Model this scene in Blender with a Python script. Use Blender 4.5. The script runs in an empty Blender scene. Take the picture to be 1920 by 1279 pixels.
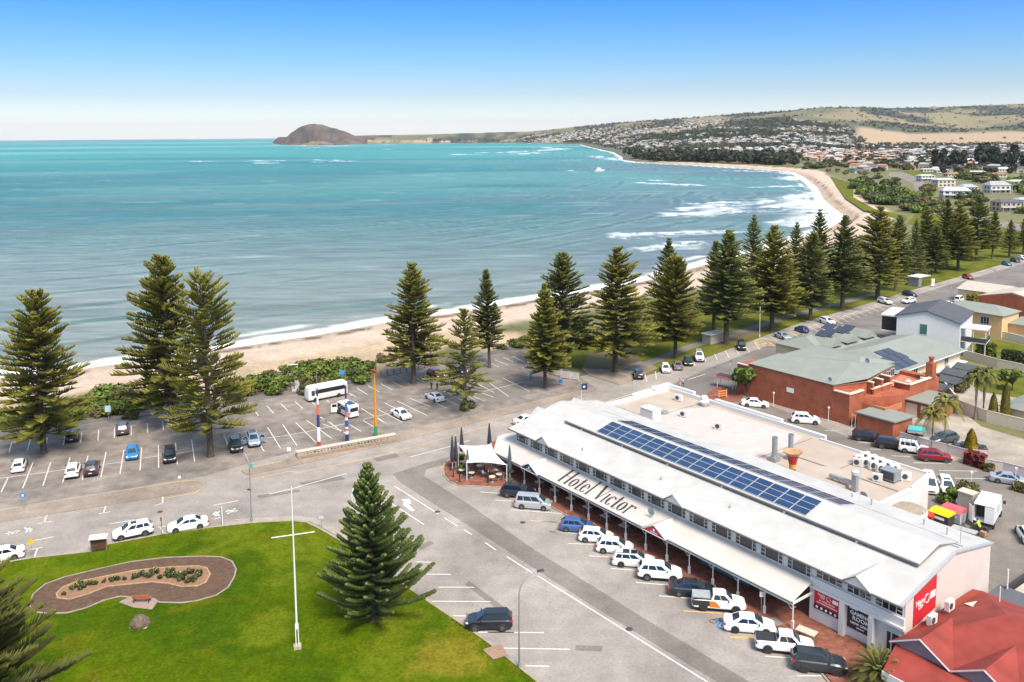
import bpy, math, random
import numpy as np
from mathutils import Matrix, Vector
random.seed(7); rng = np.random.default_rng(7)
SC = bpy.context.scene; COL = SC.collection
# ---------------------------------------------------------------- camera
FPX, CAMZ, YH, YV, ROLL = 1600.0, 48.0, 252.5, 14500.0, 0.008      # photo is 1920 px wide
PITCH = .5*math.asin(2*FPX/(YV-YH)); CY = YH + FPX*math.tan(PITCH)
Fv = Vector((0, math.cos(PITCH), -math.sin(PITCH))); U0 = Vector((0, math.sin(PITCH), math.cos(PITCH))); R0 = Vector((1, 0, 0))
Rv = R0*math.cos(ROLL) - U0*math.sin(ROLL); Uv = U0*math.cos(ROLL) + R0*math.sin(ROLL)
cam = bpy.data.cameras.new('camera'); cam.sensor_width = 36; cam.lens = FPX/1920*36
cam.shift_y = -(639.5-CY)/1920; cam.clip_end = 200000; cam.clip_start = 0.5
co = bpy.data.objects.new('camera', cam); COL.objects.link(co)
M4 = Matrix(((Rv.x, Uv.x, -Fv.x, 0), (Rv.y, Uv.y, -Fv.y, 0), (Rv.z, Uv.z, -Fv.z, CAMZ), (0, 0, 0, 1)))
co.matrix_world = M4; SC.camera = co
CAM = Vector((0, 0, CAMZ))
def G(x, y, z=0.0):
    "world point at height z seen at photo pixel (x, y)"
    d = Fv*FPX + Rv*(x-960) + Uv*(CY-y)
    t = (z-CAMZ)/d.z
    return CAM + d*t
def H(x, y, ytop):
    "height of a vertical thing with base pixel (x,y) whose top is at pixel row ytop"
    b = G(x, y); lo, hi = 0., 70.
    for _ in range(40):
        m = (lo+hi)/2; v = Vector((b.x, b.y, m))-CAM
        if CY-FPX*v.dot(Uv)/v.dot(Fv) > ytop: lo = m
        else: hi = m
    return lo
# ---------------------------------------------------------------- sky, sun, exposure
SUN_EL, SUN_AZ = math.radians(54), math.radians(-62)      # azimuth from +X towards +Y
sdir = Vector((math.cos(SUN_EL)*math.cos(SUN_AZ), math.cos(SUN_EL)*math.sin(SUN_AZ), math.sin(SUN_EL)))
W = bpy.data.worlds.new('World'); SC.world = W; W.use_nodes = True
nt = W.node_tree; bg = nt.nodes['Background']
sky = nt.nodes.new('ShaderNodeTexSky'); sky.sky_type = 'NISHITA'; sky.sun_disc = False
sky.sun_elevation = SUN_EL; sky.sun_rotation = math.radians(90)-SUN_AZ; sky.dust_density = 0.4; sky.ozone_density = 2.0
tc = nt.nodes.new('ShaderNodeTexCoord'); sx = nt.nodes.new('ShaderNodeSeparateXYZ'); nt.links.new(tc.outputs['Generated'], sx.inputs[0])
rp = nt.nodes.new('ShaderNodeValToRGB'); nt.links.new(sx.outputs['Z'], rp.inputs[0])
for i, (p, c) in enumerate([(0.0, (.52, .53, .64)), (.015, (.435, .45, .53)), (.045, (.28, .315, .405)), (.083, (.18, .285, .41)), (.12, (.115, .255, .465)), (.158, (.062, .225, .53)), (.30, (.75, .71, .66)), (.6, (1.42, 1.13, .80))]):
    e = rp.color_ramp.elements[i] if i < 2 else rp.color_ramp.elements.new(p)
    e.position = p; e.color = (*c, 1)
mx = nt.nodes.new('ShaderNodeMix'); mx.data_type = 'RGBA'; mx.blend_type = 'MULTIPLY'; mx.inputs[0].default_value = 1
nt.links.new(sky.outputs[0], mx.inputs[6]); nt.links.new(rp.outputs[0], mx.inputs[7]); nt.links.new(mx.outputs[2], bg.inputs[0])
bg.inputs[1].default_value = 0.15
sl = bpy.data.lights.new('sun', 'SUN'); sl.energy = 2.4; sl.angle = math.radians(20); sl.color = (1, .90, .76)
so = bpy.data.objects.new('sun', sl); COL.objects.link(so); so.rotation_euler = (-sdir).to_track_quat('-Z', 'Y').to_euler(); so.location = (200, -100, 300)
SC.view_settings.view_transform = 'Standard'; SC.view_settings.look = 'None'; SC.view_settings.gamma = 1
SC.view_settings.exposure = 1.28
# ---------------------------------------------------------------- materials
def lin(h):
    if isinstance(h, str):
        h = h.lstrip('#'); c = [int(h[i:i+2], 16)/255 for i in (0, 2, 4)]
        return tuple(((v+.055)/1.055)**2.4 if v > .04045 else v/12.92 for v in c)
    return h
MC = {}
def mat(name, col, rough=.7, metal=0., var=.12, scale=3.0, bump=0., coat=0., spec=.5, emit=0, col2=None, bscale=None, wave=None):
    if name in MC: return MC[name]
    m = bpy.data.materials.new(name); m.use_nodes = True; MC[name] = m
    n = m.node_tree.nodes; L = m.node_tree.links; b = n['Principled BSDF']
    c = lin(col)
    b.inputs['Roughness'].default_value = rough; b.inputs['Metallic'].default_value = metal
    b.inputs['Specular IOR Level'].default_value = spec; b.inputs['Coat Weight'].default_value = coat; b.inputs['Coat Roughness'].default_value = .08
    g = n.new('ShaderNodeNewGeometry')
    if var > 0 or col2:
        t = n.new('ShaderNodeTexNoise'); t.inputs['Scale'].default_value = scale; t.inputs['Detail'].default_value = 5
        L.new(g.outputs['Position'], t.inputs['Vector'])
        r = n.new('ShaderNodeValToRGB'); r.color_ramp.elements[0].position = .3; r.color_ramp.elements[1].position = .7
        c2 = lin(col2) if col2 else tuple(min(1, v*(1+var)) for v in c)
        c1 = c if col2 else tuple(v*(1-var) for v in c)
        r.color_ramp.elements[0].color = (*c1, 1); r.color_ramp.elements[1].color = (*c2, 1)
        L.new(t.outputs[0], r.inputs[0]); L.new(r.outputs[0], b.inputs['Base Color'])
    else: b.inputs['Base Color'].default_value = (*c, 1)
    if emit: b.inputs['Emission Color'].default_value = (*c, 1); b.inputs['Emission Strength'].default_value = emit
    if bump or wave:
        bp = n.new('ShaderNodeBump'); bp.inputs['Strength'].default_value = bump or .4; bp.inputs['Distance'].default_value = .05
        if wave:
            t2 = n.new('ShaderNodeTexWave'); t2.wave_type = 'BANDS'; t2.bands_direction = wave[0]; t2.inputs['Scale'].default_value = wave[1]
            tc2 = n.new('ShaderNodeTexCoord'); L.new(tc2.outputs['Object'], t2.inputs['Vector'])
        else:
            t2 = n.new('ShaderNodeTexNoise'); t2.inputs['Scale'].default_value = bscale or scale*4; L.new(g.outputs['Position'], t2.inputs['Vector'])
        L.new(t2.outputs[0 if not wave else 1], bp.inputs['Height']); L.new(bp.outputs[0], b.inputs['Normal'])
    return m
def attr_mat(name, attr, rough=.9, layers=(), bump=0, bscale=1., spec=.3):
    "base colour from a colour attribute times noise layers (scale, amount)"
    m = bpy.data.materials.new(name); m.use_nodes = True; MC[name] = m
    n = m.node_tree.nodes; L = m.node_tree.links; b = n['Principled BSDF']
    b.inputs['Roughness'].default_value = rough; b.inputs['Specular IOR Level'].default_value = spec
    a = n.new('ShaderNodeAttribute'); a.attribute_name = attr; cur = a.outputs['Color']
    g = n.new('ShaderNodeNewGeometry')
    for sc, am in layers:
        t = n.new('ShaderNodeTexNoise'); t.inputs['Scale'].default_value = sc; t.inputs['Detail'].default_value = 4; L.new(g.outputs['Position'], t.inputs['Vector'])
        mr = n.new('ShaderNodeMapRange'); mr.inputs[1].default_value = .3; mr.inputs[2].default_value = .7; mr.inputs[3].default_value = 1-am; mr.inputs[4].default_value = 1+am
        L.new(t.outputs[0], mr.inputs[0])
        mm = n.new('ShaderNodeMix'); mm.data_type = 'RGBA'; mm.blend_type = 'MULTIPLY'; mm.inputs[0].default_value = 1
        L.new(cur, mm.inputs[6]); L.new(mr.outputs[0], mm.inputs[7]); cur = mm.outputs[2]
    L.new(cur, b.inputs['Base Color'])
    if bump:
        bp = n.new('ShaderNodeBump'); bp.inputs['Strength'].default_value = bump; bp.inputs['Distance'].default_value = .2
        t2 = n.new('ShaderNodeTexNoise'); t2.inputs['Scale'].default_value = bscale; t2.inputs['Detail'].default_value = 6; L.new(g.outputs['Position'], t2.inputs['Vector'])
        L.new(t2.outputs[0], bp.inputs['Height']); L.new(bp.outputs[0], b.inputs['Normal'])
    return m
# ---------------------------------------------------------------- mesh building
class MB:
    def __init__(s): s.v = []; s.f = []; s.m = []; s.mi = 0
    def add(s, vs, fs, mi=None):
        o = len(s.v); s.v += [tuple(p) for p in vs]; s.f += [tuple(i+o for i in f) for f in fs]; s.m += [s.mi if mi is None else mi]*len(fs); return s
    def box(s, c, d, rz=0., mi=None, top=1.0, rx=0.):
        cx, cy, cz = c; a, b, h = d[0]/2, d[1]/2, d[2]/2; k = math.cos(rz); q = math.sin(rz); vs = []
        for z, sc in ((-h, 1), (h, top)):
            for x, y in ((-a, -b), (a, -b), (a, b), (-a, b)):
                x *= sc; y *= sc; y2, z2 = (y*math.cos(rx)-z*math.sin(rx), y*math.sin(rx)+z*math.cos(rx)) if rx else (y, z)
                vs.append((cx+x*k-y2*q, cy+x*q+y2*k, cz+z2))
        return s.add(vs, [(3, 2, 1, 0), (4, 5, 6, 7), (0, 1, 5, 4), (1, 2, 6, 5), (2, 3, 7, 6), (3, 0, 4, 7)], mi)
    def b2(s, lo, hi, mi=None): return s.box([(a+b)/2 for a, b in zip(lo, hi)], [abs(b-a) for a, b in zip(lo, hi)], 0, mi)
    def prism(s, poly, z0, z1, mi=None, bottom=False):
        "vertical prism over an xy polygon (counter-clockwise); z1 may be a function"
        A = sum(poly[i][0]*poly[(i+1) % len(poly)][1]-poly[(i+1) % len(poly)][0]*poly[i][1] for i in range(len(poly)))
        if A < 0: poly = poly[::-1]
        n = len(poly); vs = [(p[0], p[1], z0) for p in poly]+[(p[0], p[1], z1) for p in poly]
        fs = [tuple(range(n, 2*n))]+[(i, (i+1) % n, n+(i+1) % n, n+i) for i in range(n)]
        if bottom: fs.append(tuple(range(n-1, -1, -1)))
        return s.add(vs, fs, mi)
    def sheet(s, poly, z, mi=None):
        A = sum(poly[i][0]*poly[(i+1) % len(poly)][1]-poly[(i+1) % len(poly)][0]*poly[i][1] for i in range(len(poly)))
        if A < 0: poly = poly[::-1]
        return s.add([(p[0], p[1], z) for p in poly], [tuple(range(len(poly)))], mi)
    def ext(s, prof, x0, x1, axis='x', mi=None, caps=True):
        "extrude a closed (a,b) profile along x (profile in y,z) or along y (profile in x,z)"
        n = len(prof)
        f = (lambda t, p: (t, p[0], p[1])) if axis == 'x' else (lambda t, p: (p[0], t, p[1]))
        vs = [f(x0, p) for p in prof]+[f(x1, p) for p in prof]
        fs = [(i, (i+1) % n, n+(i+1) % n, n+i) for i in range(n)]
        if caps: fs += [tuple(range(n-1, -1, -1)), tuple(range(n, 2*n))]
        return s.add(vs, fs, mi)
    def loft(s, rings, mi=None, cap=True, closed=True):
        n = len(rings[0]); vs = [p for r in rings for p in r]; fs = []
        for k in range(len(rings)-1):
            for i in range(n if closed else n-1):
                j = (i+1) % n; fs.append((k*n+i, k*n+j, (k+1)*n+j, (k+1)*n+i))
        if cap: fs += [tuple(range(n-1, -1, -1)), tuple(range((len(rings)-1)*n, len(rings)*n))]
        return s.add(vs, fs, mi)
    def tube(s, pts, r, n=6, mi=None, cap=True):
        pts = [Vector(p) for p in pts]; rings = []
        for i, p in enumerate(pts):
            t = (pts[min(i+1, len(pts)-1)]-pts[max(i-1, 0)]).normalized()
            a = t.cross(Vector((0, 0, 1)));  a = Vector((1, 0, 0)) if a.length < 1e-4 else a.normalized(); b = t.cross(a)
            rr = r[i] if isinstance(r, (list, tuple)) else r
            rings.append([p+(a*math.cos(q)+b*math.sin(q))*rr for q in [2*math.pi*j/n for j in range(n)]])
        return s.loft(rings, mi, cap)
    def lathe(s, prof, n=12, c=(0, 0, 0), axis='z', mi=None):
        rings = []
        for r, h in prof:
            ring = []
            for j in range(n):
                q = 2*math.pi*j/n; x, y = r*math.cos(q), r*math.sin(q)
                ring.append((c[0]+x, c[1]+y, c[2]+h) if axis == 'z' else (c[0]+x, c[1]-h, c[2]+y))
            rings.append(ring)
        return s.loft(rings, mi)
    def quad(s, a, b, c, d, mi=None): return s.add([a, b, c, d], [(0, 1, 2, 3)], mi)
    def mesh(s, name, mats, smooth=None):
        me = bpy.data.meshes.new(name); me.from_pydata(s.v, [], s.f)
        for m in (mats if isinstance(mats, (list, tuple)) else [mats]): me.materials.append(m)
        if any(s.m): me.polygons.foreach_set('material_index', s.m)
        if smooth is not None:
            me.polygons.foreach_set('use_smooth', [True]*len(me.polygons)); me.set_sharp_from_angle(angle=math.radians(smooth))
        me.update(); return me
    def build(s, name, mats, parent=None, smooth=None, loc=None, rz=None):
        return link(name, s.mesh(name, mats, smooth), parent, loc, rz)
def link(name, data, parent=None, loc=None, rz=None):
    o = bpy.data.objects.new(name, data); COL.objects.link(o)
    if parent: o.parent = parent
    if loc is not None: o.location = loc
    if rz is not None: o.rotation_euler[2] = rz
    return o
def tag(o, label=None, cat=None, group=None, kind=None):
    for k, v in (('label', label), ('category', cat), ('group', group), ('kind', kind)):
        if v: o[k] = v
    return o
def thing(name, label, cat, loc=(0, 0, 0), rz=0., group=None):
    o = link(name, None, None, loc, rz); o.empty_display_size = .3
    return tag(o, label, cat, group)
def struct(o): o['kind'] = 'structure'; return o
KIDS = {}
def copy_tree(o, parent=None):
    c = o.copy(); COL.objects.link(c)
    if parent: c.parent = parent
    for ch in o.children: copy_tree(ch, c)
    return c
def xy(p): return (p.x, p.y)
def pxs(pts, z=0.): return [xy(G(x, y, z)) for x, y in pts]
# ================================================================ SETTING: ground, sea, roads
SEAZ = -2.5
shore_px = [(-700, 800), (-400, 757), (-200, 731), (0, 706), (150, 690), (300, 668), (470, 645), (600, 625), (740, 600), (900, 578), (1000, 560), (1100, 545), (1200, 527), (1300, 500), (1400, 474), (1480, 452), (1550, 428), (1583, 408), (1562, 392), (1542, 375), (1530, 352), (1506, 333), (1487, 323), (1440, 318.5), (1300, 310), (1200, 305), (1166, 300), (1166, 295), (1150, 286), (1110, 277), (1090, 271.5), (1000, 269), (900, 268.5), (800, 269), (690, 270)]
shore = [xy(G(x, y, SEAZ)) for x, y in shore_px]
bluff_base = [xy(G(x, y, SEAZ)) for x, y in [(640, 272), (560, 273), (517, 271), (512, 269)]]
far = [(-1880, 6700), (-300, 7600), (2000, 9500), (9000, 9500), (9000, -400), (-260, -400), (-260, 60)]
land = np.array(shore+bluff_base+far)
def sdf(px, py):
    "signed distance to the coastline, positive on land"
    d2 = np.full(px.shape, 1e18); ins = np.zeros(px.shape, bool); n = len(land)
    for i in range(n):
        ax, ay = land[i]; bx, by = land[(i+1) % n]
        ex, ey = bx-ax, by-ay; t = np.clip(((px-ax)*ex+(py-ay)*ey)/(ex*ex+ey*ey), 0, 1)
        d2 = np.minimum(d2, (px-ax-t*ex)**2+(py-ay-t*ey)**2)
        c = ((ay > py) != (by > py)) & (px < (bx-ax)*(py-ay)/(by-ay+1e-12)+ax); ins ^= c
    return np.where(ins, 1, -1)*np.sqrt(d2)
def vnoise(x, y, s, seed=0):
    "value noise"
    x = x/s; y = y/s; xi = np.floor(x).astype(np.int64); yi = np.floor(y).astype(np.int64); fx = x-xi; fy = y-yi
    fx = fx*fx*(3-2*fx); fy = fy*fy*(3-2*fy)
    def h(a, b):
        q = (a*374761393+b*668265263+seed*1442695041) & 0xffffffff; q = ((q ^ (q >> 13))*1274126177) & 0xffffffff
        return ((q ^ (q >> 16)) & 0xffff)/65535.
    return (h(xi, yi)*(1-fx)+h(xi+1, yi)*fx)*(1-fy)+(h(xi, yi+1)*(1-fx)+h(xi+1, yi+1)*fx)*fy
def fbm(x, y, s, seed=0, o=4):
    r = 0; a = .5
    for k in range(o): r = r+a*vnoise(x, y, s/2**k, seed+k); a *= .5
    return r/(1-.5**o)
def ss(x, a, b): t = np.clip((x-a)/(b-a), 0, 1); return t*t*(3-2*t)
RX = [600, 690, 800, 900, 1000, 1100, 1200, 1300, 1400, 1500, 1600, 1700, 1800, 1920, 2200, 2700]
RY = [256, 253, 252, 249, 246, 236, 228, 221, 213, 206.5, 204, 203, 200, 195, 190, 186]
RD = [5700, 5700, 5750, 5800, 5700, 5400, 5200, 5200, 5300, 5400, 5500, 5500, 5500, 5500, 5600, 5600]
RB = [5500, 5350, 5300, 5200, 4900, 4000, 2500, 2100, 1900, 1900, 2300, 3000, 3000, 2900, 2900, 2900]
def pix_x(px, py): return 960+FPX*px/np.maximum(py, 1)*1.0
def height(px, py, d=None):
    if d is None: d = sdf(px, py)
    X = pix_x(px, py); D = np.maximum(py, 1)
    yr = np.interp(X, RX, RY); dr = np.interp(X, RX, RD); db = np.interp(X, RX, RB)
    yh = YH-.008*(X-960); zr = CAMZ+(yh-yr)/FPX*dr
    t = np.clip((D-db)/(dr-db), 0, 1.3)
    prof = np.where(t < 1, t**1.25, 1-(t-1)*.25)
    z = zr*prof
    z = z+prof*ss(t, .02, .3)*(1-ss(t, .8, 1.))*(fbm(px, py, 600, 3)-.5)*150
    z = np.where(D < 1200, 0, z)
    b1 = G(585, 271, SEAZ); zb = 118*np.exp(-(((px-b1.x+55)/np.where(px < b1.x-55, 150, 300))**2+((py-b1.y-180)/260)**2)**1.1)
    zb = zb*(1+.5*(fbm(px, py, 110, 9)-.5))
    z = np.maximum(z, zb)+0
    beach = SEAZ-1.2+(1.2-SEAZ)*ss(d, -14, 26)
    deep = SEAZ-1.2-np.clip(-d-14, 0, 300)*.03
    return np.where(d < -14, deep, np.where(d < 26, beach, 0))+np.where(d > 0, z*ss(d, 0, 60), 0)
# --- the ground: one sheet from below the camera to beyond the hills
def make_ground():
    xs = np.concatenate([np.arange(-900, 400, 14.), np.arange(400, 2000, 5.), np.arange(2000, 2800, 14.)])
    Ds = [22.]
    while Ds[-1] < 9200: Ds.append(Ds[-1]*(1.022 if Ds[-1] < 1200 else 1.017))
    Ds = np.array(Ds); XX, DD = np.meshgrid(xs, Ds); PX = (XX-960)/FPX*DD; PY = DD
    d = sdf(PX, PY); Z = height(PX, PY, d)
    n1 = fbm(PX, PY, 60, 1); n2 = fbm(PX, PY, 14, 5); n3 = fbm(PX, PY, 420, 8); n4 = fbm(PX, PY, 160, 12)
    C = np.zeros(PX.shape+(3,))
    def lay(col, w): C[...] = C*(1-w[..., None])+np.array(col)*w[..., None]
    one = np.ones(PX.shape)
    lay((.115, .118, .05), one)                              # coastal grass and gardens
    lay((.20, .17, .085), ss(n1, .5, .62))
    near = PY < 1000
    lay((.50, .39, .31), (1-ss(d+8*(n2-.5), 27, 33))*one)
    lay((.155, .15, .066), ss(d+10*(n2-.5), 24, 30)*ss(pix_x(PX, PY), 1450, 1550)*near)       # dry sand
    lay((.39, .295, .22), (1-ss(d+4*(n2-.5), 5, 13))*one)       # wet sand
    lay((.085, .06, .045), ss(d, 3.5, 6)*(1-ss(d, 8, 10.5))*ss(fbm(PX, PY, 5, 21)+.12*ss(pix_x(PX, PY), 600, 900), .46, .53)*(PX > -75)*near*(1-.75*ss(pix_x(PX, PY), 1250, 1400))); lay((.13, .085, .055), ss(d, 7, 7.6)*(1-ss(d, 8, 8.8))*ss(fbm(PX, PY, 4, 27), .42, .5)*near)   # seaweed wrack
    lay((.42, .32, .21), ss(d, 26, 30)*(1-ss(d, 46, 60))*ss(n2, .45, .6)*near*(1-ss(pix_x(PX, PY), 1050, 1200)))
    farr = PY > 1500
    lay((.105, .105, .065), ss(PY, 1300, 1700)*one)             # suburb ground
    X = pix_x(PX, PY); t = np.clip((PY-np.interp(X, RX, RB))/(np.interp(X, RX, RD)-np.interp(X, RX, RB)), 0, 1.4)
    hills = ss(t, .02, .2)*farr
    lay((.125, .125, .072), hills)
    lay((.225, .185, .105), hills*ss(n3, .42, .5))                # dry pasture
    lay((.20, .175, .095), hills*ss(t, .8, .9)*.8)
    lay((.042, .052, .040), hills*ss(fbm(PX, PY*.6, 230, 12), .46, .53)*.95)   # scrub belts
    lay((.045, .06, .042), hills*ss(t, .93, .97)*ss(n4, .42, .55)*(X > 1350))
    fld = ss(X, 1590, 1615)*ss(PY, 2640, 2700)*(1-ss(PY, 3560, 3640))
    lay((.36, .265, .175), fld*one)                             # stubble field
    lay((.085, .095, .05), ss(X, 1560, 1600)*ss(PY, 3640, 3720)*(1-ss(PY, 3850, 4000)))
    blf = (PX < G(665, 271).x) & (PY > 4800) & (d > -5)
    lay((.085, .064, .056), blf*1.); lay((.15, .115, .080), blf*ss(n1, .5, .62)*.8); lay((.04, .034, .032), blf*ss(fbm(PX, PY, 45, 15), .56, .64)*.8)
    cl = (X > 690) & (X < 900) & (PY > 4800) & (d < 130) & (d > 0); lay((.42, .30, .20), cl*ss(n1, .35, .5))
    v = np.stack([PX, PY, Z], -1).reshape(-1, 3); r, c = PX.shape
    idx = np.arange(r*c).reshape(r, c)
    f = np.stack([idx[:-1, :-1], idx[:-1, 1:], idx[1:, 1:], idx[1:, :-1]], -1).reshape(-1, 4)
    return grid_mesh('ground', v, f, C.reshape(-1, 3), attr_mat('ground_surface', 'col', .95, ((.9, .18), (.08, .15), (9, .12)), .35, 3.), 'col')
def grid_mesh(name, v, f, col, m, an):
    me = bpy.data.meshes.new(name); me.vertices.add(len(v)); me.vertices.foreach_set('co', np.asarray(v, np.float32).ravel())
    me.loops.add(f.size); me.polygons.add(len(f)); me.loops.foreach_set('vertex_index', f.ravel().astype(np.int32))
    k = f.shape[1]
    me.polygons.foreach_set('loop_start', np.arange(0, f.size, k, dtype=np.int32)); me.polygons.foreach_set('use_smooth', np.ones(len(f), bool))
    if col is not None:
        a = me.color_attributes.new(an, 'FLOAT_COLOR', 'POINT'); a.data.foreach_set('color', np.concatenate([col, np.ones((len(col), 1))], 1).astype(np.float32).ravel())
    me.materials.append(m); me.update(calc_edges=True); me.validate(); return link(name, me)
struct(make_ground())
# --- the sea
def make_sea():
    ys = np.concatenate([[23000, 18000, 12000], FPX*50.5/np.arange(9, 30, .5), FPX*50.5/np.arange(30, 160, 1.), FPX*50.5/np.arange(160, 900, 2.)]); xs = np.concatenate([[-520.], np.arange(-480, 0, 40.), np.arange(0, 1000, 4.), np.arange(1000, 1700, 2.5)])
    XX, DD = np.meshgrid(xs, ys); PX = (XX-960)/FPX*DD; PY = DD; d = sdf(PX, PY)
    ypx = YH-.008*(XX-960)+FPX*50.5/DD
    C = np.zeros(PX.shape+(3,)); one = np.ones(PX.shape)
    def lay(col, w): C[...] = C*(1-w[..., None])+np.array(col)*w[..., None]
    lay((.025, .135, .135), one)
    lay((.032, .235, .20), ss(PY, 800, 2200))                                   # turquoise far water
    lay((.055, .19, .20), ss(PY, 7000, 16000))
    lay((.10, .38, .33), ss(fbm(PX*.35, PY, 900, 33), .5, .66)*ss(PY, 1100, 2000)*.85)
    lay((.195, .225, .215), (1-ss(PY, 180, 640))*.95)                   # near water, its grey-blue largely sky reflection put into the colour
    lay((.12, .155, .185), ss(XX, 950, 1250)*(1-ss(PY, 1500, 2400))*.7)           # blue-grey bay
    lay((.06, .19, .165), ss(fbm(PX*.4, PY, 120, 41), .5, .7)*(1-ss(PY, 900, 1600))*.55)
    lay((.23, .215, .17), (1-ss(-d, 2, 16))*.6)
    lay((.035, .115, .13), ss(fbm(PX*.3, PY, 330, 141, 3), .50, .64)*ss(PY, 420, 700)*(1-ss(PY, 2500, 4000))*.75); lay((.085, .25, .22), ss(fbm(PX*.3, PY, 210, 151, 4), .56, .68)*ss(PY, 520, 900)*.6)
    ph = (-d+9*(fbm(PX, PY, 55, 58)-.5)*2+6*fbm(PX, PY, 18, 59))/27.; lin_ = np.abs((ph % 1)-.5)*2; am = ss(fbm(PX, PY, 70, 57), .36, .6)*(1-ss(-d, 160, 380))*ss(-d, 14, 30)
    SW1 = ss(lin_, .74, .95)*am*.8; SW2 = ss(lin_, .45, .70)*(1-ss(lin_, .72, .82))*am*.5
    sw = fbm(PX*.12+PY*.02, PY-PX*.17, 26, 51, 3)
    lay((.095, .145, .13), ss(sw, .55, .66)*(1-ss(PY, 500, 1500))*.5)     # swell lines
    lay((.20, .245, .235), ss(fbm(PX*.15, PY-PX*.17, 15, 55, 3), .6, .72)*(1-ss(PY, 400, 1000))*.3)
    lay((.055, .115, .11), SW1*.9); lay((.28, .32, .31), SW2*.7)
    fo = np.zeros(PX.shape)
    nf = fbm(PX, PY-PX*.1, 7, 61); nb = fbm(PX*.35, PY, 60, 66)
    fo = np.maximum(fo, (1-ss(-d+5*(nf-.5), 3.2, 6.5)))                                 # swash edge
    fo = np.maximum(fo, ss(-d, 8, 10)*(1-ss(-d, 11, 14))*ss(fbm(PX, PY, 30, 68), .5, .6)*.7)
    def band(x0, y0, x1, y1, th, amp=1., seed=0, thr=.42):
        "foam streak of a breaker, from one photo pixel to another, th metres deep"
        a = G(x0, y0, SEAZ); b = G(x1, y1, SEAZ); ex, ey = b.x-a.x, b.y-a.y; l = math.hypot(ex, ey)
        s = ((PX-a.x)*ex+(PY-a.y)*ey)/l; t = ((PX-a.x)*-ey+(PY-a.y)*ex)/l
        w = ss(s, 0, .12*l)*(1-ss(s, .8*l, l)); e = th*(.4+.9*vnoise(s, t*0, max(l/9, 2), seed))
        m = w*(1-ss(np.abs(t), e*.25, e))*ss(fbm(s*.35, t, max(th*.45, 2), 70+seed)*.6+.4*fbm(s*.6, t*1.3, max(th*.14, .8), 170+seed), thr-.02, thr+.16)*(.55+.6*ss(t, -e*.2, e*.7))
        return m*amp
    B = [(1140, 447, 1345, 432, 15), (1130, 441, 1425, 433, 13), (1160, 472, 1310, 460, 12), (1190, 467, 1335, 453, 10), (1250, 408, 1420, 388, 26), (1260, 396, 1440, 378, 20), (1290, 383, 1400, 378, 12), (1290, 404, 1425, 395, 13),
         (1420, 400, 1540, 375, 22), (1440, 385, 1535, 358, 24), (1450, 420, 1560, 405, 14), (1400, 352, 1525, 348, 18), (1180, 342, 1330, 349, 16), (1210, 338, 1250, 339, 14), (1350, 320, 1450, 322, 14),
         (460, 302, 530, 302, 40), (470, 306, 528, 306, 30), (575, 304, 680, 302, 26), (580, 300, 640, 301, 20), (300, 304, 470, 301, 14), (880, 287, 905, 286, 50), (845, 290, 900, 289, 30), (930, 287, 1060, 280, 40), (960, 290, 1020, 286, 40), (990, 284, 1070, 278, 45), (1010, 276, 1060, 281, 40),
         (485, 273, 690, 274, 60), (555, 279, 640, 274, 35), (680, 281, 740, 280, 30), (500, 287, 530, 287, 30), (725, 272, 738, 271, 60), (1060, 320, 1100, 321, 12), (1160, 297, 1185, 305, 20), (1110, 292, 1165, 302, 22)]
    for i, q in enumerate(B): fo = np.maximum(fo, band(*q[:4], q[4], 1., i*3, .40))
    fo = np.maximum(fo, ss(fbm(PX*.22, PY-PX*.12, 12, 81, 4), .72, .80)*.12*(1-ss(PY, 900, 2600)))
    fo = np.maximum(fo, (1-ss(-d, 10, 40))*ss(XX, 1380, 1480)*ss(PY, 330, 420)*(1-ss(PY, 1100, 1250))*ss(nb+.6*(nf-.5)+.5*(fbm(PX, PY, 25, 99)-.5), .50, .66)*.75)
    lay((.80, .82, .82), np.clip(fo, 0, 1))
    v = np.stack([PX, PY, np.full(PX.shape, SEAZ)], -1).reshape(-1, 3); r, c = PX.shape; idx = np.arange(r*c).reshape(r, c)
    f = np.stack([idx[:-1, :-1], idx[1:, :-1], idx[1:, 1:], idx[:-1, 1:]], -1).reshape(-1, 4)
    m = bpy.data.materials.new('sea_water'); m.use_nodes = True; n = m.node_tree.nodes; L = m.node_tree.links; b = n['Principled BSDF']
    a = n.new('ShaderNodeAttribute'); a.attribute_name = 'col'; g = n.new('ShaderNodeNewGeometry')
    mp = n.new('ShaderNodeMapping'); mp.inputs['Scale'].default_value = (.10, .42, 1); mp.inputs['Rotation'].default_value = (0, 0, -.17); L.new(g.outputs['Position'], mp.inputs[0])
    t = n.new('ShaderNodeTexNoise'); t.inputs['Scale'].default_value = .55; t.inputs['Detail'].default_value = 7; t.inputs['Roughness'].default_value = .62; L.new(mp.outputs[0], t.inputs['Vector'])
    mr = n.new('ShaderNodeMapRange'); mr.inputs[1].default_value = .32; mr.inputs[2].default_value = .68; mr.inputs[3].default_value = .74; mr.inputs[4].default_value = 1.26; L.new(t.outputs[0], mr.inputs[0])
    mm = n.new('ShaderNodeMix'); mm.data_type = 'RGBA'; mm.blend_type = 'MULTIPLY'; mm.inputs[0].default_value = 1; L.new(a.outputs['Color'], mm.inputs[6]); L.new(mr.outputs[0], mm.inputs[7]); L.new(mm.outputs[2], b.inputs['Base Color'])
    bp = n.new('ShaderNodeBump'); bp.inputs['Strength'].default_value = .8; bp.inputs['Distance'].default_value = 1.2; L.new(t.outputs[0], bp.inputs['Height']); L.new(bp.outputs[0], b.inputs['Normal'])
    b.inputs['Roughness'].default_value = .34; b.inputs['Specular IOR Level'].default_value = .13; b.inputs['IOR'].default_value = 1.33
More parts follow.
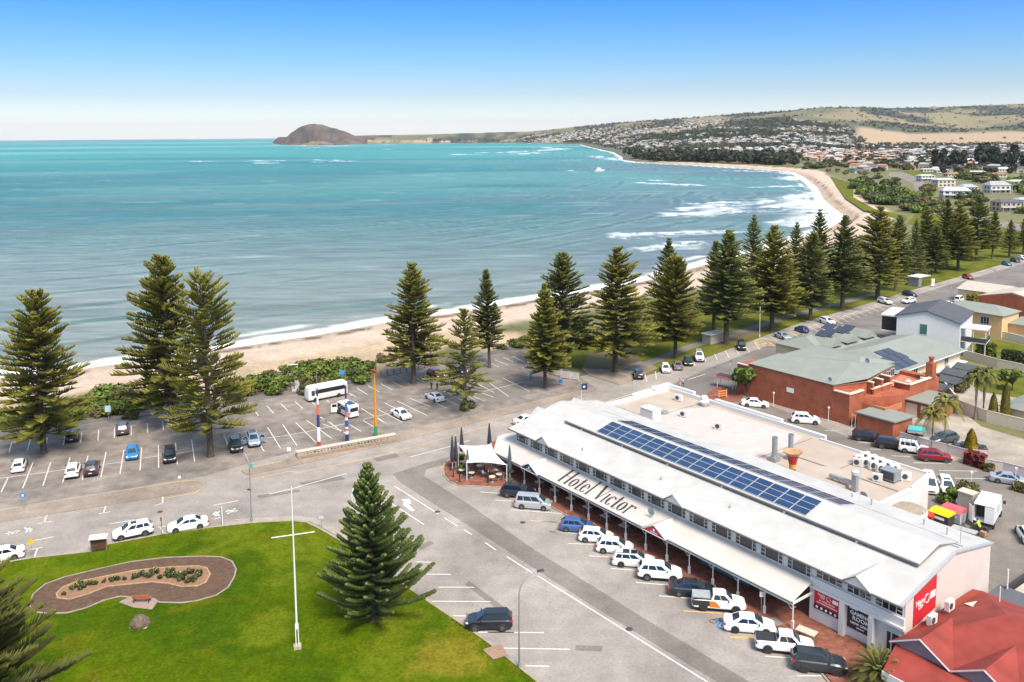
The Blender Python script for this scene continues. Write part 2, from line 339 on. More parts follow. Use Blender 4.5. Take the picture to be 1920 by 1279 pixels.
    return grid_mesh('sea', v, f, C.reshape(-1, 3), m, 'col')
struct(make_sea())
# --- asphalt, paving and lawns
def asphalt(name, base, patch):
    m = mat(name, base, .92, var=0, bump=.25, bscale=25, scale=.5, spec=.25, col2=patch); n = m.node_tree.nodes; L = m.node_tree.links; b = n['Principled BSDF']
    src = b.inputs['Base Color'].links[0].from_socket; g = n.new('ShaderNodeNewGeometry')
    for sc, am, ds in ((.09, .2, 3), (.35, .10, 7), (3.5, .12, 6), (30, .12, 2)):
        t = n.new('ShaderNodeTexNoise'); t.inputs['Scale'].default_value = sc; t.inputs['Detail'].default_value = ds; L.new(g.outputs['Position'], t.inputs['Vector'])
        mr = n.new('ShaderNodeMapRange'); mr.inputs[1].default_value = .3; mr.inputs[2].default_value = .7; mr.inputs[3].default_value = 1-am; mr.inputs[4].default_value = 1+am; L.new(t.outputs[0], mr.inputs[0])
        mm = n.new('ShaderNodeMix'); mm.data_type = 'RGBA'; mm.blend_type = 'MULTIPLY'; mm.inputs[0].default_value = 1; L.new(src, mm.inputs[6]); L.new(mr.outputs[0], mm.inputs[7]); src = mm.outputs[2]
    L.new(src, b.inputs['Base Color']); return m
ASPH = asphalt('worn_asphalt', (.262, .234, .214), (.318, .286, .260)); ASPD = asphalt('dark_asphalt', (.175, .155, .138), (.205, .182, .162)); ASPR = asphalt('coast_road_asphalt', (.165, .15, .145), (.195, .178, .17))
CPK = asphalt('car_park_asphalt', (.155, .135, .121), (.265, .23, .203)); CONC = asphalt('pale_concrete', (.36, .32, .27), (.30, .265, .225)); PATH = asphalt('path_asphalt', (.15, .14, .135), (.17, .16, .15))
WHITE = mat('road_paint_white', (.62, .61, .58), .8, var=.15, scale=4); YEL = mat('road_paint_yellow', (.62, .40, .09), .8, var=.15, scale=4)
KERB = mat('kerb_concrete', (.31, .265, .215), .9, var=.2, scale=1.5)
def sheet(name, px, z, m, h=0.):
    b = MB(); P = pxs(px)
    if h: b.prism(P, 0, z)
    else: b.sheet(P, z)
    return struct(b.build(name, m))
sheet('road', [(-500, 1170), (-500, 1010), (0, 905), (350, 860), (700, 800), (1113, 700), (1200, 708), (1300, 680), (1385, 648), (1500, 606), (1600, 578), (1690, 550), (1760, 530), (1880, 494), (1990, 462), (2080, 500), (1920, 545), (1700, 640), (1560, 700), (1330, 760), (1130, 800), (1000, 840), (960, 930), (1320, 1180), (1640, 1330), (1640, 1500), (900, 1600), (300, 1500), (-500, 1500)], .02, ASPH)
sheet('yard_asphalt', [(1300, 1300), (1000, 1060), (840, 940), (830, 860), (960, 840), (1100, 770), (1290, 735), (1400, 735), (1990, 900), (1990, 1500), (1650, 1500), (1640, 1330)], .016, ASPH)
sheet('car_park', [(-260, 935), (-260, 873), (0, 822), (150, 796), (290, 778), (420, 762), (560, 738), (690, 713), (800, 690), (880, 676), (960, 656), (1010, 656), (1060, 690), (1113, 725), (1050, 742), (750, 808), (560, 845), (455, 872), (385, 893), (340, 900), (0, 955), (-200, 990)], .024, CPK)
sheet('coast_road', [(1130, 790), (1230, 735), (1330, 690), (1440, 648), (1600, 592), (1760, 540), (1900, 500), (2000, 470), (2080, 500), (1920, 545), (1700, 640), (1560, 700), (1330, 760), (1140, 800)], .026, ASPR)
sheet('rear_yard_asphalt', [(1290, 742), (1390, 738), (1620, 832), (1700, 840), (1840, 880), (1990, 905), (1990, 1120), (1870, 1120), (1600, 900), (1350, 790)], .03, ASPD)
sheet('concrete_yard', [(1690, 838), (1640, 770), (1720, 755), (1790, 760), (1840, 800), (1990, 845), (1990, 920), (1850, 880)], .034, CONC)
sheet('road_patch', [(736, 889), (800, 868), (870, 850), (1000, 800), (1060, 780), (1100, 778), (1010, 806), (905, 852), (800, 880), (795, 893), (870, 940), (1000, 1030), (1200, 1155), (1440, 1300), (1395, 1310), (1100, 1130), (900, 1000), (750, 905)], .028, ASPD)
for q_ in ([(191, 899), (229, 893), (229, 905), (194, 910)], [(778, 1027), (806, 1014), (815, 1019), (789, 1032)], [(1056, 749), (1072, 744), (1084, 745), (1066, 753)], [(560, 905), (640, 893), (648, 899), (570, 912)], [(880, 1090), (960, 1150), (950, 1156), (872, 1096)], [(1080, 1210), (1130, 1212), (1128, 1222), (1078, 1220)], [(330, 905), (346, 903), (350, 910), (334, 913)], [(700, 860), (742, 850), (750, 856), (708, 866)], [(480, 1000-70), (560, 918), (564, 922), (486, 935)], [(985, 720), (1040, 712), (1050, 722), (1000, 730)]): sheet('road_patch', q_, .0285, ASPD)
for x_, y_ in ((690, 905), (1180, 1180), (300, 960), (980, 980), (1340, 690), (820, 960)):
    c_ = G(x_, y_); struct(MB().lathe([(.36, .031), (.34, .038), (.01, .038)], 14, (c_.x, c_.y, 0)).build('manhole_cover', mat('cast_iron', (.06, .055, .05), .7, var=.2)))
sheet('car_park_patch', [(870, 735), (960, 712), (1000, 735), (938, 757)], .029, ASPD)
sheet('car_park_patch', [(798, 720), (870, 695), (960, 673), (995, 672), (960, 697), (840, 735)], .029, ASPD)
sheet('footpath_strip', [(-260, 873), (-260, 855), (0, 808), (150, 783), (290, 766), (420, 748), (560, 728), (690, 703), (800, 682), (880, 669), (960, 650), (1010, 642), (1010, 656), (960, 656), (880, 676), (800, 690), (690, 713), (560, 738), (420, 762), (290, 778), (150, 796), (0, 822)], .10, PATH, .1)
def island(px_far, px_near, m, z=.13):
    poly = px_far+px_near[::-1]; b = MB(); P = pxs(poly); b.prism(P, 0, z, 0)
    return b
CLAY = asphalt('island_paving', (.30, .245, .20), (.24, .20, .165))
struct(island([(-200, 996), (0, 959), (150, 934), (342, 904), (368, 903), (381, 908), (380, 914)], [(-200, 1022), (0, 980), (180, 952), (357, 923), (372, 919), (376, 917), (380, 914)], CLAY).build('traffic_island', [CLAY]))
struct(island([(452, 884), (535, 866), (552, 850), (742, 812), (760, 807), (900, 777), (1060, 742), (1112, 727), (1118, 729)], [(464, 892), (600, 864), (740, 831), (840, 806), (920, 786), (1050, 752), (1108, 735), (1116, 732), (1118, 729)], CLAY).build('traffic_island', [CLAY]))
struct(island([(1090, 692), (1145, 694), (1190, 706)], [(1105, 705), (1160, 722), (1185, 716)], CLAY).build('traffic_island', [CLAY]))
GRASS = mat('lawn_grass', (.045, .082, .002), .95, var=0, scale=.16, col2=(.098, .120, .004), bump=.5, bscale=14, spec=.03)
def grassify(m, am):
    n = m.node_tree.nodes; L = m.node_tree.links; b = n['Principled BSDF']; src = b.inputs['Base Color'].links[0].from_socket; g = n.new('ShaderNodeNewGeometry')
    for sc, a in am:
        t = n.new('ShaderNodeTexNoise'); t.inputs['Scale'].default_value = sc; t.inputs['Detail'].default_value = 6; L.new(g.outputs['Position'], t.inputs['Vector'])
        mr = n.new('ShaderNodeMapRange'); mr.inputs[1].default_value = .3; mr.inputs[2].default_value = .7; mr.inputs[3].default_value = 1-a; mr.inputs[4].default_value = 1+a; L.new(t.outputs[0], mr.inputs[0])
        mm = n.new('ShaderNodeMix'); mm.data_type = 'RGBA'; mm.blend_type = 'MULTIPLY'; mm.inputs[0].default_value = 1; L.new(src, mm.inputs[6]); L.new(mr.outputs[0], mm.inputs[7]); src = mm.outputs[2]
    L.new(src, b.inputs['Base Color'])
grassify(GRASS, ((.10, .25), (.7, .18), (2.5, .25), (12, .35)))
GRASS2 = mat('reserve_grass', (.07, .095, .010), .95, var=0, scale=.25, col2=(.16, .155, .025), bump=.5, bscale=10, spec=.05); grassify(GRASS2, ((3, .2),))
lawn_edge = [(-400, 1135), (-120, 1079), (0, 1057), (60, 1047), (170, 1035), (205, 1021), (307, 1002), (400, 989), (475, 981), (547, 977), (575, 980), (600, 992), (637, 1013), (700, 1056), (784, 1115), (876, 1177), (920, 1208), (1035, 1300)]
def lawn():
    "gently mounded lawn: fine grid clipped to its kerb line"
    P = pxs(lawn_edge+[(1200, 1420), (900, 1800), (200, 1900), (-700, 1500)]); A = np.array(P)
    b = MB(); b.prism(P, 0, .10, 0); struct(b.build('lawn_base', [GRASS]))
    x0, y0 = A.min(0); x1, y1 = A.max(0); st = .45
    gx, gy = np.meshgrid(np.arange(x0, x1, st), np.arange(y0, y1, st)); ins = np.zeros(gx.shape, bool); dd = np.full(gx.shape, 1e9); n = len(A)
    for i in range(n):
        ax, ay = A[i]; bx, by = A[(i+1) % n]; ex, ey = bx-ax, by-ay; t = np.clip(((gx-ax)*ex+(gy-ay)*ey)/(ex*ex+ey*ey), 0, 1)
        dd = np.minimum(dd, np.hypot(gx-ax-t*ex, gy-ay-t*ey)); ins ^= ((ay > gy) != (by > gy)) & (gx < (bx-ax)*(gy-ay)/(by-ay+1e-12)+ax)
    z = .105+.0*dd+.05*fbm(gx, gy, 5, 77)*ss(dd, .5, 3)
    idx = -np.ones(gx.shape, int); ok = ins; idx[ok] = np.arange(ok.sum())
    q = np.stack([idx[:-1, :-1], idx[:-1, 1:], idx[1:, 1:], idx[1:, :-1]], -1).reshape(-1, 4); q = q[(q >= 0).all(1)]
    X_, Y_ = gx[ok], gy[ok]; C = np.zeros(X_.shape+(3,)); one = np.ones(X_.shape)
    def lay(col, w): C[...] = C*(1-w[..., None])+np.array(col)*w[..., None]
    lay((.070, .112, .003), one); lay((.044, .088, .003), ss(fbm(X_, Y_, 9, 201), .42, .60)*.85); lay((.118, .150, .008), ss(fbm(X_, Y_, 6, 207), .52, .68)*.8); lay((.115, .118, .006), ss(fbm(X_*.5+Y_*.4, Y_-X_*.4, 2.4, 211), .58, .72)*.6)
    a = G(838, 1232); lay((.20, .165, .018), (1-ss(np.hypot((X_-a.x)*.8, Y_-a.y)+2.5*(fbm(X_, Y_, 1.6, 215)-.5)*2, 1.5, 4.2))*.75); a = G(700, 1150); lay((.13, .11, .03), (1-ss(np.hypot(X_-a.x, Y_-a.y), 1.2, 2.4))*.8); lay((.14, .14, .012), (1-ss(dd[ok], .1, 1.1))*.7*ss(fbm(X_, Y_, 1.2, 219), .4, .55))
    struct(grid_mesh('lawn', np.stack([X_, Y_, z[ok]], -1), q, C, attr_mat('lawn_turf', 'col', .95, ((.7, .14), (3, .25), (14, .35)), .6, 14., .03), 'col'))
lawn()
def ribbon(px, w, z, m, name, h=None, closed=False, off=0.):
    "strip of constant real width along a pixel polyline"
    P = [G(x, y) for x, y in px]; P = [Vector((p.x, p.y)) for p in P]; b = MB(); n = len(P); Ls = []; Rs = []
    for i in range(n):
        a = P[(i-1) % n] if closed or i > 0 else P[i]; c = P[(i+1) % n] if closed or i < n-1 else P[i]
        t = (c-a).normalized(); nn = Vector((-t.y, t.x)); Ls.append(P[i]+nn*(off+w/2)); Rs.append(P[i]+nn*(off-w/2))
    for i in range(n if closed else n-1):
        j = (i+1) % n; q = [Rs[i], Rs[j], Ls[j], Ls[i]]
        if h is None: b.add([(p.x, p.y, z) for p in q], [(0, 1, 2, 3)])
        else: b.add([(p.x, p.y, 0) for p in q]+[(p.x, p.y, z) for p in q], [(4, 5, 6, 7), (0, 1, 5, 4), (1, 2, 6, 5), (2, 3, 7, 6), (3, 0, 4, 7)])
    return struct(b.build(name, m))
ribbon(lawn_edge, .35, .125, KERB, 'kerb', 1, off=.0)
ribbon([(420, 988), (475, 981), (547, 977), (578, 980), (604, 993), (640, 1014), (700, 1055)], 1.1, .115, CONC, 'footpath', 1, off=.75)
# verge grass and paths beside the coast road
sheet('reserve_grass', [(1040, 652), (1100, 640), (1240, 600), (1400, 565), (1560, 520), (1700, 485), (1920, 440), (2050, 420), (2060, 445), (1900, 490), (1760, 530), (1690, 550), (1600, 577), (1500, 605), (1385, 647), (1300, 679), (1190, 706), (1100, 697), (1060, 680)], .06, GRASS2, .06)
ribbon([(1130, 712), (1205, 686), (1290, 652), (1380, 625), (1470, 597), (1560, 573), (1640, 552)], 2.6, .075, PATH, 'footpath')
sheet('sandy_verge', [(1110, 700), (1200, 678), (1235, 690), (1190, 712), (1150, 716)], .07, mat('bare_dirt', (.26, .19, .13), .95, col2=(.19, .15, .10), scale=.6))
sheet('pine_straw', [(1105, 660), (1180, 650), (1215, 690), (1150, 706), (1090, 694)], .066, mat('pine_litter', (.13, .09, .055), .95, col2=(.12, .11, .04), scale=.8))
sheet('pine_straw', [(1340, 655), (1385, 640), (1420, 630), (1440, 615), (1400, 615), (1350, 635)], .066, MC['pine_litter'])
# ---------------------------------------------------------------- painted markings
def lines(name, segs, w, m, z=.034):
    b = MB()
    for x0, y0, x1, y1 in segs:
        a, c = G(x0, y0), G(x1, y1); t = Vector((c.x-a.x, c.y-a.y)); t.normalize(); nx, ny = -t.y*w/2, t.x*w/2
        b.add([(a.x-nx, a.y-ny, z), (c.x-nx, c.y-ny, z), (c.x+nx, c.y+ny, z), (a.x+nx, a.y+ny, z)], [(0, 1, 2, 3)])
    return struct(b.build(name, m))
Z2 = lambda ox, oy, s, L: [(ox+a*s, oy+b*s, ox+c*s, oy+d*s) for a, b, c, d in L]
# left car park
lines('bay_lines', Z2(0, 780, .25, [(90, 195, 68, 275), (228, 178, 206, 260), (355, 160, 345, 225), (490, 142, 474, 218), (613, 125, 604, 203), (740, 108, 735, 185), (858, 92, 858, 165), (985, 75, 985, 145), (1105, 57, 1107, 128), (1220, 38, 1225, 108), (60, 465, 10, 572), (248, 348, 170, 545), (380, 350, 322, 525), (525, 312, 470, 502), (660, 300, 616, 482), (795, 272, 757, 460), (930, 255, 900, 435), (1062, 238, 1050, 410), (1188, 218, 1190, 390), (1315, 200, 1330, 365), (1437, 178, 1460, 345), (1680, 145, 1705, 215), (1795, 130, 1815, 190), (0, 470, 510, 400), (610, 388, 930, 345), (1062, 320, 1190, 300), (1330, 282, 1437, 265)])
      + Z2(420, 700, .125, [(425, 520, 520, 640), (645, 490, 745, 605), (850, 455, 955, 560), (1065, 425, 1180, 530), (1320, 440, 1370, 478), (1535, 405, 1585, 440), (1870, 295, 1918, 330), (655, 815, 850, 1130), (880, 770, 1095, 1090), (1075, 740, 1380, 1040), (1235, 705, 1620, 980), (1455, 660, 1700, 820), (1625, 780, 1830, 910), (585, 985, 960, 930), (960, 930, 1390, 850), (1440, 838, 1810, 760), (25, 670, 50, 715), (550, 1090, 600, 1170), (225, 890, 280, 1030), (0, 920, 60, 1060)])
      + Z2(600, 620, .2083, [(335, 520, 430, 580), (430, 495, 535, 555), (550, 480, 645, 535), (650, 460, 745, 510), (870, 430, 940, 465), (260, 560, 325, 600), (0, 780, 110, 840), (370, 700, 610, 850), (20, 840, 240, 925), (270, 848, 370, 910), (385, 810, 490, 870), (525, 790, 612, 850), (520, 710, 740, 825), (585, 655, 680, 700), (695, 635, 960, 765), (810, 610, 1000, 690), (915, 590, 1135, 700), (1110, 540, 1275, 625), (1130, 620, 1270, 685), (1200, 515, 1490, 640), (1330, 590, 1420, 640), (1420, 480, 1570, 560), (1420, 550, 1560, 600), (1530, 475, 1700, 595), (1640, 425, 1890, 550), (390, 800, 660, 740), (660, 740, 800, 710), (1120, 622, 1300, 590), (1300, 590, 1830, 465), (1545, 300, 1610, 330), (1570, 265, 1690, 310), (1650, 240, 1740, 285), (1730, 230, 1850, 290), (940, 400, 1050, 450), (1110, 412, 1150, 430), (1080, 350, 1170, 380)]), .14, WHITE, .036)
# coast road and hotel street centre lines, stop bars, bays
lines('centre_lines', [(100, 1007, 64, 1014), (205, 983, 253, 975), (400, 948, 447, 939), (505, 927, 550, 916), (550, 916, 650, 888), (770, 857, 842, 838), (842, 838, 880, 826), (1080, 772, 1250, 718), (1290, 712, 1322, 702), (740, 912, 822, 964), (724, 938, 795, 984), (834, 972, 858, 987), (870, 994, 885, 1003), (910, 1018, 930, 1032), (1008, 1080, 1335, 1285), (950, 1044, 1000, 1076), (1510, 617, 1535, 607), (1580, 594, 1610, 583), (1640, 572, 1668, 562), (1752, 541, 1775, 534), (1830, 512, 1850, 506), (1880, 497, 1900, 491)], .16, WHITE)
lines('parking_marks', [(88, 967, 82, 981), (70, 982, 97, 978), (198, 950, 194, 963), (185, 964, 207, 960), (305, 932, 305, 945), (290, 948, 307, 944), (70, 1030, 64, 1046), (56, 1031, 80, 1027), (415, 951, 417, 985), (400, 974, 418, 970), (301, 988, 307, 1003), (296, 989, 310, 987)], .16, WHITE)
hb = Z2(800, 720, .219, [(455, 925, 640, 940), (585, 995, 780, 1008), (720, 1078, 1160, 1112), (890, 1172, 1150, 1188), (1045, 1265, 1200, 1280)])+Z2(1000, 900, .2963, [(0, 262, 185, 270), (95, 328, 300, 342), (220, 403, 420, 412), (350, 482, 520, 490), (490, 562, 670, 575), (650, 650, 870, 668), (795, 735, 1010, 752), (455+1012, 1118, 640+1012, 1128), (655+1012, 1240, 1005+1012, 1245)])
lines('bay_lines', hb+Z2(440, 860, .3276, [(975, 524, 1000, 525), (1040, 592, 1125, 595), (1015, 662, 1238, 664), (1165, 737, 1370, 738), (1125, 818, 1465, 820), (1250, 900, 1340, 903), (1390, 995, 1600, 996)])+[(915, 1186, 1020, 1187), (945, 1216, 1068, 1218), (985, 1249, 1030, 1250)], .15, WHITE)
lines('accessible_bay_lines', Z2(1000, 900, .2963, [(948, 830, 1215, 848), (1245, 998, 1400, 1003)]), .2, YEL)
lines('bay_lines', Z2(1520, 700, .219, [(130, 395, 240, 430), (400, 590, 580, 602), (510, 650, 600, 655), (690, 708, 850, 716), (880, 768, 1200, 775), (1100, 835, 1430, 840), (1230, 900, 1560, 905), (120, 490, 200, 495)]), .14, WHITE, .04)
ps = Z2(1300, 360, .3229, [(185, 922, 210, 965), (120, 935, 140, 975), (60, 960, 75, 985), (0, 980, 10, 1010), (240, 905, 265, 945), (305, 900, 328, 932), (355, 875, 385, 915)])
pr = []
for i in range(22):
    t = i/21.; x = 1445+t*240; y = 632-t*74; pr.append((x, y, x+20, y+12-3*t))
for i in range(9): pr.append((1792+i*13, 516-i*3.4, 1812+i*13, 524-i*3.4))
lines('bay_lines', ps+pr+[(1213, 716, 1208, 698), (1231, 711, 1228, 693), (1260, 697, 1257, 681), (1280, 692, 1277, 676)], .14, WHITE)
yl = [(0, 958, 150, 933), (150, 933, 342, 902.5), (307, 935, 365, 925), (365, 925, 382, 913), (342, 902.5, 366, 901), (366, 901, 382, 910), (449, 881, 535, 864), (470, 899, 545, 884), (545, 884, 560, 887), (560, 887, 700, 858), (700, 858, 850, 818), (850, 818, 1000, 776), (1000, 776, 1095, 748), (753, 812, 860, 787), (860, 787, 1000, 755), (753, 815, 1000, 758), (1000, 755, 1110, 729), (440, 975, 480, 973), (480, 973, 560, 969), (560, 969, 590, 975), (590, 975, 650, 1005), (420, 983, 440, 981)]
lines('no_stopping_lines', yl, .13, YEL)
lines('hatched_bay', [(1415+i*9, 641+i*.6, 1425+i*9, 649-i*.2) for i in range(5)]+[(1413, 640, 1455, 650), (1458, 640, 1430, 634), (1413, 640, 1430, 634), (1455, 650, 1460, 641)], .3, YEL)
def arrow():
    b = MB(); pts = Z2(440, 680, .25, [(1350, 1110, 1330, 1118), (1268, 1075, 1262, 1040), (1275, 1032, 1255, 1028), (1320, 1030, 1325, 1055), (1300, 1070, 0, 0)])
    P = pxs([(777.5, 957.5), (772, 959), (756, 948), (757, 941), (752.5, 937), (767, 936), (771.5, 944), (766, 946)]); b.sheet(P, .037); struct(b.build('turn_arrow', WHITE))
arrow()
lines('bike_symbols', Z2(0, 780, .25, [(40, 885, 130, 870), (60, 895, 150, 862), (70, 868, 75, 890), (120, 862, 125, 880), (185, 840, 210, 858), (210, 858, 192, 875), (215, 842, 240, 855), (240, 855, 220, 872), (1600, 735, 1625, 720), (1600, 735, 1625, 752), (1625, 732, 1648, 718), (1625, 732, 1645, 750), (1690, 718, 1770, 705), (1700, 728, 1780, 712), (1710, 705, 1712, 735), (1760, 695, 1765, 722)]), .22, WHITE)
# ================================================================ TREES
BARK = mat('pine_bark', (.085, .062, .048), .95, var=.35, scale=2.5, bump=.6); LIMB = mat('pine_limb', (.07, .05, .035), .95, var=.3, scale=2)
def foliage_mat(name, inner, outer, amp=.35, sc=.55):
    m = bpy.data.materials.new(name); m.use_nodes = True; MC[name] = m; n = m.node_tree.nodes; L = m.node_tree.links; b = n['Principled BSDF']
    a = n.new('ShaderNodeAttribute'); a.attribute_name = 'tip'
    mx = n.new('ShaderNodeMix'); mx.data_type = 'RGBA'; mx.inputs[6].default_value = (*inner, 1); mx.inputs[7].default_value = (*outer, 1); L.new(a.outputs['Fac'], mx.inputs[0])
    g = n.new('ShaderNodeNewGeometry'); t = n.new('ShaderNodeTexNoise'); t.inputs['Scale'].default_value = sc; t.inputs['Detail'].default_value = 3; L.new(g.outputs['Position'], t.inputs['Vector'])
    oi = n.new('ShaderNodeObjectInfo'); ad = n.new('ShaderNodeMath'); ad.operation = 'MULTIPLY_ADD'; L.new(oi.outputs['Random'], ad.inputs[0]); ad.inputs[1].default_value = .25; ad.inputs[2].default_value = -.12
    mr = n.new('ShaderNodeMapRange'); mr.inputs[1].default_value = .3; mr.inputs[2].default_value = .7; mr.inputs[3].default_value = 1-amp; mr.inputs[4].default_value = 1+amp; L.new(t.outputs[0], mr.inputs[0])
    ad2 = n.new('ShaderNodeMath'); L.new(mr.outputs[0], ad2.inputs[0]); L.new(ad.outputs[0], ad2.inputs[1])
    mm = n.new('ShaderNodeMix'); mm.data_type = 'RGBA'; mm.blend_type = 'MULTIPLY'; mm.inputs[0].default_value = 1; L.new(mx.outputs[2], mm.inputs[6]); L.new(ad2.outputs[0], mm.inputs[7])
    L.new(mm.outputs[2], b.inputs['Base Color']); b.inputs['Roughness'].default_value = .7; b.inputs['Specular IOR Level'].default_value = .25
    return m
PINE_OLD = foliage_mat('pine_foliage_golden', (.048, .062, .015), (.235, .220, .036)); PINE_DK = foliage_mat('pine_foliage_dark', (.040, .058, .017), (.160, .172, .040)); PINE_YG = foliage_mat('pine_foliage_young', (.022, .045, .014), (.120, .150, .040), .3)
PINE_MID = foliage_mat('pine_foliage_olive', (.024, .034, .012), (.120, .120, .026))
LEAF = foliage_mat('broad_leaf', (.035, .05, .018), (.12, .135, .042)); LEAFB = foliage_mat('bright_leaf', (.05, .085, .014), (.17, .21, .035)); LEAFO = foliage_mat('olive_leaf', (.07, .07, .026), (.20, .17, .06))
class FM:
    "numpy collector: foliage tubes and quads with a tip attribute"
    def __init__(s): s.v = []; s.f = []; s.t = []; s.n = 0
    def ropes(s, A, Bm, C, r0, r1, t0, t1):
        "three-sided tapered ropes through points A, B, C (arrays n x 3)"
        n = len(A); T = C-A; T = T/np.linalg.norm(T, axis=1, keepdims=True)
        up = np.tile([0, 0, 1.], (n, 1)); S = np.cross(T, up); S /= np.maximum(np.linalg.norm(S, axis=1, keepdims=True), 1e-6); U = np.cross(S, T)
        rings = []
        for P, r in ((A, r0*.8), (Bm, r0), (C, r1)):
            for q in (0, 2.094, 4.189): rings.append(P+(S*math.cos(q)+U*math.sin(q))*np.asarray(r).reshape(-1, 1))
        V = np.stack(rings, 1).reshape(-1, 3); base = s.n+np.arange(n)[:, None]*9; F = []
        for k in (0, 3):
            for i in range(3):
                j = (i+1) % 3; F.append(np.stack([base[:, 0]+k+i, base[:, 0]+k+j, base[:, 0]+k+3+j, base[:, 0]+k+3+i], 1))
        s.v.append(V); s.f.append(np.concatenate(F)); s.n += n*9
        s.t.append(np.repeat(np.stack([t0, (t0+t1)/2, t1], 1), 3, axis=1).reshape(-1))
    def quads(s, P, X, Y, t):
        n = len(P); V = np.stack([P-X-Y, P+X-Y*.6, P+X*.8+Y, P-X*.7+Y*.8], 1).reshape(-1, 3); i = s.n+np.arange(n)*4
        s.f.append(np.stack([i, i+1, i+2, i+3], 1)); s.v.append(V); s.n += n*4; s.t.append(np.repeat(t, 4))
    def mesh(s, name, m):
        v = np.concatenate(s.v); f = np.concatenate(s.f); t = np.clip(np.concatenate(s.t), 0, 1); me = bpy.data.meshes.new(name)
        me.vertices.add(len(v)); me.vertices.foreach_set('co', v.astype(np.float32).ravel()); me.loops.add(f.size); me.polygons.add(len(f)); me.loops.foreach_set('vertex_index', f.ravel().astype(np.int32))
        me.polygons.foreach_set('loop_start', np.arange(0, f.size, 4, dtype=np.int32)); me.polygons.foreach_set('use_smooth', np.ones(len(f), bool))
        a = me.attributes.new('tip', 'FLOAT', 'POINT'); a.data.foreach_set('value', t.astype(np.float32)); me.materials.append(m); me.update(calc_edges=True); return me
def norfolk(h=24, rad=4.8, crown0=.14, whorl=.62, nb=6, seed=1, fol=PINE_OLD, droop=-.05, gap=0., thick=.085, inner=.25, top=.5, rope=1.0, step=.3, lift=.55, asym=.12, dead=.025, power=.8, trunk=.42):
    r = np.random.default_rng(seed); fm = FM(); lb = MB(); z = h*crown0; az0 = r.uniform(0, 6.28)
    while z < h-.25:
        f = (z-h*crown0)/(h*(1-crown0)); L = rad*((1-f)**power)*(.45+.55*min(1, f/.1+.3))*r.uniform(.9, 1.1)+top*.35
        if gap and r.random() < gap: L *= r.uniform(.35, .8)
        a0 = r.uniform(0, 6.28); n = nb if f < .85 else max(4, nb-1)
        for k in range(n):
            az = a0+6.283*k/n+r.normal(0, .12); l = L*r.uniform(.72, 1.14)*(1+asym*math.cos(az-az0)); bare = r.random() < dead*(2 if f < .35 else .6)
            if gap and r.random() < gap*.5: continue
            el = droop+(.75-droop)*f**1.5+r.normal(0, .06); D = np.array([math.cos(az), math.sin(az), 0])
            sx, sz = [], []; ns = max(4, int(l/step)); t = np.linspace(0, 1, ns)
            px = l*t*math.cos(el); pz = z+l*t*math.sin(el)+lift*.25*l*t**2.2
            P = np.stack([D[0]*px, D[1]*px, pz], 1); Tn = np.gradient(P, axis=0); Tn /= np.linalg.norm(Tn, axis=1, keepdims=True)
            lb.tube([P[0], P[ns//2], P[-1]], [.05+.012*l, .035+.004*l, .01], 4, cap=False)
            if bare: continue
            S = np.array([-D[1], D[0], 0])
            m = t >= inner*r.uniform(.6, 1.2); m[-1] = True; tt = t[m]; Pm = P[m]; Tm = Tn[m]
            for sg in (-1, 1):
                rl = rope*np.minimum(.35+.30*l*(1-tt)**.6*(.3+tt), 1.7)*r.uniform(.75, 1.15, len(tt)); fw = .55+.35*tt
                dirv = Tm*fw[:, None]+S*sg*(1-fw*.45)[:, None]+np.array([0, 0, 1])*(r.uniform(.05, .42, len(tt)))[:, None]; dirv /= np.linalg.norm(dirv, axis=1, keepdims=True)
                mid = Pm+dirv*(rl*.5)[:, None]+np.array([0, 0, -.03]); end = Pm+dirv*rl[:, None]+np.array([0, 0, 1.])*(rl*.16)[:, None]
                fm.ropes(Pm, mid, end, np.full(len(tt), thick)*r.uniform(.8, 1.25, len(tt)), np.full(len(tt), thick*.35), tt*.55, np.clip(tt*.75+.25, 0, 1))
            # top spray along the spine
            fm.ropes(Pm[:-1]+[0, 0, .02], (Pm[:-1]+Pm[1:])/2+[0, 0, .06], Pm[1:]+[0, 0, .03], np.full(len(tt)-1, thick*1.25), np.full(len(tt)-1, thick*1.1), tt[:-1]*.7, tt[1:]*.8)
        z += whorl*(1-.45*f)*r.uniform(.7, 1.35)
    A = np.array([[0, 0, h-.9]]); fm.ropes(A, A+[0, 0, .5], A+[0, 0, 1.3], np.array([.1]), np.array([.02]), np.array([.5]), np.array([1.]))
    lb.tube([(0, 0, h*crown0-.3), (0, 0, h-.5)], [.06, .03], 5); crown = fm.mesh('crown', fol)
    tb = MB(); tb.tube([(0, 0, -.1), (0, 0, .25), (0, 0, h*.3), (0, 0, h*.65), (0, 0, h-.5)], [trunk*1.5, trunk*1.05, trunk*.8, trunk*.45, .05], 10)
    return dict(trunk=tb.mesh('trunk', BARK, 40), crown=crown, limbs=lb.mesh('limbs', LIMB), h=h, rad=rad)
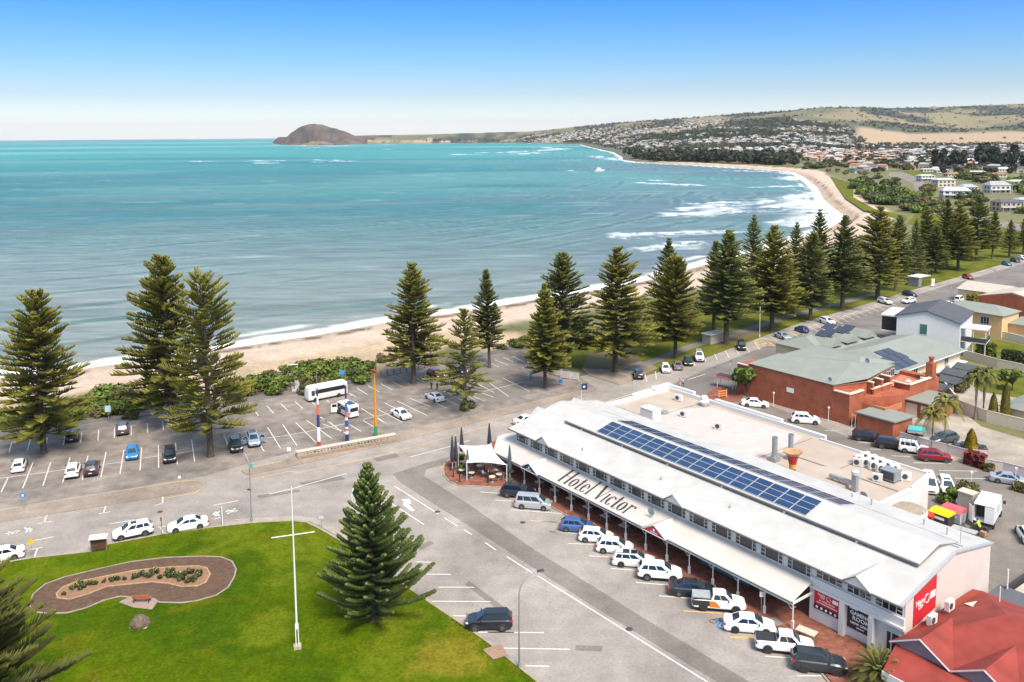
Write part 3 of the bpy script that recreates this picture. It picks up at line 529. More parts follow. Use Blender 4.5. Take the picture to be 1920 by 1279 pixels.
PV = dict(
    A=norfolk(24.5, 6.4, .13, .80, 7, 1, PINE_OLD, -.16, .10, .125, .2, 1.6, 1.1, .34, .5, power=.6),
    B=norfolk(27.5, 6.6, .16, .84, 6, 2, PINE_OLD, -.1, .26, .125, .36, 1.0, 1.1, .34, .5, power=.5),
    C=norfolk(18, 5.6, .17, .85, 6, 3, PINE_OLD, -.12, .25, .11, .3, .6, 1.0, .34, .4, power=.7, trunk=.3),
    D=norfolk(16.4, 6.4, .05, .72, 7, 4, PINE_YG, .10, .06, .19, .10, .5, .52, .25, 1.1, power=1.05, trunk=.3, dead=0, asym=.08),
    E=norfolk(25, 6.2, .20, .78, 7, 5, PINE_DK, -.1, .06, .13, .2, .5, 1.1, .36, .55, power=.85, trunk=.45),
    F=norfolk(25, 5.2, .20, .8, 6, 6, PINE_DK, 0, .08, .12, .2, .4, 1.0, .36, .7, power=.95),
    K=norfolk(25, 6.3, .19, .74, 7, 8, PINE_OLD, -.1, .08, .135, .18, .5, 1.15, .33, .5, power=.75, trunk=.45),
    L=norfolk(24, 11.5, .03, .62, 8, 12, PINE_MID, -.1, .06, .10, .15, .8, .8, .24, .6, power=.78, asym=.05, dead=.0),
    K2=norfolk(25, 6.6, .17, .78, 7, 21, PINE_OLD, -.14, .16, .13, .24, .8, 1.1, .33, .5, power=.7, trunk=.45, asym=.2),
    K3=norfolk(25, 5.9, .22, .72, 7, 22, PINE_DK, -.06, .1, .125, .2, .5, 1.05, .33, .55, power=.85, trunk=.42, asym=.15),
    E2=norfolk(25, 6.4, .17, .76, 7, 23, PINE_DK, -.12, .2, .13, .25, 1.0, 1.1, .34, .5, power=.66, trunk=.45, asym=.2),
    T=norfolk(23.5, 6.4, .19, .76, 7, 9, PINE_OLD, -.05, .05, .12, .2, 2.5, 1.1, .36, .6, power=.62))
def plant_pine(px, py, ytop, var, label, sw=1.0, rz=None, group='Norfolk pines along the foreshore', hgt=None):
    V = PV[var]; b = G(px, py); h = hgt or H(px, py, ytop); k = h/V['h']
    o = thing('norfolk_pine', label, 'tree', (b.x, b.y, 0), random.uniform(0, 6.28) if rz is None else rz, group); o.scale = (k*sw, k*sw, k); o.rotation_euler[0] = random.gauss(0, .012); o.rotation_euler[1] = random.gauss(0, .012)
    link('trunk', V['trunk'], o); c = link('crown', V['crown'], o); link('branches', V['limbs'], c); return o
for q in [(82, 850, 553, 'A', 'broad golden green Norfolk pine at the far left of the beach car park', 1.0), (322, 795, 488, 'A', 'tall dense Norfolk pine standing behind the motorhome', .95), (395, 856, 515, 'B', 'tall gappy windblown Norfolk pine in the yellow edged car park bay', 1.0),
          (776, 720, 495, 'K2', 'pointed Norfolk pine growing between the coach and the red car', 1.05), (872, 765, 580, 'C', 'small thin Norfolk pine with green bush round its base', 1.0), (918, 690, 505, 'K3', 'slim Norfolk pine beside the fence at the sandy beach edge', .85), (1022, 728, 532, 'K', 'golden Norfolk pine at the right hand end of the car park', .88),
          (1056, 690, 477, 'E2', 'dark round topped Norfolk pine behind the golden pine', .95), (1153, 698, 465, 'K2', 'large Norfolk pine on the paved corner beside the dark grey car', .98), (1252, 640, 447, 'F', 'dark narrow Norfolk pine behind the row of four parked cars', 1.15), (1266, 671, 487, 'T', 'broad topped Norfolk pine right behind the white and black parked cars', .85),
          (1338, 620, 452, 'E', 'dark round crowned Norfolk pine half hidden on the beach side', .9), (1361, 645, 432, 'K3', 'wide full Norfolk pine next to the black four wheel drive', 1.1), (1409, 580, 403, 'F', 'tall slender dark Norfolk pine with pointed tip above the surf', 1.0), (1447, 621, 425, 'K', 'full Norfolk pine beside the silver sedan', 1.0),
          (1486, 590, 417, 'F', 'pale tipped narrow Norfolk pine behind the silver sedan pine', 1.0), (1519, 601, 438, 'E2', 'dark Norfolk pine just behind the small blue car', .9), (1534, 575, 394, 'F', 'very tall pointed Norfolk pine on the beach side of the path', 1.1), (1579, 580, 404, 'E', 'dense dark Norfolk pine above the white hatchback bays', 1.0),
          (1645, 560, 389, 'K2', 'broad Norfolk pine in front of the curving sand', 1.1), (1679, 546, 404, 'K3', 'open topped Norfolk pine beside the beach shelter', .95), (1712, 528, 410, 'F', 'thin Norfolk pine rising behind the shelter roof', .9), (1754, 513, 426, 'E2', 'short dark Norfolk pine right of the shelter', 1.15), (1734, 505, 388, 'K', 'narrow Norfolk pine behind the short dark pine', .8),
          (1775, 500, 373, 'E', 'dark Norfolk pine topping the middle of the far group', .9), (1796, 507, 385, 'K2', 'golden green Norfolk pine near the red car', 1.0), (1830, 488, 368, 'E2', 'tallest dark Norfolk pine of the far group', .85), (1860, 486, 395, 'K3', 'Norfolk pine with long bare trunk on the far lawn', .85), (1892, 483, 412, 'F', 'small Norfolk pine alone on the bright far lawn', 1.25), (1918, 476, 408, 'E', 'dark Norfolk pine at the right edge by the teal car', .9)]:
    plant_pine(*q[:5], q[5]*(1.27 if q[0] > 1030 else 1.1))
plant_pine(703, 1166, 868, 'D', 'young symmetrical Norfolk pine with upswept branches on the lawn', 1.0, 1.0, 'pines on the lawn')
plant_pine(-95, 1430, 975, 'L', 'large Norfolk pine reaching in from the bottom left corner over the lawn', 1.0, .4, 'pines on the lawn')
# ---- leafy trees and shrubs
def leafy(seed, h, rad, n=1400, lobes=9, leaf=.35, m=LEAF, trunkh=.25, flat=.75, wood=True, spread=.62, stems=1):
    r = np.random.default_rng(seed); fm = FM(); C = []
    for k in range(lobes):
        a = r.uniform(0, 6.28); q = rad*spread*math.sqrt(r.uniform(.02, 1)); zc = h*(trunkh+(1-trunkh)*r.uniform(.32, .78)) - .25*h*(q/rad)**2; C.append((q*math.cos(a), q*math.sin(a), max(zc, h*.2), rad*r.uniform(.32, .55)))
    for cx, cy, cz, cr in C:
        k = n//lobes; d = r.normal(size=(k, 3)); d /= np.linalg.norm(d, axis=1, keepdims=True); rr = cr*r.uniform(.55, 1.08, k)
        P = np.array([cx, cy, cz])+d*rr[:, None]*np.array([1, 1, flat]); P[:, 2] = np.maximum(P[:, 2], .05)
        X = np.cross(d, r.normal(size=(k, 3))); X /= np.linalg.norm(X, axis=1, keepdims=True); Y = np.cross(X, d+.6*r.normal(size=(k, 3))); Y /= np.maximum(np.linalg.norm(Y, axis=1, keepdims=True), 1e-3)
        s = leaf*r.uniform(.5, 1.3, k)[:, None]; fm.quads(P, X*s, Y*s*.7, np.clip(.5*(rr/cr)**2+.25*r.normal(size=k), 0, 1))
    out = dict(crown=fm.mesh('crown', m), h=h, rad=rad); tb = MB()
    if wood:
        for s in range(stems):
            bx, by = (0, 0) if stems == 1 else (r.normal(0, .3), r.normal(0, .3))
            tb.tube([(bx, by, -.1), (bx*1.3+r.normal(0, .06)*rad, by*1.3+r.normal(0, .06)*rad, h*.3), (bx*2, by*2, h*.6)], [.05*h, .036*h, .015*h], 7)
        for cx, cy, cz, cr in C[:6]: tb.tube([(0, 0, h*.25), (cx*.5, cy*.5, cz*.75), (cx, cy, cz)], [.025*h, .018*h, .008*h], 5, cap=False)
    else: tb.tube([(0, 0, -.05), (.02*rad, 0, h*.35), (0, .03*rad, h*.6)], [.05*h, .03*h, .01*h], 5)
    out['trunk'] = tb.mesh('trunk', BARK); return out
LV = dict(a=leafy(11, 6, 3.6, 1600, 10, .34, LEAF), b=leafy(12, 6, 4.2, 1600, 12, .34, LEAFO, .2, .6), c=leafy(13, 6, 2.8, 1300, 8, .32, LEAFB),
          s=leafy(14, 1.6, 2.0, 900, 9, .17, LEAFB, .0, .7, False), t=leafy(15, 1.5, 1.9, 800, 8, .16, LEAF, .0, .7, False), u=leafy(16, 1.2, 1.7, 700, 8, .15, LEAFO, .0, .6, False),
          f=leafy(17, 6, 4, 260, 7, .9, LEAF), g=leafy(18, 6, 3.6, 260, 7, .85, LEAFO), k=leafy(19, 6, 4.6, 300, 9, .9, LEAF, .15, .6))
def leafy_at(p, h, var, name, label, cat, group=None, w=1.0, flat=False):
    V = LV[var]; k = h/V['h']; o = thing(name, label, cat, (p[0], p[1], p[2] if len(p) > 2 else 0), random.uniform(0, 6.28), group); o.scale = (k*w, k*w, k)
    link('crown' if cat == 'tree' else 'foliage', V['crown'], o); link('trunk' if cat == 'tree' else 'stem', V['trunk'], o); return o
# dune shrubs between beach and car park
shr = [(175, 772, 2.2, 's'), (200, 752, 2.4, 's'), (228, 748, 2.6, 't'), (215, 775, 2.0, 's'), (250, 768, 2.2, 's'), (190, 778, 1.4, 'u'), (150, 776, 1.2, 'u'), (275, 758, 2.0, 't'), (120, 790, 2.2, 's'), (40, 790, 2.6, 't'), (10, 800, 2.6, 's'), (-20, 803, 2.4, 't'), (75, 798, 2.0, 'u'), (245, 785, 1.2, 'u'),
       (440, 732, 2.2, 'u'), (470, 738, 2.0, 's'), (492, 732, 2.5, 's'), (512, 724, 2.2, 't'), (530, 728, 2.6, 's'), (517, 740, 1.8, 's'), (540, 700, 1.6, 's'), (510, 708, 1.5, 't'), (425, 742, 1.6, 'u'), (455, 745, 1.4, 's'), (575, 712, 2.2, 's'), (590, 725, 2.2, 'u'), (600, 700, 2.4, 's'), (620, 708, 2.4, 's'), (640, 700, 2.2, 's'), (655, 712, 2.2, 't'), (632, 720, 2.0, 's'), (670, 702, 2.2, 's'), (605, 735, 1.7, 's'), (580, 738, 1.6, 't'), (690, 690, 1.3, 's'), (660, 685, 1.5, 's'), (640, 686, 1.5, 'u'), (565, 690, 1.4, 's'), (590, 685, 1.2, 'u'), (620, 690, 1.4, 's'), (715, 678, 1.3, 'u'), (680, 718, 1.6, 's'), (735, 676, 1.2, 's'),
       (960, 648, 1.5, 't'), (985, 640, 1.4, 's'), (1000, 632, 1.2, 'u'), (975, 652, 1.4, 's'), (940, 655, 1.2, 'u'), (1040, 636, 1.5, 'u'), (1090, 622, 1.4, 's'), (1000, 652, 1.0, 'u')]
words = {'s': 'bright green', 't': 'dark green', 'u': 'dry olive'}
for x, y, h, v in shr:
    where = 'on the dune at the left edge' if x < 160 else 'on the dune left of the tall pines' if x < 400 else 'beside the boardwalk' if x < 560 else 'on the dune behind the white coach' if x < 700 else 'on the sand beyond the car park fence'
    leafy_at(G(x, y), h*random.uniform(.9, 1.1), v, 'dune_shrub', f'{words[v]} rounded coastal shrub {where}', 'shrub', f'{words[v]} dune shrubs {where}', random.uniform(1.0, 1.35))
leafy_at(G(880, 769), 1.5, 't', 'bush', 'dark green bush at the foot of the thin pine in the car park', 'shrub', w=.9)
leafy_at(G(1401, 744), 6.2, 'c', 'broadleaf_tree', 'small bright green tree against the long red brick wall', 'tree', w=1.05)
# palms
PALMF = foliage_mat('palm_frond', (.10, .11, .025), (.32, .27, .06)); PALMG = foliage_mat('palm_frond_green', (.06, .075, .02), (.20, .20, .05)); PTR = mat('palm_trunk', (.22, .18, .14), .95, var=.3, scale=3)
def palm(seed, trunk_h, frond, n, m, r0=.2, droopy=1.2, leaflet=.5, w=.035):
    r = np.random.default_rng(seed); fm = FM(); tb = MB(); tb.tube([(0, 0, -.1), (.05, 0, .3), (.1, .03, trunk_h*.5), (.0, 0, trunk_h)], [r0*1.4, r0*1.1, r0*.85, r0*.9], 9)
    for k in range(n):
        az = k*2.39996+r.normal(0, .1); el = 1.35-1.7*(k/n)+r.normal(0, .08); l = frond*r.uniform(.85, 1.1); t = np.linspace(0, 1, 22)
        D = np.array([math.cos(az), math.sin(az)]); x = l*t*math.cos(el*.9)*(1-.15*t); z = trunk_h+l*(math.sin(el)*t-droopy*.38*t**2.2)
        P = np.stack([D[0]*x, D[1]*x, z], 1); T = np.gradient(P, axis=0); T /= np.linalg.norm(T, axis=1, keepdims=True); S = np.array([-D[1], D[0], 0]); ll = leaflet*frond*.35*np.sin(np.pi*np.clip(t*.92+.06, 0, 1))**.6
        fm.ropes(P[:-1], (P[:-1]+P[1:])/2, P[1:], np.full(21, .03), np.full(21, .028), t[:-1]*.3, t[1:]*.3)
        for sg in (-1, 1):
            d = T*.75+S*sg*.8+np.array([0, 0, .28]); d /= np.linalg.norm(d, axis=1, keepdims=True); E = P+d*ll[:, None]+np.array([0, 0, -1.])*(ll*.25)[:, None]
            fm.ropes(P[2:], (P+d*(ll*.5)[:, None])[2:], E[2:], np.full(20, w), np.full(20, .01), t[2:]*.6, t[2:]*.5+.5)
    return dict(trunk=tb.mesh('trunk', PTR), crown=fm.mesh('crown', m), h=trunk_h+frond*.5)
def palm_at(p, V, label, k=1.0, group=None):
    o = thing('palm_tree', label, 'palm tree', (p.x, p.y, 0), random.uniform(0, 6), group); o.scale = (k, k, k); link('trunk', V['trunk'], o); link('crown', V['crown'], o)
phoenix = palm(31, 1.5, 2.9, 70, PALMG, .34, 1.0, .40, .022); cocos = palm(32, 5.2, 3.0, 17, PALMF, .16, 1.7, .75, .045); cocosb = palm(33, 7.6, 3.0, 26, PALMG, .24, 1.7, .7, .05)
palm_at(G(1645, 1292), phoenix, 'bushy date palm in front of the red roofed shop', 1.05)
palm_at(G(1748, 840), cocos, 'left of two drooping palms behind the pale yard fence', 1.0, 'cocos palms behind the fence'); palm_at(G(1772, 818), cocos, 'right of two drooping palms behind the pale yard fence', 1.05, 'cocos palms behind the fence')
palm_at(G(1829, 786), cocosb, 'taller dusty green palm beside the cream wall, left trunk', .95, 'palms by the cream wall'); palm_at(G(1842, 786), cocosb, 'taller dusty green palm beside the cream wall, right trunk', 1.0, 'palms by the cream wall')
palm_at(G(1720, 520), phoenix, 'squat date palm behind the beach shelter', 1.5)
# clipped conifers
def cone_tree(seed, h, r, m):
    q = np.random.default_rng(seed); fm = FM(); k = 1500; t = q.uniform(.02, 1, k)**1.0; a = q.uniform(0, 6.283, k); rr = r*np.interp(t, [0, .12, .35, .8, 1], [.55, .9, 1, .55, .03])*q.uniform(.8, 1.06, k)
    P = np.stack([rr*np.cos(a), rr*np.sin(a), t*h], 1); X = np.stack([-np.sin(a), np.cos(a), 0*a], 1)*(.16*q.uniform(.5, 1.2, k))[:, None]; Y = np.stack([.25*np.cos(a), .25*np.sin(a), 1+0*a], 1)*(.2*q.uniform(.5, 1.2, k))[:, None]
    fm.quads(P, X, Y, q.uniform(0, 1, k)); tb = MB(); tb.tube([(0, 0, -.1), (0, 0, h*.8)], [.12, .03], 6); return dict(crown=fm.mesh('crown', m), trunk=tb.mesh('trunk', BARK), h=h)
GOLD = foliage_mat('golden_conifer', (.22, .17, .015), (.62, .42, .03)); OLIV = foliage_mat('olive_conifer', (.10, .095, .018), (.30, .25, .04))
for x, y, yt, r, m, l in ((1820, 853, 805, .95, GOLD, 'golden clipped conifer above the red leaved bush'), (1861, 792, 737, .75, OLIV, 'shorter columnar conifer against the cream wall'), (1883, 796, 718, .8, OLIV, 'tall columnar conifer against the cream wall')):
    V = cone_tree(int(x), H(x, y, yt), r, m); p = G(x, y); o = thing('conifer', l, 'tree', (p.x, p.y, 0)); link('crown', V['crown'], o); link('trunk', V['trunk'], o)
# ================================================================ BUILDINGS (street frame: u along the hotel street, v away from it)
HA = math.radians(-53.4); HO = G(983.5, 912.7); HU = Vector((math.cos(HA), math.sin(HA), 0)); HV = Vector((-HU.y, HU.x, 0))
def HT(u, v, z=0.): p = HO+HU*u+HV*v; return (p.x, p.y, z)
class Bld:
    def __init__(s, name, label, cat, u, v, group=None, dz=0): s.u, s.v = u, v; s.o = thing(name, label, cat, HT(u, v, dz), HA, group)
    def part(s, mb, name, mats, parent=None, smooth=None):
        o = mb.build(name, mats, parent or s.o, smooth)
        if parent is None: o.location = (-s.u, -s.v, 0)
        return o
WWALL = mat('white_render', (.62, .615, .60), .8, var=.05, scale=.6); CREAMW = mat('cream_render', (.62, .50, .33), .85, var=.08, scale=.5); PINKW = mat('pale_pink_render', (.56, .49, .45), .85, var=.05, scale=.4)
ROOFW = mat('white_corrugated_roof', (.49, .48, .465), .5, var=.10, scale=.5, wave=('X', 6.0), bump=.25); ROOFV = mat('verandah_roof_sheet', (.53, .50, .47), .55, var=.06, scale=.3, wave=('X', 6.0), bump=.2)
TRIM = mat('white_trim', (.64, .635, .62), .6, var=.03); GUT = mat('grey_gutter', (.16, .155, .15), .6, var=.1); GLASS = mat('dark_window_glass', (.022, .022, .026), .08, var=.3, scale=1.5, spec=.6); GLASSB = mat('bluish_window_glass', (.03, .05, .07), .08, var=.3, scale=1.5, spec=.6)
SOLAR = mat('solar_cell_blue', (.012, .040, .115), .12, var=.25, scale=.7, spec=.7); ALU = mat('aluminium', (.60, .61, .62), .4, metal=.3, var=.05); STEEL = mat('galvanised_steel', (.34, .36, .38), .45, metal=.5, var=.15, scale=2)
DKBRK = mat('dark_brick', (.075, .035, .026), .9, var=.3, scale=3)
def brick(name, c1, c2, mortar, sc=1.0):
    m = bpy.data.materials.new(name); m.use_nodes = True; MC[name] = m; n = m.node_tree.nodes; L = m.node_tree.links; b = n['Principled BSDF']
    tcn = n.new('ShaderNodeTexCoord'); mp = n.new('ShaderNodeMapping'); mp.inputs['Rotation'].default_value = (math.radians(90), 0, 0); L.new(tcn.outputs['Object'], mp.inputs[0])
    sp = n.new('ShaderNodeSeparateXYZ'); L.new(tcn.outputs['Object'], sp.inputs[0]); ad = n.new('ShaderNodeMath'); L.new(sp.outputs[0], ad.inputs[0]); L.new(sp.outputs[1], ad.inputs[1]); cb = n.new('ShaderNodeCombineXYZ'); L.new(ad.outputs[0], cb.inputs[0]); L.new(sp.outputs[2], cb.inputs[1])
    t = n.new('ShaderNodeTexBrick'); t.inputs['Color1'].default_value = (*c1, 1); t.inputs['Color2'].default_value = (*c2, 1); t.inputs['Mortar'].default_value = (*mortar, 1); t.inputs['Scale'].default_value = 2.2*sc; t.inputs['Mortar Size'].default_value = .012; L.new(cb.outputs[0], t.inputs['Vector'])
    tn = n.new('ShaderNodeTexNoise'); tn.inputs['Scale'].default_value = .7; tn.inputs['Detail'].default_value = 5; L.new(tcn.outputs['Object'], tn.inputs['Vector']); mr = n.new('ShaderNodeMapRange'); mr.inputs[1].default_value = .3; mr.inputs[2].default_value = .7; mr.inputs[3].default_value = .78; mr.inputs[4].default_value = 1.2; L.new(tn.outputs[0], mr.inputs[0])
    mm = n.new('ShaderNodeMix'); mm.data_type = 'RGBA'; mm.blend_type = 'MULTIPLY'; mm.inputs[0].default_value = 1; L.new(t.outputs[0], mm.inputs[6]); L.new(mr.outputs[0], mm.inputs[7]); L.new(mm.outputs[2], b.inputs['Base Color']); b.inputs['Roughness'].default_value = .9; return m
BRICK = brick('red_brick', (.37, .098, .045), (.31, .080, .038), (.27, .12, .075)); PAVE = brick('red_paving', (.26, .095, .06), (.20, .085, .065), (.22, .12, .09), 1.2)
t_ = PAVE.node_tree.nodes; 
def pave_mat():
    m = mat('red_brick_paving', (.20, .070, .045), .9, var=0, scale=1.3, col2=(.33, .14, .095), spec=.2); n = m.node_tree.nodes; L = m.node_tree.links; b = n['Principled BSDF']; src = b.inputs['Base Color'].links[0].from_socket; g = n.new('ShaderNodeNewGeometry')
    t = n.new('ShaderNodeTexBrick'); t.inputs['Scale'].default_value = 1.6; t.inputs['Color1'].default_value = (1, 1, 1, 1); t.inputs['Color2'].default_value = (.72, .72, .78, 1); t.inputs['Mortar'].default_value = (.8, .8, .8, 1); L.new(g.outputs['Position'], t.inputs['Vector'])
    mm = n.new('ShaderNodeMix'); mm.data_type = 'RGBA'; mm.blend_type = 'MULTIPLY'; mm.inputs[0].default_value = 1; L.new(src, mm.inputs[6]); L.new(t.outputs[0], mm.inputs[7]); L.new(mm.outputs[2], b.inputs['Base Color']); return m
PAVM = pave_mat()
def text_mesh(body, size, mtl, name='lettering', depth=.01, sx=1., align='CENTER', bold=0.):
    c = bpy.data.curves.new(name, 'FONT'); c.body = body; c.size = size; c.extrude = depth; c.align_x = align; c.align_y = 'CENTER'; c.offset = bold; c.resolution_u = 2
    o = bpy.data.objects.new(name, c); COL.objects.link(o); dg = bpy.context.evaluated_depsgraph_get(); me = bpy.data.meshes.new_from_object(o.evaluated_get(dg)); bpy.data.objects.remove(o)
    for v in me.vertices: v.co.x *= sx
    me.materials.clear(); me.materials.append(mtl); me.name = name; return me
def front_text(parent, body, size, u, v, z, mtl, sx=1., bold=0., name='lettering', face='front'):
    o = link(name, text_mesh(body, size, mtl, name, .012, sx, bold=bold), parent); o.location = (u, v, z); o.rotation_euler = (math.radians(90), 0, 0) if face == 'front' else (math.radians(90), 0, math.radians(90)); return o
BLK = mat('matt_black', (.018, .018, .02), .6, var=.15); SIGNR = mat('sign_red', (.52, .02, .03), .5, var=.06); SIGNB = mat('sign_navy', (.02, .035, .10), .5, var=.06); SIGNW = mat('sign_white', (.80, .80, .80), .6, var=.02); DKG = mat('charcoal_paint', (.05, .05, .055), .6, var=.1)
# paved footpath round the hotel
PV1 = [HT(u, v)[:2] for u, v in ((-16.8, 9), (-16.1, 3.8), (-15.3, .1), (-13.8, -3.8), (-12.0, -5.4), (-9.8, -6.6), (-7.6, -7.05), (-5.9, -6.9), (-1.6, -2.5), (0, -1.0), (42.2, -1.2), (44.5, -2.4), (47.5, -3.1), (52, -5.4), (58, -7.8), (62, -9), (62, 3.2), (-6, 3.2), (-6, 22), (-15.5, 24)) ]
b = MB(); b.prism(PV1, 0, .14); struct(b.build('paved_footpath', PAVM))
b = MB(); K = [HT(u, v)[:2] for u, v in ((-15.7, 24), (-17, 9), (-16.3, 3.8), (-15.5, 0), (-14.0, -3.9), (-12.1, -5.6), (-9.9, -6.8), (-7.6, -7.25), (-5.8, -7.1), (-1.5, -2.65), (0, -1.2), (42.1, -1.4), (44.4, -2.6), (47.4, -3.3), (51.9, -5.6), (57.9, -8.0))]
for p, q in zip(K[:-1], K[1:]):
    d = Vector((q[0]-p[0], q[1]-p[1])); L_ = d.length; d.normalize(); c = ((p[0]+q[0])/2, (p[1]+q[1])/2, .075); b.box(c, (L_+.1, .2, .15), math.atan2(d.y, d.x))
struct(b.build('kerb', KERB))
ribbon([(838, 868), (833, 878), (836, 890), (846, 902), (860, 910)], .14, .036, YEL, 'no_stopping_lines', off=-.35)
# ------------------------------------------------ the hotel
Hh = Bld('hotel', 'long white two storey hotel with solar panels, verandah and painted roof lettering', 'hotel', 22, 3.2)
b = MB(); b.ext([(3.2, 3.4), (3.2, 5.9), (11.9, 7.82), (19.4, 6.45), (19.4, 0), (8, 0), (8, 3.4)], -6, 52.1, mi=0)
Hh.part(b, 'wall', [WWALL])
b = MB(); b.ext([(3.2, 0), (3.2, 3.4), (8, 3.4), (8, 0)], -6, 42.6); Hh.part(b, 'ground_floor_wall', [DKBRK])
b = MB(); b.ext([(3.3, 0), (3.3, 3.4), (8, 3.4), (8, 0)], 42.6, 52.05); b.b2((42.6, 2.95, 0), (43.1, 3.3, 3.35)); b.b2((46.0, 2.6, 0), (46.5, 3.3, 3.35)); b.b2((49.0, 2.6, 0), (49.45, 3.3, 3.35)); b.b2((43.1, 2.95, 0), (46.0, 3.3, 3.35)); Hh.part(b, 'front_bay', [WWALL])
b = MB(); b.b2((42.6, 2.75, 3.38), (52.3, 3.198, 3.62)); b.b2((42.6, 2.95, 3.621), (52.2, 3.198, 4.42)); Hh.part(b, 'fascia_band', [TRIM])
b = MB(); b.ext([(3.2, .02), (3.2, 5.95), (11.9, 7.87), (19.4, 6.5), (19.4, .02)], 52.101, 52.16); Hh.part(b, 'end_wall_face', [PINKW])
def roofz(v): return 5.93+(v-2.3)*.2208 if v < 11.9 else 8.05-(v-11.9)*.178
b = MB(); b.ext([(2.3, roofz(2.3)-.1), (2.3, roofz(2.3)), (11.9, 8.05), (19.7, roofz(19.7)), (19.7, roofz(19.7)-.1), (11.9, 7.95)], -6.75, 52.0); rf = Hh.part(b, 'roof', [ROOFW])
b = MB(); b.ext([(2.17, roofz(2.3)-.16), (2.17, roofz(2.3)+.0), (2.297, roofz(2.3)+.0), (2.297, roofz(2.3)-.16)], -6.75, 52.3); Hh.part(b, 'gutter', [GUT])
b = MB(); b.ext([(2.3, roofz(2.3)-.12), (2.3, roofz(2.3)+.02), (11.9, 8.07), (19.7, roofz(19.7)+.02), (19.7, roofz(19.7)-.12), (11.9, 7.93)], 52.0, 52.35); Hh.part(b, 'barge_flashing', [mat('grey_flashing', (.36, .37, .38), .5, var=.1)])
for s in (1.22, 25.1, 47.9):
    b = MB()
    z0, z1, w = 5.93, 6.95, 1.5; vb = 2.3+(z1-5.93)/.2208
    for sg in (-1, 1): b.add([(s, 2.1, z1), (s+sg*w, 2.1, z0), (s+sg*w, 2.3, z0+.0), (s, vb+.3, z1+.02), (s, 2.1, z1-.07), (s+sg*w, 2.1, z0-.07)], [(0, 1, 2, 3), (0, 4, 5, 1)])
    go = Hh.part(b, 'gablet_roof', [ROOFW])
    b = MB(); b.add([(s-1.42, 2.2, 5.85), (s+1.42, 2.2, 5.85), (s, 2.2, 6.85)], [(0, 1, 2)]); b.b2((s-1.42, 2.2, 5.75), (s+1.42, 2.28, 5.85)); link('gable_face', b.mesh('gable_face', [WWALL]), go)
    b = MB()
    for sg in (-1, 1): b.tube([(s, 2.08, 6.97), (s+sg*1.5, 2.08, 5.95)], .035, 4)
    link('gable_barge', b.mesh('gable_barge', [GUT]), go)
# end gables towards the esplanade
for vv in (8.8, 16.0):
    b = MB(); b.ext([(vv-2.6, 5.6), (vv, 7.5), (vv+2.6, 5.6)], -8.2, -3, mi=0); Hh.part(b, 'esplanade_gable', [ROOFW])
# clerestory monitor roof
b = MB(); b.ext([(7.8, 7.5), (7.8, 7.6), (11.4, 8.5), (15.0, 7.6), (15.0, 7.5), (11.4, 8.4)], -.6, 50.9); cl = Hh.part(b, 'monitor_roof', [ROOFW])
b = MB(); b.ext([(7.66, 7.42), (7.66, 7.58), (7.798, 7.58), (7.798, 7.42)], -.6, 50.9); b.ext([(15.002, 7.42), (15.002, 7.58), (15.13, 7.58), (15.13, 7.42)], -.6, 50.9); b.ext([(7.8, 7.46), (7.8, 7.497), (11.4, 8.397), (15.0, 7.497), (15.0, 7.46), (11.4, 8.2)], 50.901, 50.96); Hh.part(b, 'monitor_gutter', [GUT])
b = MB(); b.b2((-.2, 8.35, 6.9), (50.5, 14.2, 7.45)); Hh.part(b, 'monitor_wall', [mat('monitor_louvre', (.42, .42, .41), .8, var=.1)])
b = MB()
for uu in (3, 11, 19, 27.5, 36, 44.5): b.b2((uu-.09, 7.72, 6.85), (uu+.09, 7.9, 7.45))
Hh.part(b, 'downpipe', [TRIM])
# solar array: 16 columns x 3 rows on the street slope, 16 x 2 beyond the ridge
U3 = Vector((1, 0, 0)); sl_ = Vector((0, 3.6, .9)).normalized()
def panel(u0, u1, s0, s1, side):
    d = sl_ if side > 0 else Vector((0, -3.6, .9)).normalized(); base = Vector((0, 7.8, 7.6)) if side > 0 else Vector((0, 15.0, 7.6)); nn = Vector((0, -.2425, .970)) if side > 0 else Vector((0, .2425, .970))
    f = MB(); p = MB()
    def q(mb, a, c, e, g, h0, h1):
        vs = [(base+d*t+nn*h)+Vector((uu, 0, 0)) for h in (h0, h1) for uu, t in ((a, e), (c, e), (c, g), (a, g))]
        mb.add(vs, [(4, 5, 6, 7) if side > 0 else (7, 6, 5, 4), (0, 1, 5, 4), (1, 2, 6, 5), (2, 3, 7, 6), (3, 0, 4, 7)])
    q(f, u0, u1, s0, s1, .05, .10); fo = Hh.part(f, 'solar_panel', [ALU]); q(p, u0+.03, u1-.03, s0+.03, s1-.03, .09, .106); link('cells', p.mesh('cells', [SOLAR]), fo)
for i in range(16):
    u0 = 5.75+i*2.05
    for r in range(3): panel(u0, u0+1.97, .25+r*1.03, .25+r*1.03+.99, 1)
for i in range(17):
    u0 = 5.9+i*2.02
    for r in range(3): panel(u0, u0+1.95, .3+r*1.03, .3+r*1.03+.99, -1)
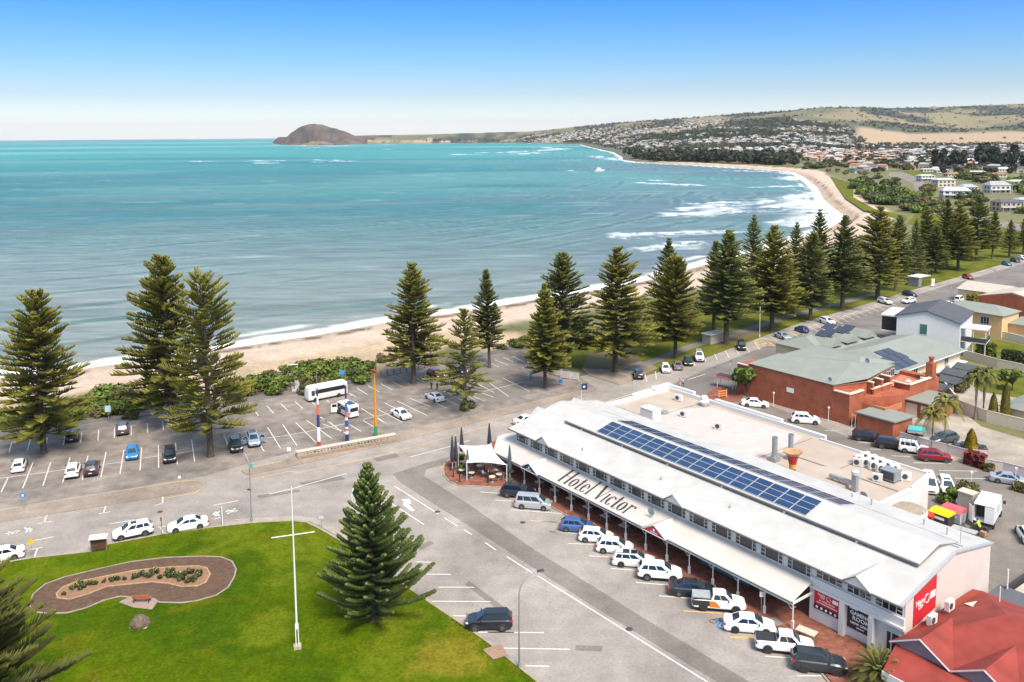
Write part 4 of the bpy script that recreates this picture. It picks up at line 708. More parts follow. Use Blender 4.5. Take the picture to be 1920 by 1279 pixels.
# upper floor windows
def hwin(u0, u1, z0, z1, mode, v=3.2):
    f = MB(); g = MB(); w = u1-u0; t = .06
    g.b2((u0+.02, v-.03, z0+.02), (u1-.02, v+.05, z1-.02))
    def bar(a, c, e, h): f.b2((a, v-.07, e), (c, v-.02, h))
    bar(u0, u1, z0-.05, z0+t); bar(u0, u1, z1-t, z1+.02)
    if mode == 3:
        xs = [u0, u0+w*.2, u1-w*.2, u1-t]
    else: xs = [u0, u0+w*.25, u0+w*.5-.03, u1-w*.25, u1-t]
    for x in xs: bar(x, x+t, z0, z1)
    for a, c in ((u0, u0+w*.2 if mode == 3 else u0+w*.25), (u1-w*.2 if mode == 3 else u1-w*.25, u1)):
        for k in (1, 2): bar(a, c, z0+(z1-z0)*k/3-.025, z0+(z1-z0)*k/3+.025)
    fo = Hh.part(f, 'window', [TRIM]); link('pane', g.mesh('pane', [GLASS]), fo)
for i in range(15): hwin(-6.0+i*3.27, -6.0+i*3.27+2.75, 4.12, 5.42, 3)
for u0, u1 in ((43.1, 45.95), (46.45, 48.95), (49.3, 52.0)): hwin(u0, u1, 4.5, 5.75, 4)
# verandah
def vz(v): return 3.0+(v+.35)*.31
b = MB(); e = .07
top = [(-6.9, -.35), (42.9, -.35), (42.9, 3.195), (-6.0, 3.195), (-9.2, 3.195), (-9.6, 2.4)]
b.add([(u, v, vz(v)) for u, v in top]+[(u, v, vz(v)-e) for u, v in top], [(0, 1, 2, 3, 4, 5), (11, 10, 9, 8, 7, 6)]+[(i, 6+i, 6+(i+1) % 6, (i+1) % 6) for i in range(6)])
b.add([(-9.6, 2.4, vz(2.4)), (-9.2, 3.195, vz(3.195)), (-6.0, 3.195, 4.1), (-6.0, 20, 4.1), (-9.9, 20, 3.0), (-9.9, 3.0, 3.0)], [(0, 5, 4, 3, 2, 1)])
Hh.part(b, 'verandah_roof', [ROOFV])
b = MB(); b.ext([(-.45, 2.86), (-.45, 3.01), (-.352, 3.01), (-.352, 2.86)], -6.9, 43.0); Hh.part(b, 'verandah_gutter', [GUT])
b = MB(); b.ext([(-.3, 2.62), (-.3, 2.88), (-.22, 2.88), (-.22, 2.62)], -6.5, 42.9); 
for i in range(14):
    for sg in (-1, 1): b.tube([(i*3.29, -.26, 2.25), (i*3.29+sg*.45, -.26, 2.62)], .03, 4)
b.b2((42.84, -.3, 2.7), (42.94, 3.1, 2.95)); Hh.part(b, 'verandah_beam', [TRIM])
for i in range(14):
    b = MB(); b.tube([(i*3.29, 0, .13), (i*3.29, 0, 2.9)], .07, 8); b.box((i*3.29, 0, .5), (.22, .22, .72)); b.box((i*3.29, 0, .88), (.26, .26, .05)); Hh.part(b, 'verandah_post', [TRIM])
for u0, m, txt in ((.0, SIGNB, 'V'), (23.1, SIGNR, 'BOTTLE')):
    b = MB(); um = u0+1.65; zt = 4.0; vb = -.35+(zt-3)/.31
    for sg in (-1, 1): b.add([(um, -.55, zt), (um+sg*1.95, -.55, 3.0), (um+sg*1.95, -.33, 3.02), (um, vb, zt+.02)], [(0, 1, 2, 3)])
    go = Hh.part(b, 'verandah_gablet', [ROOFV])
    b = MB(); b.add([(um-1.75, -.5, 2.9), (um+1.75, -.5, 2.9), (um, -.5, 3.92)], [(0, 1, 2)]); link('gable_sign', b.mesh('gable_sign', [m]), go)
    b = MB()
    for p, q in (((um-1.85, 2.86), (um+1.85, 2.86)), ((um-1.9, 2.9), (um, 3.97)), ((um+1.9, 2.9), (um, 3.97))): b.tube([(p[0], -.53, p[1]), (q[0], -.53, q[1])], .06, 4)
    link('gable_trim', b.mesh('gable_trim', [TRIM]), go)
    b = MB(); b.lathe([(.16, 0), (.16, .03)], 12, (um, -.505, 3.38), 'y'); b.b2((um-.55, -.53, 3.05), (um+.55, -.505, 3.13)); link('sign_emblem', b.mesh('sign_emblem', [SIGNW]), go)
# painted roof lettering, serif, lying on the verandah roof
def letters():
    b = MB(); s = math.sqrt(1+.31**2)
    def P3(x, y): x = 6.9+(x-6.9)*1.06; v = .12+y/s; return (x+y*.0, v-.0, vz(v)+.012)
    def poly(pts): b.add([P3(*p) for p in pts], [tuple(range(len(pts)))])
    def stem(x, y0, y1, w=.34, sf=.15):
        poly([(x, y0), (x+w, y0), (x+w, y1), (x, y1)])
        for y, d in ((y0, .07), (y1-.07, .07)): 
            if sf: poly([(x-sf, y), (x+w+sf, y), (x+w+sf, y+d), (x-sf, y+d)])
    def ring(cx, cy, rx, ry, wx=.33, wy=.10, a0=0, a1=360, n=24):
        for i in range(n):
            t0, t1 = [math.radians(a0+(a1-a0)*k/n) for k in (i, i+1)]
            poly([(cx+rx*math.cos(t0), cy+ry*math.sin(t0)), (cx+rx*math.cos(t1), cy+ry*math.sin(t1)), (cx+(rx-wx)*math.cos(t1), cy+(ry-wy)*math.sin(t1)), (cx+(rx-wx)*math.cos(t0), cy+(ry-wy)*math.sin(t0))])
    CAP, XH = 2.75, 1.75
    x = 6.9; stem(x, 0, CAP); stem(x+1.05, 0, CAP); poly([(x+.2, CAP*.5), (x+1.1, CAP*.5), (x+1.1, CAP*.5+.08), (x+.2, CAP*.5+.08)])
    x = 8.6; ring(x+.5, XH/2, .52, XH/2)
    x = 9.75; stem(x+.2, 0, CAP*.82, .32, 0); poly([(x, XH-.06), (x+.72, XH-.06), (x+.72, XH+.03), (x, XH+.03)]); ring(x+.62, .22, .42, .24, .2, .09, 180, 330, 8)
    x = 10.6; ring(x+.5, XH/2, .52, XH/2, .33, .10, 30, 325); poly([(x+.1, XH*.56), (x+.98, XH*.56), (x+.98, XH*.56+.07), (x+.1, XH*.56+.07)]); poly([(x+.99, XH*.56), (x+.80, XH*.56), (x+.72, XH*.9), (x+.93, XH*.78)])
    x = 11.85; stem(x, 0, CAP*1.05, .26, .1)
    x = 13.0; poly([(x, CAP), (x+.40, CAP), (x+.90, .1), (x+.74, 0), (x+.66, 0)]); poly([(x+.68, 0), (x+.78, 0), (x+1.45, CAP), (x+1.35, CAP)]); poly([(x-.15, CAP-.07), (x+.45, CAP-.07), (x+.45, CAP), (x-.15, CAP)]); poly([(x+1.15, CAP-.07), (x+1.6, CAP-.07), (x+1.6, CAP), (x+1.15, CAP)])
    x = 14.55; stem(x, 0, XH, .25, .1)
    x = 15.05; ring(x+.5, XH/2, .52, XH/2, .33, .10, 40, 325); poly([(x+.72, XH*.8), (x+.95, XH*.74), (x+.95, XH*.9), (x+.78, XH*.97)])
    x = 16.1; stem(x+.2, 0, CAP*.82, .32, 0); poly([(x, XH-.06), (x+.72, XH-.06), (x+.72, XH+.03), (x, XH+.03)]); ring(x+.62, .22, .42, .24, .2, .09, 180, 330, 8)
    x = 16.95; ring(x+.5, XH/2, .52, XH/2)
    x = 18.25; stem(x, 0, XH, .25, .12); ring(x+.55, XH*.62, .42, XH*.38, .2, .1, 55, 150, 8); poly([(x+.62, XH*.78), (x+.9, XH*.78), (x+.9, XH*.98), (x+.62, XH*.98)])
    o = Hh.part(b, 'roof_lettering', [mat('lettering_grey', (.035, .033, .032), .8, var=.1)]); return o
letters()
# ground floor openings and signs
for u0, u1 in ((1, 4.6), (6.4, 9.6), (11.5, 14.4), (16.2, 18.2), (20.5, 23.6), (25.4, 28.2), (36.8, 40)):
    b = MB(); b.b2((u0, 3.12, .5), (u1, 3.19, 2.6)); wo = Hh.part(b, 'shopfront_window', [mat('brown_timber', (.09, .045, .025), .6)]); g = MB(); g.b2((u0+.12, 3.08, .65), (u1-.12, 3.115, 2.45)); link('pane', g.mesh('pane', [GLASS]), wo)
TEAL = mat('teal_paint', (.06, .17, .19), .6, var=.15)
b = MB(); b.b2((28.8, 2.6, .3), (35.6, 3.19, 1.0)); b.b2((28.8, 2.5, 1.0), (35.6, 3.19, 1.12)); Hh.part(b, 'servery_counter', [TEAL])
b = MB(); b.b2((29, 3.1, 1.25), (35.4, 3.19, 2.5)); wo = Hh.part(b, 'servery_window', [TEAL]); g = MB()
for k in range(4): g.b2((29.15+k*1.57, 3.05, 1.35), (30.5+k*1.57, 3.095, 2.4))
link('pane', g.mesh('pane', [GLASSB]), wo)
def sign(u0, u1, z0, z1, v, m, name='sign_board'):
    b = MB(); b.b2((u0, v-.06, z0), (u1, v, z1)); return Hh.part(b, name, [m])
s = sign(43.15, 45.95, 1.95, 3.33, 2.94, SIGNR); b = MB(); b.b2((43.15, 2.865, 1.45), (45.95, 2.94, 1.95)); link('sign_strip', b.mesh('sign_strip', [BLK]), s)
def stx(par, txt, size, u, z, v, m=SIGNW, sx=1., bold=.0): front_text(par, txt, size, u, v-.075, z, m, sx, bold)
stx(s, 'Night', .36, 43.95, 3.05, 2.94); stx(s, 'CAP', .26, 44.05, 2.80, 2.94); b = MB(); b.tube([(44.72+.22*math.cos(t), 2.87, 2.92+.22*math.sin(t)) for t in [i*2*math.pi/14 for i in range(15)]], .02, 4); b.b2((45.15, 2.86, 2.75), (45.75, 2.88, 3.1)); link('sign_emblem', b.mesh('sign_emblem', [SIGNW]), s)
stx(s, 'AT HOTEL VICTOR', .21, 44.55, 2.45, 2.94, SIGNW, .95); b = MB()
for k in range(14): b.b2((43.45+k*.16, 2.865, 2.16), (43.57+k*.16, 2.88, 2.24))
for k in range(5): b.lathe([(.13, 0), (.13, .03)], 8, (43.5+k*.5, 2.85, 1.7), 'y')
link('sign_emblem', b.mesh('sign_emblem', [SIGNW]), s)
s = sign(46.55, 48.95, 1.0, 3.33, 3.28, BLK); stx(s, 'GAMING', .52, 47.85, 2.62, 3.28, SIGNW, 1.0, .012); stx(s, 'ROOM', .56, 47.95, 2.12, 3.28, SIGNW, 1.05, .012); stx(s, 'NOW OPEN', .34, 47.8, 1.62, 3.28, SIGNW, 1.0, .008); b = MB(); b.b2((47.5, 3.19, 1.25), (48.3, 3.215, 1.34)); b.b2((46.8, 3.19, 3.0), (47.6, 3.215, 3.1)); link('sign_strip', b.mesh('sign_strip', [SIGNW]), s)
sign(40.6, 42.4, 1.3, 3.1, 3.18, BLK)
b = MB(); b.b2((50.5, 3.2, .15), (51.95, 3.29, 2.6)); d = Hh.part(b, 'entrance_door', [TRIM]); g = MB(); g.b2((50.55, 3.17, .2), (50.9, 3.198, 2.5)); g.b2((51.05, 3.17, .2), (51.85, 3.198, 2.5)); link('pane', g.mesh('pane', [GLASS]), d)
b = MB(); b.add([(52.2, 4.6, 3.0), (52.2, 8.6, 3.6), (52.2, 8.6, 6.9), (52.2, 4.6, 6.15)], [(0, 1, 2, 3)]); b.add([(52.165, 4.6, 3.0), (52.165, 8.6, 3.6), (52.165, 8.6, 6.9), (52.165, 4.6, 6.15)], [(3, 2, 1, 0)]); s = Hh.part(b, 'end_wall_sign', [SIGNR])
front_text(s, 'Night', .75, 52.21, 5.7, 5.1, SIGNW, .9, 0, face='side'); front_text(s, 'CAP', .5, 52.21, 5.8, 4.6, SIGNW, .9, 0, face='side'); b = MB(); b.tube([(52.22, 6.9+.42*math.cos(t), 5.1+.42*math.sin(t)) for t in [i*2*math.pi/14 for i in range(15)]], .035, 4); b.b2((52.205, 7.5, 4.85), (52.225, 8.4, 5.5)); link('sign_emblem', b.mesh('sign_emblem', [SIGNW]), s)
# roof clutter
b = MB()
for uu, vv, hh in ((7.2, 4.2, .3), (20.6, 5.0, .25), (30.8, 5.2, .25), (40.5, 17.2, .6), (46.5, 17.0, .5), (38, 17.5, .35), (49.2, 16.4, .7)): b.tube([(uu, vv, roofz(vv)-.05), (uu, vv, roofz(vv)+hh)], .07, 6); b.tube([(uu, vv, roofz(vv)+hh), (uu, vv, roofz(vv)+hh+.05)], .12, 6)
Hh.part(b, 'vent_pipe', [STEEL])
def dish(name, bld, u, v, z, k, label=None):
    b = MB(); b.lathe([(.02*k, .0), (.25*k, .04*k), (.45*k, .14*k), (.46*k, .16*k), (.2*k, .06*k)], 14, (u, v-.0, z+.7*k), 'y'); b.tube([(u, v+.05, z), (u, v, z+.6*k)], .03*k, 5); return bld.part(b, name, [STEEL], smooth=40)
dish('satellite_dish', Hh, 22.6, 1.4, vz(1.4), 1.1)
b = MB(); b.tube([(39.6, 16.3, roofz(16.3)), (39.6, 16.3, roofz(16.3)+4.4)], .045, 6); Hh.part(b, 'antenna_mast', [ALU])
b = MB(); b.tube([(51.2, 15.0, roofz(15)), (51.2, 15.0, roofz(15)+3.6)], .03, 5)
for k in range(5): b.tube([(51.2-.3, 15, roofz(15)+2.6+k*.2), (51.2+.3, 15, roofz(15)+2.6+k*.2)], .012, 4)
b.tube([(50.2, 13.5, roofz(13.5)+.05), (51.8, 13.5, roofz(13.5)+.05)], .06, 5); b.tube([(50.2, 14.3, roofz(14.3)+.05), (51.8, 14.3, roofz(14.3)+.05)], .06, 5); Hh.part(b, 'television_antenna', [STEEL])
# ------------------------------------------------ flat roofed rear annex
An = Bld('flat_roofed_annex', 'flat buff roofed hotel annex with white parapet and stepped pediment', 'building', 14, 28)
FLAT = mat('buff_roof_membrane', (.37, .30, .245), .9, var=0, scale=.3, col2=(.43, .365, .31)); 
pol = [(-8.2, 20.2), (38.0, 20.2), (38.0, 30.3), (37.0, 36.6), (21.5, 36.6), (21.5, 37.3), (-8.2, 37.3)]
b = MB(); b.prism(pol, 0, 4.55); An.part(b, 'wall', [WWALL]); 
b = MB(); b.sheet([(-8.0, 20.3), (37.8, 20.3), (37.8, 30.2), (36.8, 36.4), (21.4, 36.4), (21.4, 37.1), (-8.0, 37.1)], 4.56); An.part(b, 'roof', [FLAT])
b = MB(); b.sheet([(0.5, 22.5), (19, 22.5), (21, 29), (19, 36), (2, 36), (-1, 30)], 4.575); An.part(b, 'roof_recoating', [mat('pale_recoat', (.46, .425, .40), .9, var=.08, scale=.6)])
b = MB(); [b.b2((u_, 20.6, 4.57), (u_+.12, 36.3, 4.62)) for u_ in (-.2, 20.2, 29.0)]; b.b2((21, 28.4, 4.57), (37.4, 28.6, 4.66)); An.part(b, 'roof_seam', [mat('seam_grey', (.25, .22, .19), .9)])
b = MB()
def para(u0, v0, u1, v1, z, t=.3):
    d = Vector((u1-u0, v1-v0)); b.box(((u0+u1)/2, (v0+v1)/2, (4.4+z)/2), (d.length+t, t, z-4.4), math.atan2(d.y, d.x))
para(-8.2, 20.4, -8.2, 37.3, 5.15, .5); para(-8.2, 37.3, 21.5, 37.3, 5.15, .5); para(21.5, 36.5, 37.0, 36.5, 4.85, .25); para(37.0, 36.5, 38, 30.3, 4.85, .25); para(38, 30.3, 38, 20.4, 4.85, .25); para(-8.0, 20.35, 38, 20.35, 4.9, .3)
para(-8.35, 29, -8.35, 33.5, 5.5, .55); para(-8.35, 33.6, -8.35, 37.3, 5.8, .55); para(-8.2, 37.5, -3, 37.5, 5.6, .55); para(2.0, 37.5, 14, 37.5, 5.5, .6)
An.part(b, 'parapet', [TRIM])
b = MB(); b.prism([(27, 20.6), (27, 27), (29, 28.6), (31, 28.6), (33, 27), (33, 20.6)], 4.57, 4.95); An.part(b, 'roof_upstand', [FLAT])
for v0, w in ((21.6, 1.1), (25.6, .9), (27.6, 1.1)):
    b = MB(); b.b2((38.0, v0, 1.6), (38.05, v0+w, 3.4)); wo = An.part(b, 'window', [TRIM]); g = MB(); g.b2((38.051, v0+.1, 1.7), (38.07, v0+w-.1, 3.3)); link('pane', g.mesh('pane', [GLASS]), wo)
# things standing on the roofs
ACW = mat('air_conditioner_white', (.66, .65, .62), .6, var=.06); FAN = mat('fan_grille', (.05, .05, .055), .6)
def ac_unit(u, v, z, label, rz=0., s=1., group=None, dark=False):
    o = thing('air_conditioner', label, 'air conditioner', HT(u, v, z), HA+rz, group); b = MB(); b.box((0, 0, .45*s), (.95*s, .38*s, .78*s)); b.b2((-.4*s, -.18*s, 0), (-.3*s, .18*s, .07*s)); b.b2((.3*s, -.18*s, 0), (.4*s, .18*s, .07*s)); b.build('casing', ACW, o)
    f = MB(); f.lathe([(.0, 0), (.27*s, 0), (.27*s, .03)], 12, (-.14*s, -.19*s, .46*s), 'y'); f.build('fan_grille', FAN, o); return o
for u, v, l in ((-3.2, 34.2, 'small white air conditioner near the roof pediment'), (2.8, 28.8, 'white air conditioner on bare roof near the screened plant'), (9.8, 28.6, 'white air conditioner alone in the middle of the roof'), (30, 32.0, 'white air conditioner by the right hand parapet ridge'), (15, 21.4, 'white air conditioner behind the middle of the solar array'), (16.6, 21.3, 'second white air conditioner behind the middle of the solar array'), (33.6, 21.4, 'white air conditioner at the right end of the rear solar row')):
    ac_unit(u, v, 4.57, l, .3, 1.25)
k = 0
for r in range(2):
    for c in range(5): k += 1; ac_unit(29.4+c*1.15, 33.0+r*1.5-.2*c, 4.57, 'white air conditioner in the tight bank near the rear parapet', 1.2, 1.35, 'bank of air conditioners')
for p, q in (((1754, 1105), 1), ((1769, 1080), 1)): pass
def flue(u, v, h, r, label, cone=False):
    o = thing('roof_flue', label, 'flue', HT(u, v, 4.57), HA); b = MB(); b.lathe([(r, 0), (r, h), (r*1.15, h), (r*1.15, h+.1), (r*.85, h+.1), (r*.8, h-.4)], 14); b.build('pipe', STEEL, o, 40); c = MB(); c.box((0, 0, .3), (1.5*r*2, 1.5*r*2, .6)); c.build('base_box', STEEL, o)
flue(22.2, 24.9, 3.2, .36, 'shorter of two galvanised flues on the flat roof'); flue(23.2, 27.0, 3.4, .34, 'taller galvanised flue with stained base on the flat roof')
o = thing('painted_roof_vent', 'flared roof vent painted red, yellow and blue in bands', 'roof vent', HT(26.6, 22.6, 4.57), HA)
b = MB(); b.lathe([(.38, 0), (.4, .95)], 16); b.build('blue_band', mat('vent_blue', (.02, .10, .20), .5), o, 30); b = MB(); b.lathe([(.4, .951), (.46, 1.55)], 16); b.build('yellow_band', mat('vent_yellow', (.60, .32, .04), .5), o, 30); b = MB(); b.lathe([(.46, 1.551), (.72, 2.7)], 16); b.build('red_band', mat('vent_red', (.45, .02, .025), .5), o, 30)
b = MB(); b.lathe([(.72, 2.701), (1.15, 3.1), (1.2, 3.2), (1.05, 3.15), (.6, 2.85), (.01, 2.8)], 18); b.build('flared_cap', mat('vent_cap', (.45, .24, .13), .7, var=.3, scale=3), o, 40)
o = thing('plant_screen', 'slatted metal screen round the rooftop plant beside a white cabinet', 'screen', HT(-.5, 22.5, 4.57), HA); b = MB()
for k in range(9): b.b2((-4, -1.2, .1+k*.15), (4, -1.15, .18+k*.15))
b.build('slat_panel', mat('screen_grey', (.30, .28, .26), .7), o); b = MB()
for k in range(5): b.b2((-4+k*2-.04, -1.25, 0), (-4+k*2+.04, -1.1, 1.5))
b.build('post', STEEL, o); tag(MB().box((0, 0, .85), (2.6, 1.8, 1.7)).box((0, 0, 1.74), (2.7, 1.9, .08)).build('plant_cabinet', [ACW], None, None, HT(0.2, 24.2, 4.57), HA), 'white metal plant cabinet on the flat roof behind the slatted screen', 'cabinet')
o = thing('roof_duct', 'bent metal exhaust duct with cowl on the flat roof', 'duct', HT(33.5, 24.5, 4.57), HA); b = MB(); b.box((-1.2, 0, .9), (3.2, .45, .45)); b.box((.6, 0, 1.1), (.6, .6, 2.0)); b.build('duct', STEEL, o); b = MB(); b.lathe([(.45, 2.1), (.5, 2.5), (.1, 2.7)], 10, (.6, 0, 0)); b.build('cowl', ALU, o); b = MB(); [b.b2((x-.04, -.2, 0), (x+.04, .2, .7)) for x in (-2.5, -1.5)]; b.build('support', STEEL, o)
o = thing('evaporative_cooler', 'large grey box cooler on the far right of the flat roof', 'cooler', HT(35.0, 31.0, 4.57), HA); b = MB(); b.box((0, 0, .8), (1.9, 1.6, 1.2)); b.box((0, 0, 1.43), (2.0, 1.7, .06)); b.build('casing', STEEL, o); b = MB(); b.b2((-.8, -.83, .3), (.8, -.805, 1.3)); b.build('louvre', FAN, o); ac_unit(36.2, 32.4, 4.57, 'white twin fan unit beside the grey box cooler', .8, 1.3); ac_unit(34.2, 29.4, 4.57, 'small bluish grey unit in front of the box cooler', .4, 1.2)
dish('satellite_dish', An, 36.6, 22.4, 4.57, 1.2)
o = thing('roof_ventilator', 'white ball shaped ventilator on the roof by the rear parapet', 'ventilator', HT(1.0, 35.6, 4.57), HA); b = MB(); b.lathe([(.45, 0), (.5, .3), (.75, .5), (.8, .75), (.55, 1.0), (.6, 1.4), (.5, 1.6), (.05, 1.7)], 14); b.build('hood', ACW, o, 40); b = MB(); b.box((0, 0, .06), (1.3, 1.3, .12)); b.build('base', STEEL, o)
tag(MB().lathe([(.6, 0), (.6, .25), (.4, .4), (.05, .45)], 12).build('roof_vent', [STEEL], None, 40, HT(-.2, 27.8, 4.57), HA), 'low round metal vent on the roof left of an air conditioner', 'vent')
# ================================================================ OTHER NEAR BUILDINGS (same street frame)
ROOFG = mat('grey_green_steel_roof', (.235, .255, .225), .55, var=.07, scale=.4, wave=('X', 5.0), bump=.2); ROOFD = mat('dark_grey_roof', (.075, .078, .088), .6, var=.12, scale=.8); ROOFR = mat('red_steel_roof', (.25, .045, .034), .65, var=.22, scale=.5, spec=.25, wave=('X', 5.0), bump=.2); COPE = mat('cream_coping', (.66, .55, .44), .8, var=.06)
TERR = mat('terracotta_paint', (.46, .17, .09), .8, var=.1); GDOOR = mat('cream_garage_door', (.60, .50, .40), .7, var=.04, wave=('Z', 6), bump=.3); HOUSEW = mat('white_house_render', (.60, .61, .62), .8, var=.04); ORANGEW = mat('apricot_render', (.66, .43, .22), .85, var=.06); FENCEC = mat('cream_fence_panel', (.62, .52, .40), .8, var=.06)
def gable(bl, u0, u1, v0, v1, z, rise, m, along='u', over=.4, th=.12, name='roof', hip=0.):
    b = MB()
    if along == 'u':
        vm = (v0+v1)/2; a, c = u0-over, u1+over; h = hip
        vs = [(a, v0-over, z), (c, v0-over, z), (c, v1+over, z), (a, v1+over, z), (a+h, vm, z+rise), (c-h, vm, z+rise)]
        b.add(vs, [(0, 1, 5, 4), (2, 3, 4, 5), (1, 2, 5), (3, 0, 4)]); b.add([(p[0], p[1], p[2]-th) for p in vs[:4]], [(3, 2, 1, 0)]); q = [*vs[:4]]
    else:
        um = (u0+u1)/2; a, c = v0-over, v1+over; h = hip
        vs = [(u0-over, a, z), (u1+over, a, z), (u1+over, c, z), (u0-over, c, z), (um, a+h, z+rise), (um, c-h, z+rise)]
        b.add(vs, [(1, 2, 5, 4), (3, 0, 4, 5), (0, 1, 4), (2, 3, 5)]); b.add([(p[0], p[1], p[2]-th) for p in vs[:4]], [(3, 2, 1, 0)]); q = vs[:4]
    for i in range(4):
        p, r = q[i], q[(i+1) % 4]; b.add([p, r, (r[0], r[1], z-th), (p[0], p[1], z-th)], [(3, 2, 1, 0)])
    return bl.part(b, name, [m])
def skew(bl, lo, hi, m, u0, u1, v0, v1, name='roof', axis='v', th=.15):
    "single-pitch roof from height lo to hi"
    z = {'v': [lo, lo, hi, hi], 'u': [lo, hi, hi, lo]}[axis]; P = [(u0, v0), (u1, v0), (u1, v1), (u0, v1)]; b = MB()
    b.add([(p[0], p[1], q) for p, q in zip(P, z)]+[(p[0], p[1], q-th) for p, q in zip(P, z)], [(0, 1, 2, 3), (7, 6, 5, 4), (0, 4, 5, 1), (1, 5, 6, 2), (2, 6, 7, 3), (3, 7, 4, 0)]); return bl.part(b, name, [m])
def bwin(bl, face, a0, a1, z0, z1, at, frame=TRIM, glass=GLASSB, name='window', mull=1):
    f = MB(); g = MB(); t = .07
    def bx(mb, p, q, r, s, d0, d1):
        if face == 'front': mb.b2((p, at-d1, r), (q, at-d0, s))
        elif face == 'right': mb.b2((at+d0, p, r), (at+d1, q, s))
    for p, q, r, s in ((a0, a1, z0, z0+t), (a0, a1, z1-t, z1), (a0, a0+t, z0, z1), (a1-t, a1, z0, z1)): bx(f, p, q, r, s, .0, .06)
    for k in range(1, mull+1): x = a0+(a1-a0)*k/(mull+1); bx(f, x-.03, x+.03, z0, z1, .0, .06)
    bx(g, a0+.03, a1-.03, z0+.03, z1-.03, -.03, .03); fo = bl.part(f, name, [frame]); link('pane', g.mesh('pane', [glass]), fo); return fo
# red brick building
B1 = Bld('brick_building', 'large windowless red brick building with grey green roofs behind the hotel yard', 'building', 3, 66)
b = MB(); b.prism([(-7, 57), (10.2, 57), (12.3, 63.5), (9.7, 76.6), (-7, 77)], 0, 6.1); b.prism([(10.2, 57.03), (13.2, 57.03), (13.2, 61), (12.1, 63.4)], 0, 5.2); b.b2((12.35, 63.6, 4.0), (13.3, 64.1, 6.0)); b.b2((12.0, 66.4, 4.0), (13.3, 66.9, 6.0)); b.b2((11.4, 69.2, 4.0), (13.2, 69.7, 6.0)); b.b2((13.0, 63.6, 4.0), (13.3, 69.7, 4.9)); b.b2((-9.6, 57.05, 0), (-7.001, 62, 5.6)); B1.part(b, 'wall', [BRICK])
b = MB(); b.add([(-7.1, 56.9, 6.2), (10.3, 56.9, 6.2), (12.5, 63.5, 6.6), (9.8, 76.8, 6.2), (-7.1, 65.0, 6.2), (-5, 63, 7.5), (7.5, 66.5, 7.9)], [(0, 1, 2, 6, 5), (2, 3, 6), (3, 4, 5, 6), (4, 0, 5)]); b.add([(-7.1, 56.9, 6.05), (10.3, 56.9, 6.05), (12.5, 63.5, 6.05), (9.8, 76.8, 6.05), (-7.1, 65, 6.05)], [(4, 3, 2, 1, 0)]); B1.part(b, 'roof', [ROOFG])
gable(B1, -7, 8.5, 66.5, 78.5, 6.2, 1.4, ROOFG, 'u', .2, hip=3, name='rear_roof')
b = MB(); b.b2((-9.7, 56.95, 5.6), (-6.9, 57.4, 5.75)); b.b2((10.3, 56.9, 5.2), (13.3, 57.5, 5.38)); b.b2((12.8, 57.5, 5.2), (13.4, 61, 5.38)); b.b2((12.95, 63.5, 4.9), (13.4, 69.8, 5.05)); b.b2((12.3, 63.55, 6.0), (13.35, 64.15, 6.15)); b.b2((11.95, 66.35, 6.0), (13.35, 66.95, 6.15)); b.b2((11.35, 69.15, 6.0), (13.25, 69.75, 6.15)); b.b2((15.6, 70.5, 5.0), (16.2, 79.2, 5.17)); b.b2((12.8, 70.3, 5.0), (15.6, 70.8, 5.17)); B1.part(b, 'coping', [COPE])
b = MB(); b.prism([(13.2, 61), (16.0, 66.2), (16.0, 79), (9.6, 79), (9.6, 77), (12.2, 63.6)], 0, 4.0); b.b2((15.7, 70.6, 4.0), (16.0, 79, 5.0)); b.b2((13.2, 70.6, 4.0), (15.7, 70.8, 5.0)); b.b2((9.5, 79.01, 0), (16, 80.5, 4.6)); B1.part(b, 'terrace_wing', [BRICK])
b = MB(); b.sheet([(11.6, 70.8), (15.68, 70.8), (15.68, 78.9), (10.0, 78.9)], 4.03); B1.part(b, 'terrace_floor', [TERR])
b = MB(); b.b2((13.2, 60.9, 2.2), (17.2, 61.0, 3.2)); b.b2((17.1, 61, 2.2), (17.2, 66, 3.2)); b.add([(14.2, 62, 3.9), (14.3, 62, 3.9), (16.9, 66, 2.6), (16.8, 66, 2.6)], [(0, 1, 2, 3)]); b.b2((13.3, 61.0, 2.1), (17.1, 66, 2.2)); B1.part(b, 'stair_balcony', [TERR])
bwin(B1, 'right', 72, 73.6, 4.5, 5.9, 10.8); bwin(B1, 'right', 74.4, 75.8, 4.5, 5.9, 10.3)
for v_, u_ in ((64.3, 12.25), (67.1, 11.7)): b = MB(); b.b2((u_, v_, 4.1), (u_+.12, v_+1.8, 5.8)); B1.part(b, 'balcony_door', [GLASS])
o = thing('outdoor_table', 'small white table on the terracotta roof terrace', 'table', HT(14.2, 73.5, 4.03), HA); b = MB(); b.lathe([(.5, .7), (.5, .76), (.02, .76)], 12); b.build('table_top', TRIM, o); b = MB(); b.tube([(0, 0, 0), (0, 0, .7)], .05, 5); b.build('pedestal', TRIM, o)
for k_ in range(3): a_ = k_*2.1; o = thing('outdoor_chair', 'white chair at the small table on the roof terrace', 'chair', HT(14.2+.9*math.cos(a_), 73.5+.9*math.sin(a_), 4.03), HA+a_, 'chairs on the roof terrace'); b = MB(); b.b2((-.22, -.22, .4), (.22, .22, .45)); b.build('seat', TRIM, o); b = MB(); b.b2((.18, -.22, .45), (.22, .22, .85)); b.build('backrest', TRIM, o); [MB().tube([(x_, y_, 0), (x_, y_, .4)], .02, 4).build('leg', TRIM, o) for x_ in (-.2, .2) for y_ in (-.2, .2)]
ac_unit(14.9, 77.2, 4.03, 'white air conditioner on the roof terrace beside the chimney', .4, 1.1)
